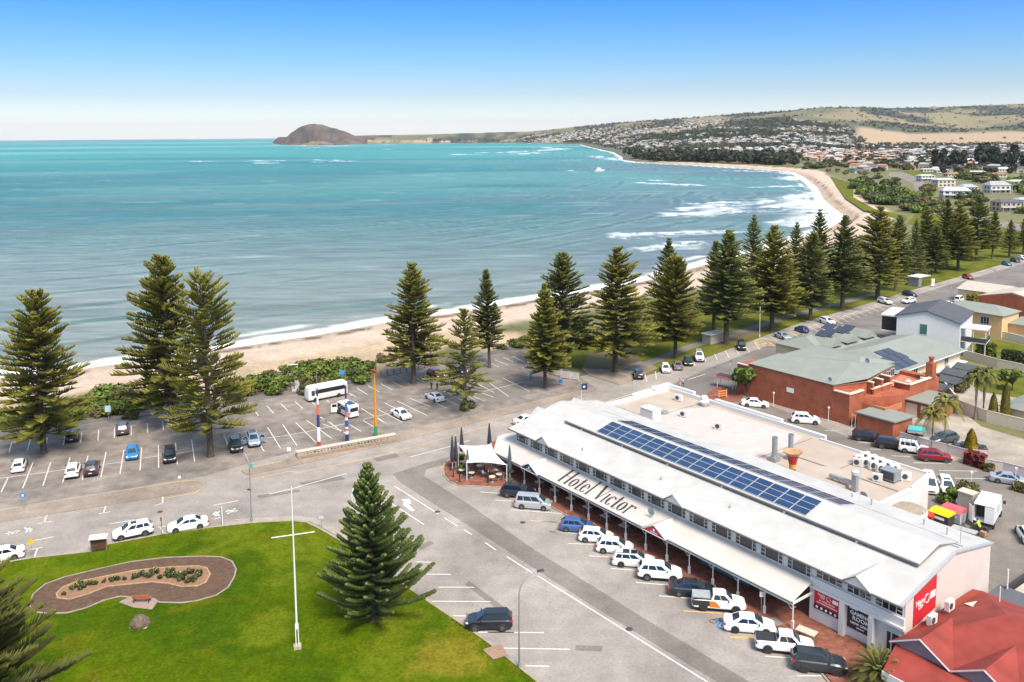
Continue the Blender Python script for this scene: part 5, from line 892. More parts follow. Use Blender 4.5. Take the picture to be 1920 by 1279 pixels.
b = MB(); b.b2((15.0, 77.6, 5), (16.2, 79, 7.6)); b.tube([(15.6, 78.3, 7.6), (15.6, 78.3, 8.3)], .35, 8); b.tube([(15.6, 78.3, 8.3), (15.6, 78.3, 8.6)], .5, 8); B1.part(b, 'chimney', [BRICK])
b = MB(); b.b2((1.2, 56.93, 2.9), (2.6, 56.99, 3.7)); B1.part(b, 'sign_plate', [SIGNW])
dish('satellite_dish', B1, 9.2, 57.6, 6.3, .8); dish('satellite_dish', B1, 8.2, 70.5, 7.0, 1.0)
S1 = Bld('brick_store', 'low brick store with flat grey roof at the end of the long brick wall', 'shed', 17.5, 60); b = MB(); b.prism([(14.7, 56.9), (20.8, 57.0), (21.2, 62.0), (14.9, 62.0)], 0, 2.6); S1.part(b, 'wall', [BRICK]); b = MB(); b.prism([(14.4, 56.7), (21.1, 56.8), (21.6, 62.4), (14.7, 62.4)], 2.6, 2.8); S1.part(b, 'roof', [ROOFG])
b = MB(); b.tube([(14.0, 56.6, .1), (14.0, 56.6, 2.2), (14.6, 56.6, 2.2), (14.6, 56.6, .1)], .04, 5); S1.part(b, 'pipe_frame', [TRIM])
S2 = Bld('double_garage', 'brick double garage with two cream roller doors', 'garage', 18, 73.5); b = MB(); b.prism([(15.3, 69.6), (21.3, 70), (20.6, 77.2), (14.6, 76.8)], 0, 2.75); S2.part(b, 'wall', [BRICK])
b = MB(); b.prism([(15.0, 69.1), (21.9, 69.5), (20.9, 77.7), (14.2, 77.2)], 2.76, 2.92); S2.part(b, 'roof', [ROOFG])
for q in (0, 1): b = MB(); b.box((16.75+q*2.9, 69.62+q*.19, 1.15), (2.3, .1, 2.2), .066); S2.part(b, 'garage_door', [GDOOR])
# motel wing with solar panels
M1 = Bld('motel_wing', 'cream motel wing with grey green roof and rows of solar panels', 'building', 2, 92)
b = MB(); b.prism([(-7, 79), (8.6, 80), (7.4, 106), (-7, 106)], 0, 4.0); M1.part(b, 'wall', [CREAMW]); b = MB(); b.prism([(8.6, 79.2), (9.9, 79.2), (9.0, 106), (7.4, 106)], 1.6, 1.75); M1.part(b, 'balcony_floor', [TRIM])
b = MB(); b.add([(-7.5, 78.6, 4.0), (9.3, 79.2, 4.0), (8.5, 106.4, 4.0), (-7.5, 106.4, 4.0), (0, 84, 6.3), (0, 102, 6.3)], [(0, 1, 4), (1, 2, 5, 4), (2, 3, 5), (3, 0, 4, 5)]); b.add([(-7.5, 78.6, 3.85), (9.3, 79.2, 3.85), (8.5, 106.4, 3.85), (-7.5, 106.4, 3.85)], [(3, 2, 1, 0)]); M1.part(b, 'roof', [ROOFG]); b = MB(); b.tube([(9.35, 79.2, 3.92), (8.55, 106.4, 3.92)], .1, 4); b.tube([(-7.5, 78.55, 3.92), (9.3, 79.15, 3.92)], .1, 4); M1.part(b, 'fascia', [TRIM])
for vv in (86, 93.0, 99.0): bwin(M1, 'right', vv, vv+1.6, 1.9, 3.5, 8.62-(vv-80)*.046, mull=1)
for vv in (83.6, 89.8, 96.4): b = MB(); b.box((9.6, vv, 2.2), (.9, .12, 1.1)); M1.part(b, 'balcony_divider', [CREAMW])
def msolar(u, v, z, w, d, tilt=.28): 
    b = MB(); b.box((u, v, z), (w, d, .06)); o = M1.part(b, 'solar_panel', [mat('solar_cell_grey', (.025, .03, .055), .15, var=.2, scale=1.2, spec=.7)]); return o
def mz(u): return 6.3-(u/9.0)*2.3 if u > 0 else 6.3+(u/7.5)*2.3
for u, v in ((7.4, 81.4), (7.4, 84.0), (7.3, 86.6), (5.2, 82.2), (5.2, 84.8), (5.1, 87.4), (3.0, 84.4), (3.0, 87.0)):
    b = MB(); z = mz(u)+.18; c = 2.3/9; b.add([(u-1, v-1.2, z+c), (u+1, v-1.2, z-c), (u+1, v+1.2, z-c), (u-1, v+1.2, z+c), (u-1, v-1.2, z+c-.08), (u+1, v-1.2, z-c-.08), (u+1, v+1.2, z-c-.08), (u-1, v+1.2, z+c-.08)], [(0, 1, 2, 3), (0, 4, 5, 1), (1, 5, 6, 2), (2, 6, 7, 3), (3, 7, 4, 0)]); M1.part(b, 'solar_panel', [mat('solar_cell_grey', (.035, .04, .07), .15, var=.2, scale=1.2, spec=.7)])
M2 = Bld('motel_front_wing', 'front motel building with stepped grey green gables and tilted solar arrays', 'building', -10, 88)
b = MB(); b.b2((-18, 80, 0), (-7.1, 100, 4.3)); M2.part(b, 'wall', [CREAMW]); gable(M2, -18, -7.1, 80, 100, 4.4, 2.0, ROOFG, 'v', .5, hip=3)
for vv in (82.5, 88.5, 95.0): gable(M2, -13.5, -6.9, vv, vv+4.2, 5.2, 1.3, ROOFG, 'u', .1, name='dormer_roof'); b = MB(); b.add([(-6.95, vv, 5.2), (-6.95, vv+4.2, 5.2), (-6.95, vv+2.1, 6.4)], [(0, 1, 2)]); M2.part(b, 'dormer_face', [CREAMW])
for u, v in ((-10.6, 85.5), (-10.6, 87.9), (-10.2, 91.4), (-10.2, 93.8), (-13.5, 92)):
    b = MB(); z = 6.9; b.add([(u-1.2, v-1.1, z-.35), (u+1.2, v-1.1, z-.35), (u+1.2, v+1.1, z+.45), (u-1.2, v+1.1, z+.45), (u-1.2, v-1.1, z-.43), (u+1.2, v-1.1, z-.43), (u+1.2, v+1.1, z+.37), (u-1.2, v+1.1, z+.37)], [(0, 1, 2, 3), (0, 4, 5, 1), (1, 5, 6, 2), (2, 6, 7, 3), (3, 7, 4, 0)]); M2.part(b, 'solar_panel', [MC['solar_cell_grey']])
for u, v, l in ((5.6, 90.4, 'air conditioner'),): pass
# white two storey house
W1 = Bld('white_house', 'plain white two storey house with dark grey roof beside the coast road', 'house', 0, 0); W1.o.location = HT(-8.8, 110.6, 0); W1.o.rotation_euler[2] = HA+math.radians(16)
b = MB(); b.ext([(0, 0), (12.6, 0), (12.6, 7.3), (6.0, 9.2), (0, 7.6)], 0, 15, 'y'); W1.part(b, 'wall', [HOUSEW])
b = MB(); b.ext([(-.4, 7.5), (6.0, 9.25), (13.0, 7.25), (13.0, 7.42), (6.0, 9.45), (-.4, 7.68)], -.35, 15.4, 'y'); W1.part(b, 'roof', [ROOFD]); bwin(W1, 'front', 4.7, 6.3, 4.0, 6.4, 0, TRIM, mat('teal_glass', (.05, .14, .14), .1), mull=0)
b = MB(); b.b2((-3.6, 1, 7.0), (-.05, 11, 7.3)); b.b2((-3.5, 1, 3.5), (-.05, 11, 3.75)); W1.part(b, 'front_balcony', [TRIM]); b = MB(); b.b2((-3.4, 1.3, 3.8), (-.1, 1.4, 6.9)); W1.part(b, 'balcony_glazing', [GLASS])
b = MB(); b.b2((12.65, 1, 3.3), (17.5, 6, 3.5)); [b.tube([(u, v, 0), (u, v, 6.2)], .1, 5) for u, v in ((17.3, 1.2), (17.3, 5.8), (15, 1.2))]; b.b2((12.65, .9, 6.2), (17.6, 6.1, 6.4)); W1.part(b, 'deck', [TRIM]); b = MB(); b.b2((12.7, .95, 3.55), (17.5, 1.0, 4.5)); b.b2((17.45, 1, 3.55), (17.5, 6, 4.5)); W1.part(b, 'balustrade', [DKG])
# cream house and brick house further along
C1 = Bld('cream_house', 'apricot two storey house with pale green roof beyond the white house', 'house', -5, 144); b = MB(); b.b2((-13, 138.5, 0), (1.2, 147, 5.4)); b.b2((1.2, 142, 0), (6, 148, 3.2)); C1.part(b, 'wall', [ORANGEW]); gable(C1, -13, 1.2, 138.5, 147, 5.45, 1.5, ROOFG, 'u', .5, hip=4); skew(C1, 3.3, 4.0, ROOFG, 1.3, 6.4, 141.6, 148.4, 'side_roof')
for a in (-3.6, ): bwin(C1, 'front', a, a+2.0, 2.8, 4.6, 138.5, mull=2)
bwin(C1, 'front', -8.3, -7.2, 3.2, 4.6, 138.5); bwin(C1, 'right', 143.5, 146.5, 1.0, 2.2, 6.0, mull=2)
D1 = Bld('brick_house', 'bright red brick house with pale gable roof at the right edge', 'house', -7, 166); b = MB(); b.ext([(-14, 0), (5, 0), (5, 4.6), (-6, 7.0), (-14, 5.2)], 160, 174, 'y'); D1.part(b, 'wall', [BRICK]); b = MB(); b.ext([(-14.5, 5.15), (-6, 7.1), (5.5, 4.6), (5.5, 4.75), (-6, 7.28), (-14.5, 5.32)], 160.3, 174.5, 'y'); D1.part(b, 'roof', [mat('pale_tile_roof', (.45, .40, .35), .8, var=.15, scale=2)])
D2 = Bld('brick_shop', 'small brick building with pale roof beside the coast road far right', 'house', -20, 182); b = MB(); b.b2((-27, 176, 0), (-15, 188, 3.6)); D2.part(b, 'wall', [CREAMW]); gable(D2, -27, -15, 176, 188, 3.6, 1.6, MC['pale_tile_roof'], 'u', .4)
# carports, walls and fences in the back yards
for i, (u, v) in enumerate(((11.7, 82.5), (11.2, 88.2), (10.7, 93.8), (10.3, 99.2))):
    q = Bld('carport', ['nearest', 'second', 'third', 'farthest'][i]+' of four dark roofed carports behind the motel wing', 'carport', u+2.2, v, 'carports behind the motel'); [q.part(MB().tube([(u+du, v+dv, 0), (u+du, v+dv, 2.3)], .07, 5), 'post', [TRIM]) for du in (.3, 4.4) for dv in (-1.6, 1.6)]
    gable(q, u, u+4.8, v-1.9, v+1.9, 2.3, .75, ROOFD, 'u', .15)
def wall_run(pts, h, t, m, name, label, cat='wall', cap=None):
    P = [G(x, y) for x, y in pts]; c = P[len(P)//2]; o = thing(name, label, cat, (c.x, c.y, 0)); b = MB(); k = MB()
    for p, r in zip(P[:-1], P[1:]):
        d = r-p; b.box(((p.x+r.x)/2-c.x, (p.y+r.y)/2-c.y, h/2), (d.length+t, t, h), math.atan2(d.y, d.x)); k.box(((p.x+r.x)/2-c.x, (p.y+r.y)/2-c.y, h+.04), (d.length+t, t+.08, .08), math.atan2(d.y, d.x))
    b.build('wall_panel', m, o); k.build('capping', cap or m, o); return o
wall_run([(1690, 706), (1762, 728), (1795, 770)], 2.2, .15, FENCEC, 'boundary_wall', 'cream panel wall running behind the double garage'); wall_run([(1795, 772), (1850, 792), (1930, 812), (2010, 838)], 2.0, .15, FENCEC, 'boundary_wall', 'cream panel wall behind the two columnar conifers')
wall_run([(1806, 672), (1870, 690), (1940, 705)], 1.8, .15, FENCEC, 'boundary_wall', 'cream wall beside the grassy vacant block'); wall_run([(1812, 618), (1870, 632), (1950, 652)], 1.6, .15, mat('pale_fence', (.66, .58, .48), .8, var=.06), 'boundary_wall', 'pale wall in front of the apricot house')
o = wall_run([(1686, 828), (1720, 838), (1776, 852), (1812, 862), (1850, 864)], 1.5, .06, mat('pink_fence_sheet', (.55, .45, .42), .7, var=.06), 'yard_fence', 'pale pinkish sheet fence behind the red car', 'fence'); b = MB(); c = G(1776, 852)
for x, y in ((1686, 828), (1718, 837.5), (1747, 845), (1777, 852), (1812, 862)): p = G(x, y-.0); b.box((p.x-c.x, p.y-c.y-.05, .85), (.12, .12, 1.7))
b.build('post', STEEL, o)
o = wall_run([(1846, 880), (1880, 886), (1925, 898), (1980, 912)], 1.5, .06, MC['pink_fence_sheet'], 'yard_fence', 'pale sheet fence behind the silver sedan', 'fence')
sheet('vacant_grass', [(1818, 628), (1880, 640), (1980, 660), (1980, 690), (1820, 655)], .05, GRASS2); sheet('back_lawn', [(1790, 700), (1850, 690), (1990, 720), (1990, 760), (1840, 735)], .05, GRASS2); sheet('gravel_yard', [(1690, 750), (1700, 710), (1790, 700), (1990, 770), (1990, 830), (1850, 790)], .04, CONC)
H1 = Bld('green_roof_house', 'small cream house with grey green roof cut by the right edge', 'house', 31, 84); b = MB(); b.b2((27.5, 79, 0), (36, 90, 2.6)); H1.part(b, 'wall', [CREAMW]); gable(H1, 27.5, 36, 79, 90, 2.7, 1.4, ROOFG, 'v', .5, hip=2)
H2 = Bld('small_cottage', 'small pale cottage with grey roof above the hedge at the right edge', 'house', 18, 117); b = MB(); b.b2((17, 113, 0), (24, 121, 2.8)); H2.part(b, 'wall', [HOUSEW]); gable(H2, 17, 24, 113, 121, 2.8, 1.4, ROOFG, 'v', .4)
# hedges
def hedge(px, h, w, label, m=LEAFB, name='hedge'):
    A, C = G(*px[0]), G(*px[1]); d = (C-A); L_ = d.length; d.normalize(); n = Vector((-d.y, d.x, 0)); fm = FM(); r = np.random.default_rng(int(px[0][0])); k = int(500+200*L_); s = r.uniform(0, L_, k); face = r.integers(0, 5, k); t = r.uniform(-w/2, w/2, k); z = r.uniform(.05, h, k)
    t = np.where(face == 0, -w/2, np.where(face == 1, w/2, t))+r.normal(0, .06, k); z = np.where((face > 1), h, z)+r.normal(0, .07, k); s = np.where((face == 4) & (r.random(k) < .5), np.where(r.random(k) < .5, 0, L_), s); z = np.where((face == 4) & ((s == 0) | (s == L_)), r.uniform(.05, h, k), z)
    P = np.stack([d.x*s+n.x*t, d.y*s+n.y*t, z], 1); X = r.normal(size=(k, 3)); X /= np.linalg.norm(X, axis=1, keepdims=True); Y = np.cross(X, r.normal(size=(k, 3))); Y /= np.linalg.norm(Y, axis=1, keepdims=True); sc = r.uniform(.12, .3, k)[:, None]; fm.quads(P, X*sc, Y*sc, r.uniform(0, 1, k))
    o = thing(name, label, 'hedge', (A.x, A.y, 0)); link('foliage', fm.mesh('foliage', m), o); b = MB(); [b.tube([(d.x*q, d.y*q, 0), (d.x*q, d.y*q, h*.7)], .05, 4) for q in np.arange(.4, L_, 1.2)]; b.build('stem', LIMB, o)
hedge([(1834, 668), (1862, 674)], 3.0, 2.2, 'clipped dark green hedge beside the white house deck', LEAFB); hedge([(1880, 676), (1930, 684)], 2.2, 1.6, 'leafy green hedge at the right edge above the cream wall', LEAF); hedge([(1818, 553+22), (1868, 566)], 3.0, 2.0, 'yellow green hedge in front of the red brick house', OLIV)
hedge([(1812, 868), (1845, 878)], 1.7, 1.4, 'red leaved bushy hedge under the golden conifer', foliage_mat('red_leaf', (.12, .02, .02), (.32, .07, .06)), 'red_leaved_hedge'); hedge([(1848, 881), (1862, 884)], .8, 1.2, 'low olive bush at the end of the sheet fence', LEAFO, 'low_hedge'); hedge([(1902, 918), (1935, 926)], .8, 1.2, 'low clipped hedge in front of the silver sedan', LEAFO, 'low_hedge')
for x, y, h, v, w_, l in ((1790, 948, 2.6, 'c', 1.0, 'leafy green shrub in front of the parked white wagon'), (1812, 930, 2.2, 'b', 1.0, 'round olive shrub beside the grey service box'), (1775, 945, 1.4, 's', .8, 'small green shrub near the water tank'), (1742, 690+40, 3.5, 'a', 1.0, 'dark shrub beside the dark carports'), (1898, 732, 4.5, 'c', 1.2, 'spreading green tree beyond the cream wall at the right edge'), (1800, 735, 2.5, 'b', 1., 'dusty shrub near the tall palms'), (1838, 560, 3, 'c', 1, 'bright bush beside the road hedge'), (1668, 790+14, 1.2, 's', .8, 'little green shrub at the corner of the brick store')):
    leafy_at(G(x, y), h, v, 'garden_shrub', l, 'shrub', w=w_)
# red roofed shop, front right
R1 = Bld('red_roofed_shop', 'shop with red steel roof, grey gables and white verandah fascia', 'shop', 60, 5)
b = MB(); b.b2((52.6, 3, 0), (74, 15, 3.0)); R1.part(b, 'wall', [mat('mauve_grey_render', (.20, .18, .21), .8, var=.06)])
b = MB(); b.add([(52.4, 1.2, 3.2), (52.4, 15.4, 3.2), (53.2, 15.8, 3.2), (75, 15.8, 3.2), (75, 1.2, 3.2), (58.2, 9, 5.6), (75, 9, 5.6)], [(0, 5, 2, 1), (2, 5, 6, 3), (0, 4, 6, 5)]); R1.part(b, 'roof', [ROOFR])
for s in (54.9, 60.2, 65.5):
    b = MB(); w = 2.65; zt = 4.75; vb = 1.2+(zt-3.2)/(2.4/7.8)
    b.add([(s, .6, zt), (s-w, .6, 3.22), (s-w, 1.2, 3.25), (s, vb, zt+.03)], [(3, 2, 1, 0)]); b.add([(s, .6, zt), (s+w, .6, 3.22), (s+w, 1.2, 3.25), (s, vb, zt+.03)], [(0, 1, 2, 3)]); go = R1.part(b, 'gable_roof', [ROOFR])
    b = MB(); b.add([(s-w+.1, .8, 3.2), (s+w-.1, .8, 3.2), (s, .8, zt-.05)], [(0, 1, 2)]); link('gable_face', b.mesh('gable_face', [mat('mauve_grey_cladding', (.20, .18, .21), .8, var=.06)]), go); b = MB(); [b.tube([(s, .57, zt), (s+g_*w, .57, 3.24)], .09, 4) for g_ in (-1, 1)]; link('gable_barge', b.mesh('gable_barge', [mat('mauve_trim', (.42, .38, .40), .6)]), go)
b = MB(); b.add([(53.6, -2.9, 2.6), (75, -2.9, 2.6), (75, .79, 3.18), (52.7, .79, 3.18)], [(0, 1, 2, 3)]); b.add([(53.6, -2.9, 2.52), (75, -2.9, 2.52), (75, .79, 3.1), (52.7, .79, 3.1)], [(3, 2, 1, 0)]); R1.part(b, 'verandah_roof', [ROOFR])
b = MB(); b.b2((53.6, -3.0, 1.95), (75, -2.91, 2.66)); fo = R1.part(b, 'fascia_sign', [TRIM]); front_text(fo, 'Port      |      L i n e n', .62, 58.6, -3.02, 2.3, mat('pale_blue_lettering', (.35, .46, .52), .6), 1.2)
b = MB(); [b.tube([(u, -2.7, 0), (u, -2.7, 2.5)], .07, 6) for u in (54.2, 58, 62, 66)]; R1.part(b, 'verandah_post', [mat('mauve_trim_post', (.42, .38, .40), .6)]); b = MB(); b.b2((54, 2.9, .5), (73, 2.99, 2.4)); R1.part(b, 'shop_window', [GLASSB])
b = MB(); b.box((61.8, 11.2, 5.1), (2.3, 1.7, 1.5)); b.box((61.8, 11.2, 5.88), (2.45, 1.85, .08)); R1.part(b, 'rooftop_cooler', [mat('red_cooler_paint', (.50, .16, .12), .6, var=.06)]); [R1.part(MB().tube([(u, v, 3.6), (u, v, 5.4)], .06, 5), 'roof_flue', [TRIM]) for u, v in ((55.6, 13.8), (58.8, 13.6))]; b = MB(); b.add([(53.6, 11.2, 3.72), (55.4, 10.6, 4.1), (56, 12.4, 4.0), (54.2, 12.9, 3.68)], [(0, 1, 2, 3)]); R1.part(b, 'skylight_sheet', [COPE])
ac_unit(53.3, 5.8, 3.45, 'white air conditioner on the red roof nearer the street', HA*0+1.57, 1.15); ac_unit(53.3, 9.0, 3.7, 'white air conditioner on the red roof farther back', 1.57, 1.15)
# things behind: grey shed roofs at the right edge
S5 = Bld('grey_roof_shed', 'flat grey roof strip between the pink end wall and the red roof', 'shed', 57, 18.5); b = MB(); b.b2((52.9, 16.2, 0), (66, 20.5, 2.0)); S5.part(b, 'wall', [CREAMW]); b = MB(); b.b2((52.8, 16.1, 2.0), (66.2, 20.6, 2.12)); S5.part(b, 'roof', [mat('slate_grey_roof', (.10, .10, .115), .6, var=.1)])
S6 = Bld('pale_roof_shed', 'cream flat roofed shed behind the red roofed shop', 'shed', 60, 24); b = MB(); b.b2((54, 20.7, 0), (68, 26.0, 1.7)); S6.part(b, 'wall', [CREAMW]); b = MB(); b.b2((53.9, 20.65, 1.7), (68.1, 26.1, 1.82)); S6.part(b, 'roof', [mat('beige_flat_roof', (.42, .37, .31), .9, var=.12, scale=.6)]); b = MB(); [b.tube([(u, v, 1.8), (u, v, 2.9)], .06, 5) for u, v in ((56.5, 24.5), (61, 22))]; S6.part(b, 'vent_pipe', [TRIM])
S7 = Bld('lean_to_shed', 'pale lean to roof at the right edge behind the sheds', 'shed', 60, 30); b = MB(); b.b2((56.5, 28.4, 0), (68, 33, 2.4)); S7.part(b, 'wall', [DKG]); skew(S7, 2.9, 2.5, MC['beige_flat_roof'], 56.2, 68, 28.2, 33.2)
for u, v in ((55.0, 33.2), (52.9, 37.0)):
    s = Bld('shade_umbrella', 'square white cafe umbrella '+('nearer the lean to' if u > 54 else 'beyond the grey fence'), 'umbrella', u, v); b = MB(); b.add([(u-1.7, v-1.7, 2.2), (u+1.7, v-1.7, 2.2), (u+1.7, v+1.7, 2.2), (u-1.7, v+1.7, 2.2), (u, v, 3.0)], [(0, 1, 4), (1, 2, 4), (2, 3, 4), (3, 0, 4), (3, 2, 1, 0)]); s.part(b, 'canopy', [SIGNW]); b = MB(); b.tube([(u, v, 0), (u, v, 2.9)], .05, 6); s.part(b, 'pole', [STEEL])
o = thing('service_yard_fence', 'dark mesh fence with white posts beside the pink end wall', 'fence', HT(53.5, 24, 0), HA); b = MB(); b.b2((-.03, -4, 0), (.03, 6, 2.4)); b.b2((0, 6, 0), (3, 6.05, 2.0)); b.build('mesh_panel', DKG, o); [MB().tube([(0.1, v, 0), (0.1, v, 4.2 if v < 0 else 2.6)], .09, 6).build('post', TRIM, o) for v in (-3.8, 1, 5.9)]
# bottle: water tank, service box, yard bins
o = thing('water_tank', 'round white water tank with brown domed lid beside the annex', 'water tank', HT(37.9+1.6, 31.0-4.0), HA); b = MB(); b.lathe([(2.1, 0), (2.1, 3.4), (2.15, 3.45), (2.15, 3.55), (2.05, 3.6)], 28); b.build('tank', mat('tank_white', (.66, .66, .67), .7, var=.05), o, 40); b = MB(); b.lathe([(2.05, 3.605), (1.2, 3.85), (.02, 3.95)], 28); b.build('lid', mat('tank_lid', (.30, .25, .19), .9, var=.2), o, 40); b = MB(); b.tube([(2.3, 0, 0), (2.3, 0, 3.2), (1.8, 0, 3.9)], .08, 5); b.build('inlet_pipe', TRIM, o)
# ================================================================ VEHICLES
TYRE = mat('tyre_rubber', (.02, .02, .021), .85, var=.1); RIM = mat('alloy_rim', (.42, .43, .45), .3, metal=.7, var=.05); RIMD = mat('dark_rim', (.06, .06, .065), .4, metal=.5, var=.05); PLAST = mat('dark_plastic', (.03, .03, .032), .6, var=.1); CGLASS = mat('car_glass', (.012, .016, .022), .06, var=.2, spec=.7); CGLASSL = mat('car_windscreen', (.03, .05, .062), .06, var=.2, spec=.8); LAMP = mat('headlamp_lens', (.70, .72, .74), .15, var=.02); TAIL = mat('tail_lamp_red', (.35, .015, .015), .25, var=.05); PLATE = mat('number_plate', (.65, .65, .6), .5, var=.02)
def paint(h, metal=.0): return mat('car_paint_'+h.strip('#'), '#'+h if h[0] != '#' else h, .28, metal=metal, var=.02, coat=.6)
#      L    W     H    belt hood  deck   gb0   gr0   gr1  gb1  wheel r wb
CT = dict(sedan=(4.80, 1.84, 1.46, .96, .90, 1.00, -1.72, -.85, .42, 1.28, .33, 2.80), hatch=(4.15, 1.78, 1.50, .98, .92, 1.00, -1.98, -1.50, .40, 1.18, .32, 2.58), suv=(4.60, 1.87, 1.69, 1.12, 1.06, 1.12, -2.22, -1.78, .42, 1.22, .37, 2.68),
          wagon=(4.80, 1.84, 1.55, 1.00, .94, 1.0, -2.32, -1.95, .42, 1.25, .33, 2.80), mpv=(4.80, 1.82, 1.80, 1.08, 1.00, 1.08, -2.33, -2.1, .75, 1.60, .33, 2.85), ute=(5.35, 1.88, 1.82, 1.18, 1.12, 1.10, -.75, -.55, .70, 1.40, .39, 3.22), jeep=(4.35, 1.82, 1.82, 1.18, 1.12, 1.18, -2.12, -2.0, .35, .85, .37, 2.6), fourwd=(4.8, 1.92, 1.92, 1.22, 1.18, 1.2, -2.3, -2.15, .45, 1.0, .40, 2.85), smallvan=(4.7, 1.85, 1.95, 1.1, 1.02, 1.1, -2.3, -2.2, .85, 1.7, .33, 2.9))
CM = {}
def car_meshes(t):
    if t in CM: return CM[t]
    L, Wd, Ht, zb, zh, zd, gb0, gr0, gr1, gb1, r, wb = CT[t]; w = Wd/2; x0, x1 = -L/2, L/2; lo = .20 if t not in ('ute', 'jeep', 'fourwd', 'suv') else .28; D = {}
    S = [(x0, lo+.22, zd-.30, .80), (x0+.06, lo+.10, zd-.10, .92), (x0+.28, lo, zd-.01, .99), (x0+.7, lo, (zd+zb)/2, 1), (gb0+.3 if gb0 > x0+.8 else x0+1.0, lo, zb, 1), (-.2, lo, zb, 1), (.7, lo, zb-.01, 1), (gb1-.05, lo, zh+.04, 1), (gb1+.35, lo, zh, .985), (x1-.32, lo, zh-.12, .93), (x1-.08, lo+.06, zh-.26, .82), (x1, lo+.16, zh-.40, .70)]
    rings = []
    for x, a, z, k in S:
        q = w*k; rings.append([(x, -q*.93, a), (x, -q, a+.16), (x, -q*1.0, (a+z)/2+.05), (x, -q*.975, z-.10), (x, -q*.84, z), (x, q*.84, z), (x, q*.975, z-.10), (x, q*1.0, (a+z)/2+.05), (x, q, a+.16), (x, q*.93, a)])
    b = MB(); b.loft(rings); n = 10
    # dark sill band
    for i in range(len(b.f)):
        f = b.f[i]
        if len(f) == 4 and t in ('suv', 'fourwd', 'jeep', 'ute') and all(b.v[k][2] < lo+.34 for k in f): b.m[i] = 1
    # greenhouse
    gy, ry = w*.86, w*.68; hb = zb-.03; R = []
    for f_, zz in ((0, hb), (.62, hb+(Ht-.03-hb)*.62), (1, Ht-.05), (1.05, Ht)):
        k = min(f_, 1); xr = gb0+(gr0-gb0)*k; xf = gb1+(gr1-gb1)*k; y = gy+(ry-gy)*k**1.25
        if f_ > 1: xr += .12; xf -= .14; y -= .1
        c = .10 if f_ <= 1 else .06; R.append([(xr, -y+c, zz), (xr+c*.6, -y, zz), (xf-c*1.6, -y, zz), (xf, -y+c*1.4, zz), (xf, y-c*1.4, zz), (xf-c*1.6, y, zz), (xr+c*.6, y, zz), (xr, y-c, zz)])
    o = len(b.v); b.loft(R, cap=False); b.add(R[-1], [tuple(range(8))])
    for sx in (-1, 1):
        for sy in (-1, 1): b.lathe([(r*1.2, 0), (r*1.2, .02), (.02, .02)], 16, (sx*wb/2+.05, sy*(w+.004) + (.02 if sy < 0 else 0), r+.03), 'y', mi=1)
    if t == 'ute': b.b2((x0+.08, -w*.80, zb+.004), (gb0-.02, w*.80, zb+.03), mi=1)
    b.b2((x1-.06, -w*.45, lo+.28), (x1+.012, w*.45, zh-.34), mi=1)
    D['body'] = b.mesh('body', [PLAST, PLAST], 35)
    # glazing, slightly proud of the shell
    def lerp(a, c, k): return [a[i]+(c[i]-a[i])*k for i in range(3)]
    def pane(p, q, s, u, off, k0=.08, k1=.92, e0=.03, e1=.97):
        g = MB(); A, B_, C_, D_ = [Vector(v) for v in (p, q, s, u)]
        def at(a, k): return (A+(B_-A)*a)*(1-k)+(D_+(C_-D_)*a)*k
        nrm = (B_-A).cross(D_-A).normalized(); c = (A+B_+C_+D_)/4; nrm = nrm if nrm.dot(c-Vector((0, 0, Ht*.5))) > 0 else -nrm; o_ = nrm*off
        vs = [at(e0, k0)+o_, at(e1, k0)+o_, at(e1, k1)+o_, at(e0, k1)+o_]; g.add(vs, [(0, 1, 2, 3)]); g.add([v-o_*1.8 for v in vs], [(3, 2, 1, 0)]); return g
    A, T = R[0], R[2]
    D['windscreen'] = pane(A[3], A[4], T[4], T[3], .02, .05, .95, .01, .99).mesh('windscreen', [CGLASSL]); D['rear_window'] = pane(A[7], A[0], T[0], T[7], .02, .22, .92, .04, .96).mesh('rear_window', [CGLASS])
    side = []
    for sy, (a, c, d, e) in ((-1, (A[1], A[2], T[2], T[1])), (1, (A[6], A[5], T[5], T[6]))):
        div = {'ute': (.06, .5, .96), 'sedan': (.12, .55, .94)}.get(t, (.05, .30, .62, .93)); g = MB()
        for k0, k1 in zip(div[:-1], div[1:]): q = pane(a, c, d, e, .02, .16, .90, k0+.015, k1-.015); g.add(q.v, q.f)
        side.append(g.mesh('side_windows', [CGLASS]))
    D['side'] = side
    g = MB(); g.lathe([(r*.55, .10), (r*.9, .11), (r, .07), (r, -.07), (r*.9, -.11), (r*.55, -.10)], 18, (0, 0, 0), 'y'); D['tyre'] = g.mesh('wheel', [TYRE], 40)
    for nm, mm in (('rim', RIM), ('rimd', RIMD)):
        g = MB(); g.lathe([(r*.62, .085), (r*.62, .10), (r*.55, .102), (r*.5, .07), (.02, .085)], 16, (0, 0, 0), 'y')
        for k in range(5): a_ = k*1.2566; g.box((r*.3*math.cos(a_), -.098, r*.3*math.sin(a_)), (.07, .02, .07))
        D[nm] = g.mesh('rim', [mm], 40)
    for sg, nm in ((1, 'hl'), (-1, 'hr')): g = MB(); g.add([(x1-.30, sg*w*.93, zh-.22), (x1-.07, sg*w*.80, zh-.28), (x1-.005, sg*w*.52, zh-.34), (x1-.06, sg*w*.50, zh-.235), (x1-.28, sg*w*.80, zh-.135)], [(0, 1, 2, 3, 4) if sg > 0 else (4, 3, 2, 1, 0)]); [g.v.__setitem__(i, (p[0]+.03, p[1]*1.02, p[2]+.01)) for i, p in enumerate(list(g.v))]; D[nm] = g.mesh('headlight', [LAMP])
    zt = zd-.14 if t not in ('suv', 'fourwd', 'jeep', 'mpv', 'hatch', 'wagon', 'smallvan') else zd-.1
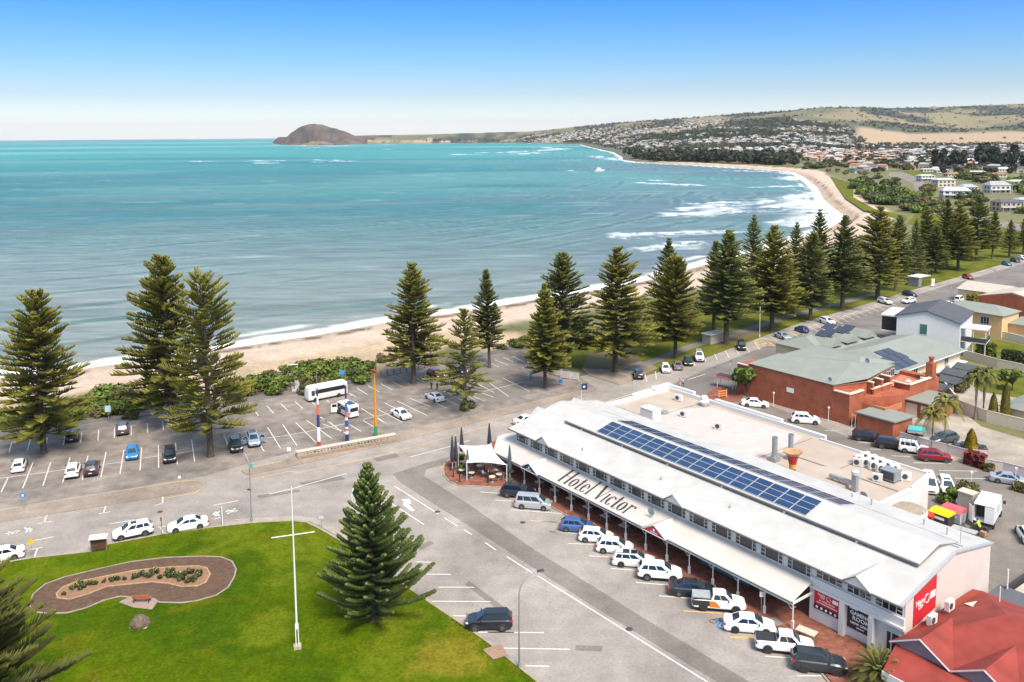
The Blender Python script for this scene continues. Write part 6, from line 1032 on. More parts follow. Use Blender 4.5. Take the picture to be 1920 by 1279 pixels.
    for sg, nm in ((1, 'tl'), (-1, 'tr')): g = MB(); g.box((x0+.10, sg*w*.80, zt-.05), (.20, .30, .20)); D[nm] = g.mesh('tail_light', [TAIL])
    g = MB(); g.b2((x0-.012, -.22, lo+.34), (x0+.03, .22, lo+.46)); D['plate'] = g.mesh('number_plate', [PLATE])
    for sg, nm in ((1, 'ml'), (-1, 'mr')): g = MB(); g.box((gb1-.45, sg*(w+.06), zb+.10), (.12, .2, .14)); D[nm] = g.mesh('door_mirror', [PLAST])
    CM[t] = D; return D
def car(t, col, cx, cy, dx, dy, label, group=None, metal=0., z=.7, dark_rim=False, extra=None, name='car', cat='car', scale=1.):
    p = G(cx, cy, z); q = G(cx+dx, cy+dy, z); rz = math.atan2(q.y-p.y, q.x-p.x); D = car_meshes(t); L, Wd, Ht, zb, zh, zd, gb0, gr0, gr1, gb1, r, wb = CT[t]
    o = thing(name, label, cat, (p.x, p.y, .03), rz, group); o.scale = (scale,)*3; P = paint(col, metal)
    def lk(nm, me, par=o): return link(nm, me, par)
    bd = lk('body', D['body']); bd.material_slots[0].link = 'OBJECT'; bd.material_slots[0].material = P
    lk('windscreen', D['windscreen']); lk('rear_window', D['rear_window']); [lk('side_windows', m) for m in D['side']]
    for sx in (-1, 1):
        for sy in (-1, 1):
            w_ = lk('wheel', D['tyre']); w_.location = (sx*wb/2+.05, sy*(Wd/2-.07), r); w_.rotation_euler[2] = 0 if sy < 0 else math.pi; lk('rim', D['rimd' if dark_rim else 'rim'], w_)
    for nm, k in (('headlight', 'hl'), ('headlight', 'hr'), ('tail_light', 'tl'), ('tail_light', 'tr'), ('number_plate', 'plate'), ('door_mirror', 'ml'), ('door_mirror', 'mr')): lk(nm, D[k])
    if extra == 'rails':
        for sy in (-1, 1): b = MB(); b.tube([(gr0+.1, sy*.58, Ht), (gr0+.2, sy*.58, Ht+.06), (gr1-.2, sy*.58, Ht+.06), (gr1-.1, sy*.58, Ht)], .025, 5); b.build('roof_rail', PLAST, o)
        for xx in (-1.2, -.3): b = MB(); b.b2((xx, -.42, Ht+.004), (xx+.75, .42, Ht+.015)); b.build('sunroof', CGLASS, o)
    if extra == 'sunroof': b = MB(); b.b2((-.45, -.4, Ht+.004), (.2, .4, Ht+.015)); b.build('sunroof', CGLASS, o)
    if extra == 'trayrack':
        b = MB(); b.b2((-2.6, -.72, 1.30), (-.85, .72, 1.42)); b.build('tray_cover', mat('silver_tray_cover', (.42, .46, .46), .4, metal=.3), o); b = MB(); b.b2((-2.62, -.955, .62), (-.5, -.94, 1.18)); b.b2((-2.62, .94, .62), (-.5, .955, 1.18)); b.build('black_side_panel', PLAST, o); b = MB(); b.add([(-.9, -.962, .55), (.15, -.962, .55), (-.35, -.962, 1.16), (-.95, -.962, 1.16)], [(0, 1, 2, 3)]); b.add([(-.9, .962, .55), (.15, .962, .55), (-.35, .962, 1.16), (-.95, .962, 1.16)], [(3, 2, 1, 0)]); b.build('orange_graphic', mat('orange_vinyl', (.62, .17, .02), .4), o)
    if extra == 'tray': b = MB(); b.b2((-.62, -.7, 1.2), (-.55, .7, 1.85)); b.build('tray_bars', PLAST, o)
    if extra == 'doors':
        for sy in (-1, 1):
            b = MB(); b.box((0, 0, 0), (1.0, .08, .72)); b.box((-.1, 0, .55), (.7, .06, .5)); d = b.build('open_door', [P], o); d.location = (.55+.1, sy*1.45, .72); d.rotation_euler[2] = sy*1.15
            g = MB(); g.box((-.1, 0, .55), (.58, .075, .38)); link('pane', g.mesh('pane', [CGLASS]), d)
        b = MB(); b.b2((-1.9, -.5, Ht), (-.3, .5, Ht+.03)); b.build('roof_panel', CGLASSL, o)
    if extra == 'spare': b = MB(); b.lathe([(.34, 0), (.34, .2), (.02, .22)], 12, (0, 0, 0), 'y'); s = b.build('spare_wheel', TYRE, o); s.location = (-2.3, 0, .95); s.rotation_euler[2] = -math.pi/2
    if extra == 'rack': b = MB(); [b.tube([(x_, -.7, Ht+.06), (x_, .7, Ht+.06)], .03, 4) for x_ in (-1.6, -1, -.4, .1)]; [b.tube([(-1.7, y_, Ht+.06), (.2, y_, Ht+.06)], .03, 4) for y_ in (-.68, .68)]; b.build('roof_rack', PLAST, o)
    return o
WH, WHP = 'e9eaec', 'f3f3f2'
gl = 'cars parked in the beach car park'; gh = 'cars nosed up to the hotel footpath'; gr = 'cars parked along the coast road'; gy = 'cars in the yard behind the hotel'; gs = 'cars parked beside the lawn'
car('hatch', WH, 36, 871, 18, -50, 'white hatchback at the far left of the car park, tail to the road', gl); car('suv', '23242c', 135, 816, 5, -28, 'black car in the seaward bays behind the broad left pine', gl); car('suv', '4b5055', 230, 803, 1, -25, 'grey car in the seaward bays, alone beside the sand fence', gl, .3)
car('hatch', '1f7fc0', 248, 848, -5, 40, 'bright blue small car in the middle rows', gl, .1); car('suv', '2a2f33', 318, 853, 2, 40, 'charcoal four wheel drive right of the blue small car', gl, .3, extra='rack'); car('suv', WHP, 137, 881, 14, -46, 'white hatchback beside a brown car', gl); car('suv', '3a2f38', 172, 877, 12, -44, 'dark brown car right beside a white hatchback', gl, .3)
car('suv', '20262b', 442, 834, 6, 22, 'black car beside the car with open doors', gl); car('suv', 'a5b4c4', 475, 824, 7, 24, 'silver blue car with both front doors open', gl, .4, extra='doors')
car('sedan', WHP, 752, 775, 48, 24, 'white sedan facing the yellow totem pole end of the car park', gl); car('sedan', WHP, 815, 743, -48, -22, 'white sedan with two people standing behind it', gl); car('suv', '6d1f22', 817, 702, 48, 22, 'dark red car under the big pine on dark asphalt', gl); car('sedan', '1e2a38', 860, 692, 48, 20, 'dark blue car half hidden by the thin pine', gl)
car('suv', WHP, 249, 995, -72, 15, 'white compact four wheel drive parked beside the lawn kerb', gs, extra='sunroof'); car('sedan', WHP, 352, 981, -78, 14, 'white sedan with dark rear window beside the lawn kerb', gs); car('sedan', WHP, 2, 1039, -70, 14, 'white sedan cut by the left edge of the picture', gs)
car('suv', '141b26', 917, 1163, -82, 2, 'black four wheel drive nosed to the lawn, alone in its row', None)
hd = (63, 5)
car('suv', '232a36', 971, 921, *hd, 'dark navy four wheel drive, leftmost of the hotel row', gh, .3); car('mpv', 'b5bcc2', 1000, 942, *hd, 'silver people mover next to a navy four wheel drive', gh, .4); car('hatch', '4a6a9f', 1082, 984, *hd, 'mid blue hatchback in the hotel row', gh, .3); car('hatch', WHP, 1118, 1003, *hd, 'white hatchback directly beside the blue hatchback', gh)
car('hatch', WH, 1153, 1023, *hd, 'plain white hatchback, third white shape left of the roof railed wagon', gh, scale=1.04); car('wagon', 'dfe0dd', 1188, 1048, *hd, 'white wagon with dark roof rails and sunroof', gh, extra='rails', dark_rim=True); car('suv', WHP, 1237, 1072, *hd, 'white four wheel drive left of the dark sedan', gh, scale=1.04); car('sedan', '2a333c', 1298, 1102, *hd, 'dark blue grey sedan in the hotel row', gh, .4, scale=1.03)
car('ute', WHP, 1347, 1128, *hd, 'white utility with orange and black side graphics', gh, extra='trayrack', name='utility_truck', cat='ute', dark_rim=True); car('sedan', WHP, 1405, 1168, 63, 6, 'white sedan parked over the blue accessible symbol', gh, dark_rim=True, scale=1.03); car('ute', WHP, 1471, 1206, 63, 7, 'white double cab utility with black tray cover', gh, extra='tray', name='utility_truck', cat='ute', dark_rim=True); car('suv', '3a3f45', 1535, 1241, 63, 8, 'dark grey four wheel drive, rightmost of the hotel row', gh, .5, dark_rim=True, scale=1.03)
car('sedan', WHP, 1416, 755, 48, 4, 'white sedan against the red brick wall', gy); car('hatch', WHP, 1510, 785, 56, 4, 'white hatchback parked beyond the annex parapet', gy, scale=1.12); car('suv', '1d2028', 1627, 818, 50, 6, 'black wagon, leftmost of the angled row by the brick store', gy); car('suv', '15171d', 1670, 832, 50, 6, 'black four wheel drive beside a boxy white four wheel drive', gy)
car('jeep', 'e2e2e0', 1714, 841, 50, 7, 'boxy white four wheel drive between black and red cars', gy, extra='rack'); car('suv', '8e1520', 1752, 855, 55, 4, 'red four wheel drive in front of the sheet fence', gy, .2); car('smallvan', WHP, 1743, 908, 9, 26, 'white van partly hidden by the annex wall', gy); car('wagon', WHP, 1775, 910, 15, 30, 'white wagon with roof window facing the camera', gy, extra='sunroof')
car('sedan', 'a9b0ba', 1892, 897, 56, 9, 'silver sedan near the right edge of the yard', gy, .4); car('suv', '4a4f52', 1770, 822, -34, 6, 'dark grey car behind the two drooping palms', gy, .3); car('sedan', '1c232c', 1817, 838, -40, -4, 'dark sedan behind the golden conifer', gy); car('hatch', WH, 1926, 1000, -20, -30, 'white car cut by the right edge below the truck', gy)
car('suv', '2b3138', 1197, 701, -5, -18, 'dark grey car nearest the paved pine corner', gr); car('hatch', 'dfe3e0', 1248, 690, 5, 18, 'pale car, leftmost of the row of four', gr); car('sedan', '8f8a85', 1271, 684, -4, -14, 'brownish silver car in the row of four', gr, .4); car('hatch', '2a3432', 1290, 677, 4, 14, 'dark green car in the row of four', gr); car('fourwd', 'd9dcda', 1311, 669, 4, 14, 'white four wheel drive with spare wheel, right of the row of four', gr, extra='rack')
car('jeep', '1a1c1e', 1390, 649, 4, 15, 'boxy black four wheel drive alone by the road edge', gr, extra='spare'); car('sedan', 'aab4bb', 1467, 629, 24, 9, 'silver sedan beside the yellow hatched bay', gr, .3); car('hatch', '2c4a78', 1503, 617, -24, -9, 'small blue car backed into a long empty row', gr, .2); car('hatch', WH, 1551, 602, 26, 8, 'white hatchback alone in the long angled row', gr, scale=1.1)
car('suv', 'dfe4dc', 1659, 565, 22, 6, 'pale car, left of the three beyond the white house roof', gr); car('suv', WHP, 1704, 564, -22, 4, 'white car on the roadway near a dark car', gr); car('wagon', '20242c', 1706, 551, 22, 5, 'dark car under the last pine before the shelter', gr); car('smallvan', WHP, 1799, 562, 20, -9, 'white van on the coast road', gr); car('sedan', WHP, 1775, 570, -20, 8, 'white car just in front of the white van', gr)
car('hatch', '9a3a34', 1815, 519, 24, 6, 'faded red car alone in the far angled bays', gr); car('hatch', '1f7f8f', 1888, 494, 22, 5, 'teal car in the far bays', gr, .2); car('hatch', '22305a', 1904, 488, 22, 5, 'navy car next to the teal car', gr, .2); car('hatch', WHP, 1917, 483, 22, 5, 'white car at the right edge next to the navy car', gr)
car('sedan', 'e4e4e4', 987, 786, 46, -12, 'white car showing behind the hotel roof corner', None); car('suv', 'c9d0d6', 1668, 329, 0, -6, 'pale car on the far beachside road', None, z=.7)
# buses, vans and trucks
def boxbody(L, Wd, z0, z1, nose=0., tail=0., rad=.18):
    w = Wd/2; rings = []
    for x, k, dz in ((-L/2, .93, .10), (-L/2+.12, 1, 0), (L/2-.35-nose, 1, 0), (L/2-.1-nose*.35, .97, .12+nose*.3), (L/2, .86, .45+nose)):
        q = w*k; t = z1-dz; rings.append([(x, -q+.08, z0), (x, -q, z0+.15), (x, -q, t-rad), (x, -q+rad, t), (x, q-rad, t), (x, q, t-rad), (x, q, z0+.15), (x, q-.08, z0)])
    return MB().loft(rings)
def wheels(o, xs, y, r):
    b = MB(); b.lathe([(r*.55, .13), (r*.92, .14), (r, .09), (r, -.09), (r*.92, -.14), (r*.55, -.13)], 18, (0, 0, 0), 'y'); me = b.mesh('wheel', [TYRE], 40); g = MB(); g.lathe([(r*.6, .10), (r*.6, .125), (r*.4, .1), (.02, .12)], 14, (0, 0, 0), 'y'); rm = g.mesh('rim', [RIM], 40)
    for x in xs:
        for sy in (-1, 1): w_ = link('wheel', me, o); w_.location = (x, sy*y, r); w_.rotation_euler[2] = 0 if sy < 0 else math.pi; link('rim', rm, w_)
VW = mat('vehicle_white', (.76, .76, .75), .35, var=.03, coat=.3)
def place_v(name, label, cat, rear, front): a, c = G(*rear), G(*front); m = (a+c)/2; return thing(name, label, cat, (m.x, m.y, .03), math.atan2(c.y-a.y, c.x-a.x)), (c-a).length
o, _ = place_v('coach', 'white minibus coach with black window band', 'bus', (649, 739), (574, 754)); b = boxbody(7.6, 2.15, .4, 2.75, .25); b.build('body', VW, o, 35); b = MB(); [b.b2((-3.55, s*1.085-.012, 1.45), (2.55, s*1.085+.012, 2.2)) for s in (-1, 1)]; b.build('side_windows', CGLASS, o)
b = MB(); b.add([(3.62, -.9, 1.35), (3.62, .9, 1.35), (3.36, .85, 2.4), (3.36, -.85, 2.4)], [(0, 1, 2, 3)]); [v_ for v_ in ()]; b.v = [(x+.13, y, z) for x, y, z in b.v]; b.build('windscreen', CGLASSL, o); b = MB(); [b.b2((2.65, s*1.08-.012, 1.2), (3.3, s*1.08+.012, 2.15)) for s in (-1, 1)]; b.build('door_glass', CGLASSL, o); b = MB(); b.b2((3.70, -.8, .75), (3.82, .8, .95)); b.build('headlight', LAMP, o); b = MB(); b.b2((-3.82, -.8, 1.5), (-3.79, .8, 2.3)); b.build('rear_window', CGLASS, o); wheels(o, (-2.0, 2.55), .98, .4)
o, _ = place_v('camper_van', 'white high roofed van with rear window and open side door in the car park', 'van', (670, 788), (633, 769)); b = boxbody(5.0, 1.95, .35, 2.35, .75); b.build('body', VW, o, 35); b = MB(); b.b2((-2.55, -.75, 1.25), (-2.49, .75, 1.9)); b.build('rear_window', CGLASS, o); b = MB(); [b.b2((-2.1, s*.985-.012, 1.25), (1.35, s*.985+.012, 1.85)) for s in (-1, 1)]; b.build('side_windows', CGLASS, o); b = MB(); b.add([(2.30, -.75, 1.25), (2.30, .75, 1.25), (1.70, .7, 2.15), (1.70, -.7, 2.15)], [(0, 1, 2, 3)]); b.build('windscreen', CGLASSL, o)
for k in range(2): b = MB(); b.box((-1.5+k*1.05, 0, 2.39), (.95, 1.2, .05)); b.build('roof_solar_panel', SOLAR, o)
b = MB(); b.box((0, 0, 1.05), (1.1, .08, 1.5)); d = b.build('open_door', VW, o); d.location = (2.0, 1.4, 0); d.rotation_euler[2] = 1.2; b = MB(); b.box((0, 0, 1.45), (.8, .1, .5)); link('pane', b.mesh('pane', [CGLASS]), d); b = MB(); b.b2((.4, .975, .5), (1.5, .99, 2.0)); b.build('door_opening', PLAST, o); b = MB(); [b.box((-2.5, s*.85, 1.0), (.06, .14, .5)) for s in (-1, 1)]; b.build('tail_light', TAIL, o); b = MB(); b.b2((-2.53, -.25, .75), (-2.5, .25, .87)); b.build('number_plate', PLATE, o); wheels(o, (-1.5, 1.65), .88, .36)
o, _ = place_v('motorhome', 'cream motorhome with cab over bed half hidden behind the tall pines', 'motorhome', (382, 774), (308, 796)); CRM = mat('motorhome_cream', (.60, .57, .50), .45, var=.04); b = MB(); b.ext([(-3.4, .5), (1.6, .5), (1.6, 1.9), (3.0, 2.2), (3.0, 2.9), (2.6, 3.05), (-3.4, 3.05)], -1.1, 1.1, 'y'); b.build('body', CRM, o, 30); b = MB(); b.loft([[(1.55, -.95, .45), (1.55, .95, .45), (1.55, .95, 1.9), (1.55, -.95, 1.9)], [(2.2, -.95, .45), (2.2, .95, .45), (2.2, .9, 1.85), (2.2, -.9, 1.85)], [(2.8, -.93, .45), (2.8, .93, .45), (2.8, .85, 1.2), (2.8, -.85, 1.2)], [(3.4, -.85, .5), (3.4, .85, .5), (3.4, .75, 1.0), (3.4, -.75, 1.0)]]); b.build('cab', VW, o, 35)
b = MB(); b.add([(2.82, -.75, 1.25), (2.82, .75, 1.25), (2.24, .75, 1.84), (2.24, -.75, 1.84)], [(0, 1, 2, 3)]); b.build('windscreen', CGLASSL, o); b = MB()
for s in (-1, 1): b.b2((-2.8, s*1.105-.012, 1.5), (-1.5, s*1.105+.012, 2.2)); b.b2((-.8, s*1.105-.012, 1.5), (.2, s*1.105+.012, 2.2)); b.b2((1.75, s*.96-.012, 1.15), (2.3, s*.96+.012, 1.7))
b.build('side_windows', CGLASS, o); b = MB(); [b.b2((-3.38, s*1.102-.01, .9), (1.58, s*1.102+.01, 1.05)) for s in (-1, 1)]; b.build('stripe', mat('motorhome_stripe', (.25, .20, .13), .5), o); wheels(o, (-2.0, 2.45), .95, .36)
o, _ = place_v('delivery_truck', 'white box delivery truck with rear doors open in the hotel yard', 'truck', (1848, 988), (1884, 958)); o.rotation_euler[2] = HA+math.radians(104); p = G(1852, 962, 1.2); o.location = (p.x, p.y, .03)
b = MB(); b.b2((-2.6, -1.1, .9), (2.0, -1.05, 3.0)); b.b2((-2.6, 1.05, .9), (2.0, 1.1, 3.0)); b.b2((-2.6, -1.05, .9), (2.0, 1.05, 1.0)); b.b2((1.95, -1.05, 1.0), (2.0, 1.05, 3.0)); b.b2((-2.62, -1.12, 3.0), (2.02, 1.12, 3.08)); b.build('cargo_box', VW, o); b = MB(); b.b2((-1.2, -1.04, 1.0), (1.9, 1.04, 2.9)); b.build('cargo', mat('cargo_dark', (.06, .05, .045), .8, var=.4, scale=4), o)
for s in (-1, 1): b = MB(); b.box((0, 0, 1.95), (1.0, .05, 2.0)); d = b.build('rear_door', VW, o); d.location = (-2.65-(.05 if s < 0 else .4), s*(.62 if s < 0 else 1.3), 0); d.rotation_euler[2] = 1.57 if s < 0 else .6
b = MB(); b.loft([[(2.1, -.98, .5), (2.1, .98, .5), (2.1, .98, 2.2), (2.1, -.98, 2.2)], [(3.2, -.98, .5), (3.2, .98, .5), (3.2, .95, 2.15), (3.2, -.95, 2.15)], [(3.75, -.95, .5), (3.75, .95, .5), (3.72, .92, 1.3), (3.72, -.92, 1.3)]]); b.build('cab', VW, o, 35); b = MB(); b.add([(3.75, -.85, 1.35), (3.75, .85, 1.35), (3.28, .85, 2.1), (3.28, -.85, 2.1)], [(0, 1, 2, 3)]); b.build('windscreen', CGLASSL, o); b = MB(); b.b2((-2.6, -.9, .55), (2.1, .9, .85)); b.b2((-3.3, -1, .5), (-2.65, 1, .58)); b.build('chassis', PLAST, o); b = MB(); [b.box((3.2, s*1.25, 1.75), (.12, .3, .4)) for s in (-1, 1)]; b.build('door_mirror', PLAST, o); b = MB(); b.b2((-.6, -1.115, 1.7), (.7, -1.102, 2.5)); b.build('side_emblem', mat('pale_teal_emblem', (.35, .50, .52), .5), o); wheels(o, (-1.6, 2.7), .92, .38)
# ================================================================ STREET FURNITURE, PEOPLE AND SMALL THINGS
POST = mat('post_grey', (.33, .34, .34), .5, metal=.4, var=.08); POSTW = mat('post_white', (.70, .70, .69), .5, var=.04); TIMB = mat('weathered_timber', (.16, .105, .07), .9, var=.3, scale=5); STONE = mat('stone_block', (.36, .31, .24), .9, var=.25, scale=3); TEALS = mat('sign_teal', (.16, .42, .40), .5); BLUES = mat('sign_blue', (.03, .22, .55), .5); YELS = mat('sign_yellow', (.75, .48, .02), .5)
def street_lamp(px, py, ytop, ang, arm, label, lamp=True, m=POST):
    p = G(px, py); h = H(px, py, ytop); o = thing('street_lamp', label, 'street lamp', (p.x, p.y, 0), ang, 'street lamps'); b = MB(); pts = [(0, 0, 0), (0, 0, h*.78)]+[(arm*(1-math.cos(t)), 0, h*.78+h*.21*math.sin(t)) for t in (.4, .8, 1.2, 1.5)]; b.tube(pts, [.1, .07, .06, .055, .05, .045], 8); b.build('pole', m, o, 40); b = MB(); b.box((arm*.95+.3, 0, h*.99), (.75, .3, .14), top=.7); b.build('lamp_head', DKG, o); b = MB(); b.tube([(0, 0, 0), (0, 0, .5)], .16, 8); b.build('base_sleeve', m, o); return o
street_lamp(974, 1252, 1076, .35, 1.9, 'tall curved street lamp standing at the lawn edge by the hotel street'); o = street_lamp(472, 979, 850, 2.6, 1.0, 'grey street lamp with two heads beside the lawn kerb'); b = MB(); b.box((.2, 0, 4.2), (.5, .2, .12)); b.build('lower_lamp', DKG, o); b = MB(); b.box((-.4, 0, 7.4), (.5, .04, .6)); b.build('banner', TEALS, o)
street_lamp(663, 1010, 905, .9, 1.2, 'slim street lamp rising behind the young pine', m=POSTW); street_lamp(1424, 632, 566, 1, .05, 'thin white pole beside the yellow hatched bay', m=POSTW); street_lamp(1782, 570, 536, 1, .6, 'dark lamp pole on the coast road beside the white van'); street_lamp(1870, 544, 508, 2.4, .8, 'pale lamp pole near the brick house'); street_lamp(1368, 716, 680, 1.2, .7, 'double headed lamp near the bike racks'); street_lamp(391, 812, 783, 1.2, .3, 'short lamp beside the yellow edged bay')
def flagmast():
    p = G(558, 1217); h = H(558, 1217, 914); o = thing('flag_mast', 'tall white mast with cross yard standing on the lawn', 'mast', (p.x, p.y, .1), .3); b = MB(); b.tube([(0, 0, 1.9), (0, 0, h*.5), (0, 0, h)], [.10, .08, .04], 10); b.build('mast_pole', POSTW, o, 40); b = MB(); b.tube([(-1.95, 0, h*.705), (1.95, 0, h*.705)], .045, 6); b.build('yard', POSTW, o); b = MB(); b.b2((-.16, -.14, .3), (-.08, .14, 2.4)); b.b2((.08, -.14, .3), (.16, .14, 2.4)); b.build('tabernacle', POSTW, o); b = MB(); b.box((0, 0, .15), (.7, .7, .3)); b.build('concrete_foot', STONE, o)
flagmast()
def totem(px, py, ytop, bands, label, cap=None):
    p = G(px, py); h = H(px, py, ytop); o = thing('totem_pole', label, 'totem pole', (p.x, p.y, 0), 0, 'painted totem poles'); t = sum(x[0] for x in bands); z = 0; MBs = {}
    for k, (dz, c) in enumerate(bands):
        z1 = z+dz/t*h; r0, r1 = .30-.20*z/h, .30-.20*z1/h; b = MB(); b.lathe([(r0, z+(.001 if k else 0)), (r1, z1)], 14); b.build('painted_band', mat('totem_'+c, c, .5, var=.05), o, 40); z = z1
    if cap == 'ring':
        b = MB(); b.tube([(.0+.35*math.cos(t_), 0, z+.35+.35*math.sin(t_)) for t_ in [i*.524 for i in range(13)]], .07, 5); [b.tube([(.3*math.cos(t_), .1*s, z+.35+.3*math.sin(t_)), (.75*math.cos(t_), .25*s, z+.35+.75*math.sin(t_))], [.08, .02], 5) for t_ in [i*.785 for i in range(8)] for s in (-1, 1)]; b.build('sculpted_head', mat('rust_metal', (.26, .09, .03), .8, var=.3, scale=6), o)
    else: b = MB(); b.tube([(0, 0, z), (0, 0, z+2.2)], [.05, .02], 6); b.build('spire', STEEL, o)
C_RD, BL, WT, OR, GN = '#c0392e', '#24366b', '#dfe2e2', '#c98418', '#2c8a54'
totem(598.5, 843, 722, [(14, C_RD), (23, WT), (20, BL), (17, '#cf5a3e'), (13, WT), (9, BL), (5, C_RD), (4, WT)], 'left totem pole banded red, white and blue'); totem(651, 832, 714, [(15, BL), (5, WT), (3, C_RD), (3, WT), (10, '#1f4a9c'), (4, WT), (8, '#cf5a3e'), (14, '#2a62a8'), (6, WT), (20, BL), (7, WT)], 'middle totem pole banded blue, white and orange red'); totem(705, 820, 702, [(22, GN), (98, OR)], 'tall orange totem pole with green foot and rusty sculpted head', 'ring')
def low_wall():
    A, C = G(556, 858), G(741, 824); d = C-A; L_ = d.length; o = thing('retaining_wall', 'long low concrete seat wall with dark lettering below the totem poles', 'wall', ((A.x+C.x)/2, (A.y+C.y)/2, .1), math.atan2(d.y, d.x)); b = MB(); b.b2((-L_/2, -.35, 0), (L_/2, .35, .75)); b.build('wall_body', CONC, o); b = MB(); b.b2((-L_/2-.05, -.42, .75), (L_/2+.05, .42, .87)); b.build('capping', mat('pale_capping', (.55, .47, .38), .85, var=.1), o); b = MB(); r = random.Random(4)
    for k in range(26): x = -L_/2+1+k*(L_-2)/26; b.b2((x, -.362, .3), (x+r.uniform(.1, .3), -.351, .3+r.uniform(.12, .3)))
    b.build('wall_lettering', DKG, o); b = MB(); b.b2((-L_/2, -1.2, 0), (L_/2, -.36, .16)); b.build('stone_footing', mat('brown_stone', (.25, .17, .11), .9, var=.3, scale=2), o)
low_wall()
def sign_post(px, py, ytop, label, m, shape='rect', w=.5, hgt=.5, rz=0., post=POST, txt=None):
    p = G(px, py); h = H(px, py, ytop); o = thing('sign_post', label, 'sign', (p.x, p.y, .05), rz); b = MB(); b.tube([(0, 0, 0), (0, 0, h)], .035, 6); b.build('post', post, o); b = MB()
    if shape == 'diamond': b.add([(0, -.05, h-.75), (.42, -.05, h-.33), (0, -.05, h+.09), (-.42, -.05, h-.33)], [(0, 1, 2, 3)]); b.add([(0, -.02, h-.75), (.42, -.02, h-.33), (0, -.02, h+.09), (-.42, -.02, h-.33)], [(3, 2, 1, 0)])
    else: b.b2((-w/2, -.06, h-hgt), (w/2, -.035, h))
    pl = b.build('sign_plate', m, o)
    if txt: b = MB(); b.b2((-w*.2, -.068, h-hgt*.75), (w*.2, -.061, h-hgt*.3)); b.build('sign_symbol', txt, pl)
sign_post(60, 1046, 1012, 'yellow diamond warning sign beside the road at far left', YELS, 'diamond', txt=None); sign_post(45, 956, 925, 'blue parking sign on the left traffic island', BLUES, w=.6, hgt=.6, txt=SIGNW); sign_post(338, 920, 893, 'small white round topped sign at the island nose', SIGNW, w=.35, hgt=.35); sign_post(274, 926, 888, 'thin pole sign on the left traffic island', POST, w=.2, hgt=.25); sign_post(543, 872, 839, 'white sign at the left end of the seat wall', SIGNW, w=.55, hgt=.6); sign_post(780, 808, 776, 'thin grey sign pole on the verge right of the seat wall', POST, w=.25, hgt=.3)
sign_post(603, 993, 968, 'pale sign on the corner of the lawn footpath', mat('sign_pale_blue', (.45, .58, .60), .5), w=.6, hgt=.35); sign_post(304, 1006, 970, 'dark pole with bracket between the two white parked cars', DKG, w=.15, hgt=.5, post=DKG); sign_post(416, 985, 953, 'thin dark post beside the bicycle marking', DKG, w=.1, hgt=.15, post=DKG); sign_post(204, 792, 761, 'pale blue beach sign in front of the dune shrubs', mat('sign_sky', (.40, .62, .68), .5), w=1.0, hgt=1.1); sign_post(642, 738, 694, 'tall blue sign behind the white coach', BLUES, w=.9, hgt=.9); sign_post(876, 1183, 1150, 'short grey sign pole at the lawn edge by the black car', POST, w=.18, hgt=.25); sign_post(928, 768, 744, 'thin pole sign at the right of the car park verge', POST, w=.2, hgt=.3); sign_post(1427, 1152, 1110, 'white sign pole between the verandah posts', POSTW, w=.4, hgt=.55); sign_post(1749, 538, 523, 'white and green sign in front of the beach shelter', SIGNW, w=.9, hgt=2.2, txt=TEALS)
sign_post(1051, 722, 712, 'blue sign by the barrier panels', BLUES, w=.8, hgt=.7); sign_post(995, 712, 702, 'slim blue post at the car park edge', BLUES, w=.35, hgt=1.4); sign_post(786, 696, 668, 'round mirror pole under the big pine', SIGNW, w=.4, hgt=.4); sign_post(1186, 722, 712, 'brown fingerpost at the paved corner', TIMB, w=.3, hgt=.3)
for x, y, l in ((1450, 763, 'first white bollard pole from the left along the brick wall'), (1553, 792, 'second white bollard pole from the left along the brick wall'), (1667, 820, 'white globe topped pole in front of the brick store'), (1820, 920, 'white globe topped pole beside the service box'), (1903, 912, 'white pole in front of the silver sedan')):
    p = G(x, y); o = thing('lamp_post', l, 'lamp post', (p.x, p.y, 0), 0, 'white lamp posts in the yard'); b = MB(); b.tube([(0, 0, 0), (0, 0, 2.4)], .05, 6); b.build('pole', POSTW, o); b = MB(); b.lathe([(.05, 2.4), (.18, 2.45), (.16, 2.65), (.02, 2.7)], 10); b.build('globe', POSTW, o, 40)
# lawn: garden bed, bench, memorial, information panel
def spline_closed(px): return px
bed_out = [(56, 1138), (62, 1117), (85, 1098), (120, 1085), (190, 1068), (245, 1056), (310, 1048), (380, 1045.5), (415, 1047), (435, 1055), (443, 1070), (440, 1083), (428, 1104), (405, 1119), (370, 1129), (340, 1133), (300, 1132), (270, 1124), (225, 1121), (195, 1128), (160, 1143), (125, 1152), (90, 1153), (62, 1150)]
bed_in = [(106, 1116), (118, 1104), (140, 1095), (200, 1083), (250, 1073), (320, 1066), (372, 1064), (388, 1068), (394, 1080), (386, 1095), (370, 1102), (340, 1103), (315, 1097), (285, 1094), (245, 1098), (200, 1103), (165, 1117), (130, 1127), (108, 1124)]
struct(MB().sheet(pxs(bed_out), .17).build('mulch_path', mat('dark_mulch', (.075, .042, .026), .95, var=0, scale=2.5, col2=(.135, .078, .050), bump=.6, bscale=18))); struct(MB().sheet(pxs(bed_in), .18).build('rose_bed', mat('bare_bed_soil', (.30, .17, .10), .95, var=0, scale=3, col2=(.20, .12, .075), bump=.5, bscale=15)))
ribbon(bed_out, .16, .2, KERB, 'garden_edging', 1, True); ribbon(bed_in, .16, .23, mat('brick_edging', (.38, .24, .14), .9, var=.25, scale=4), 'garden_edging', 1, True)
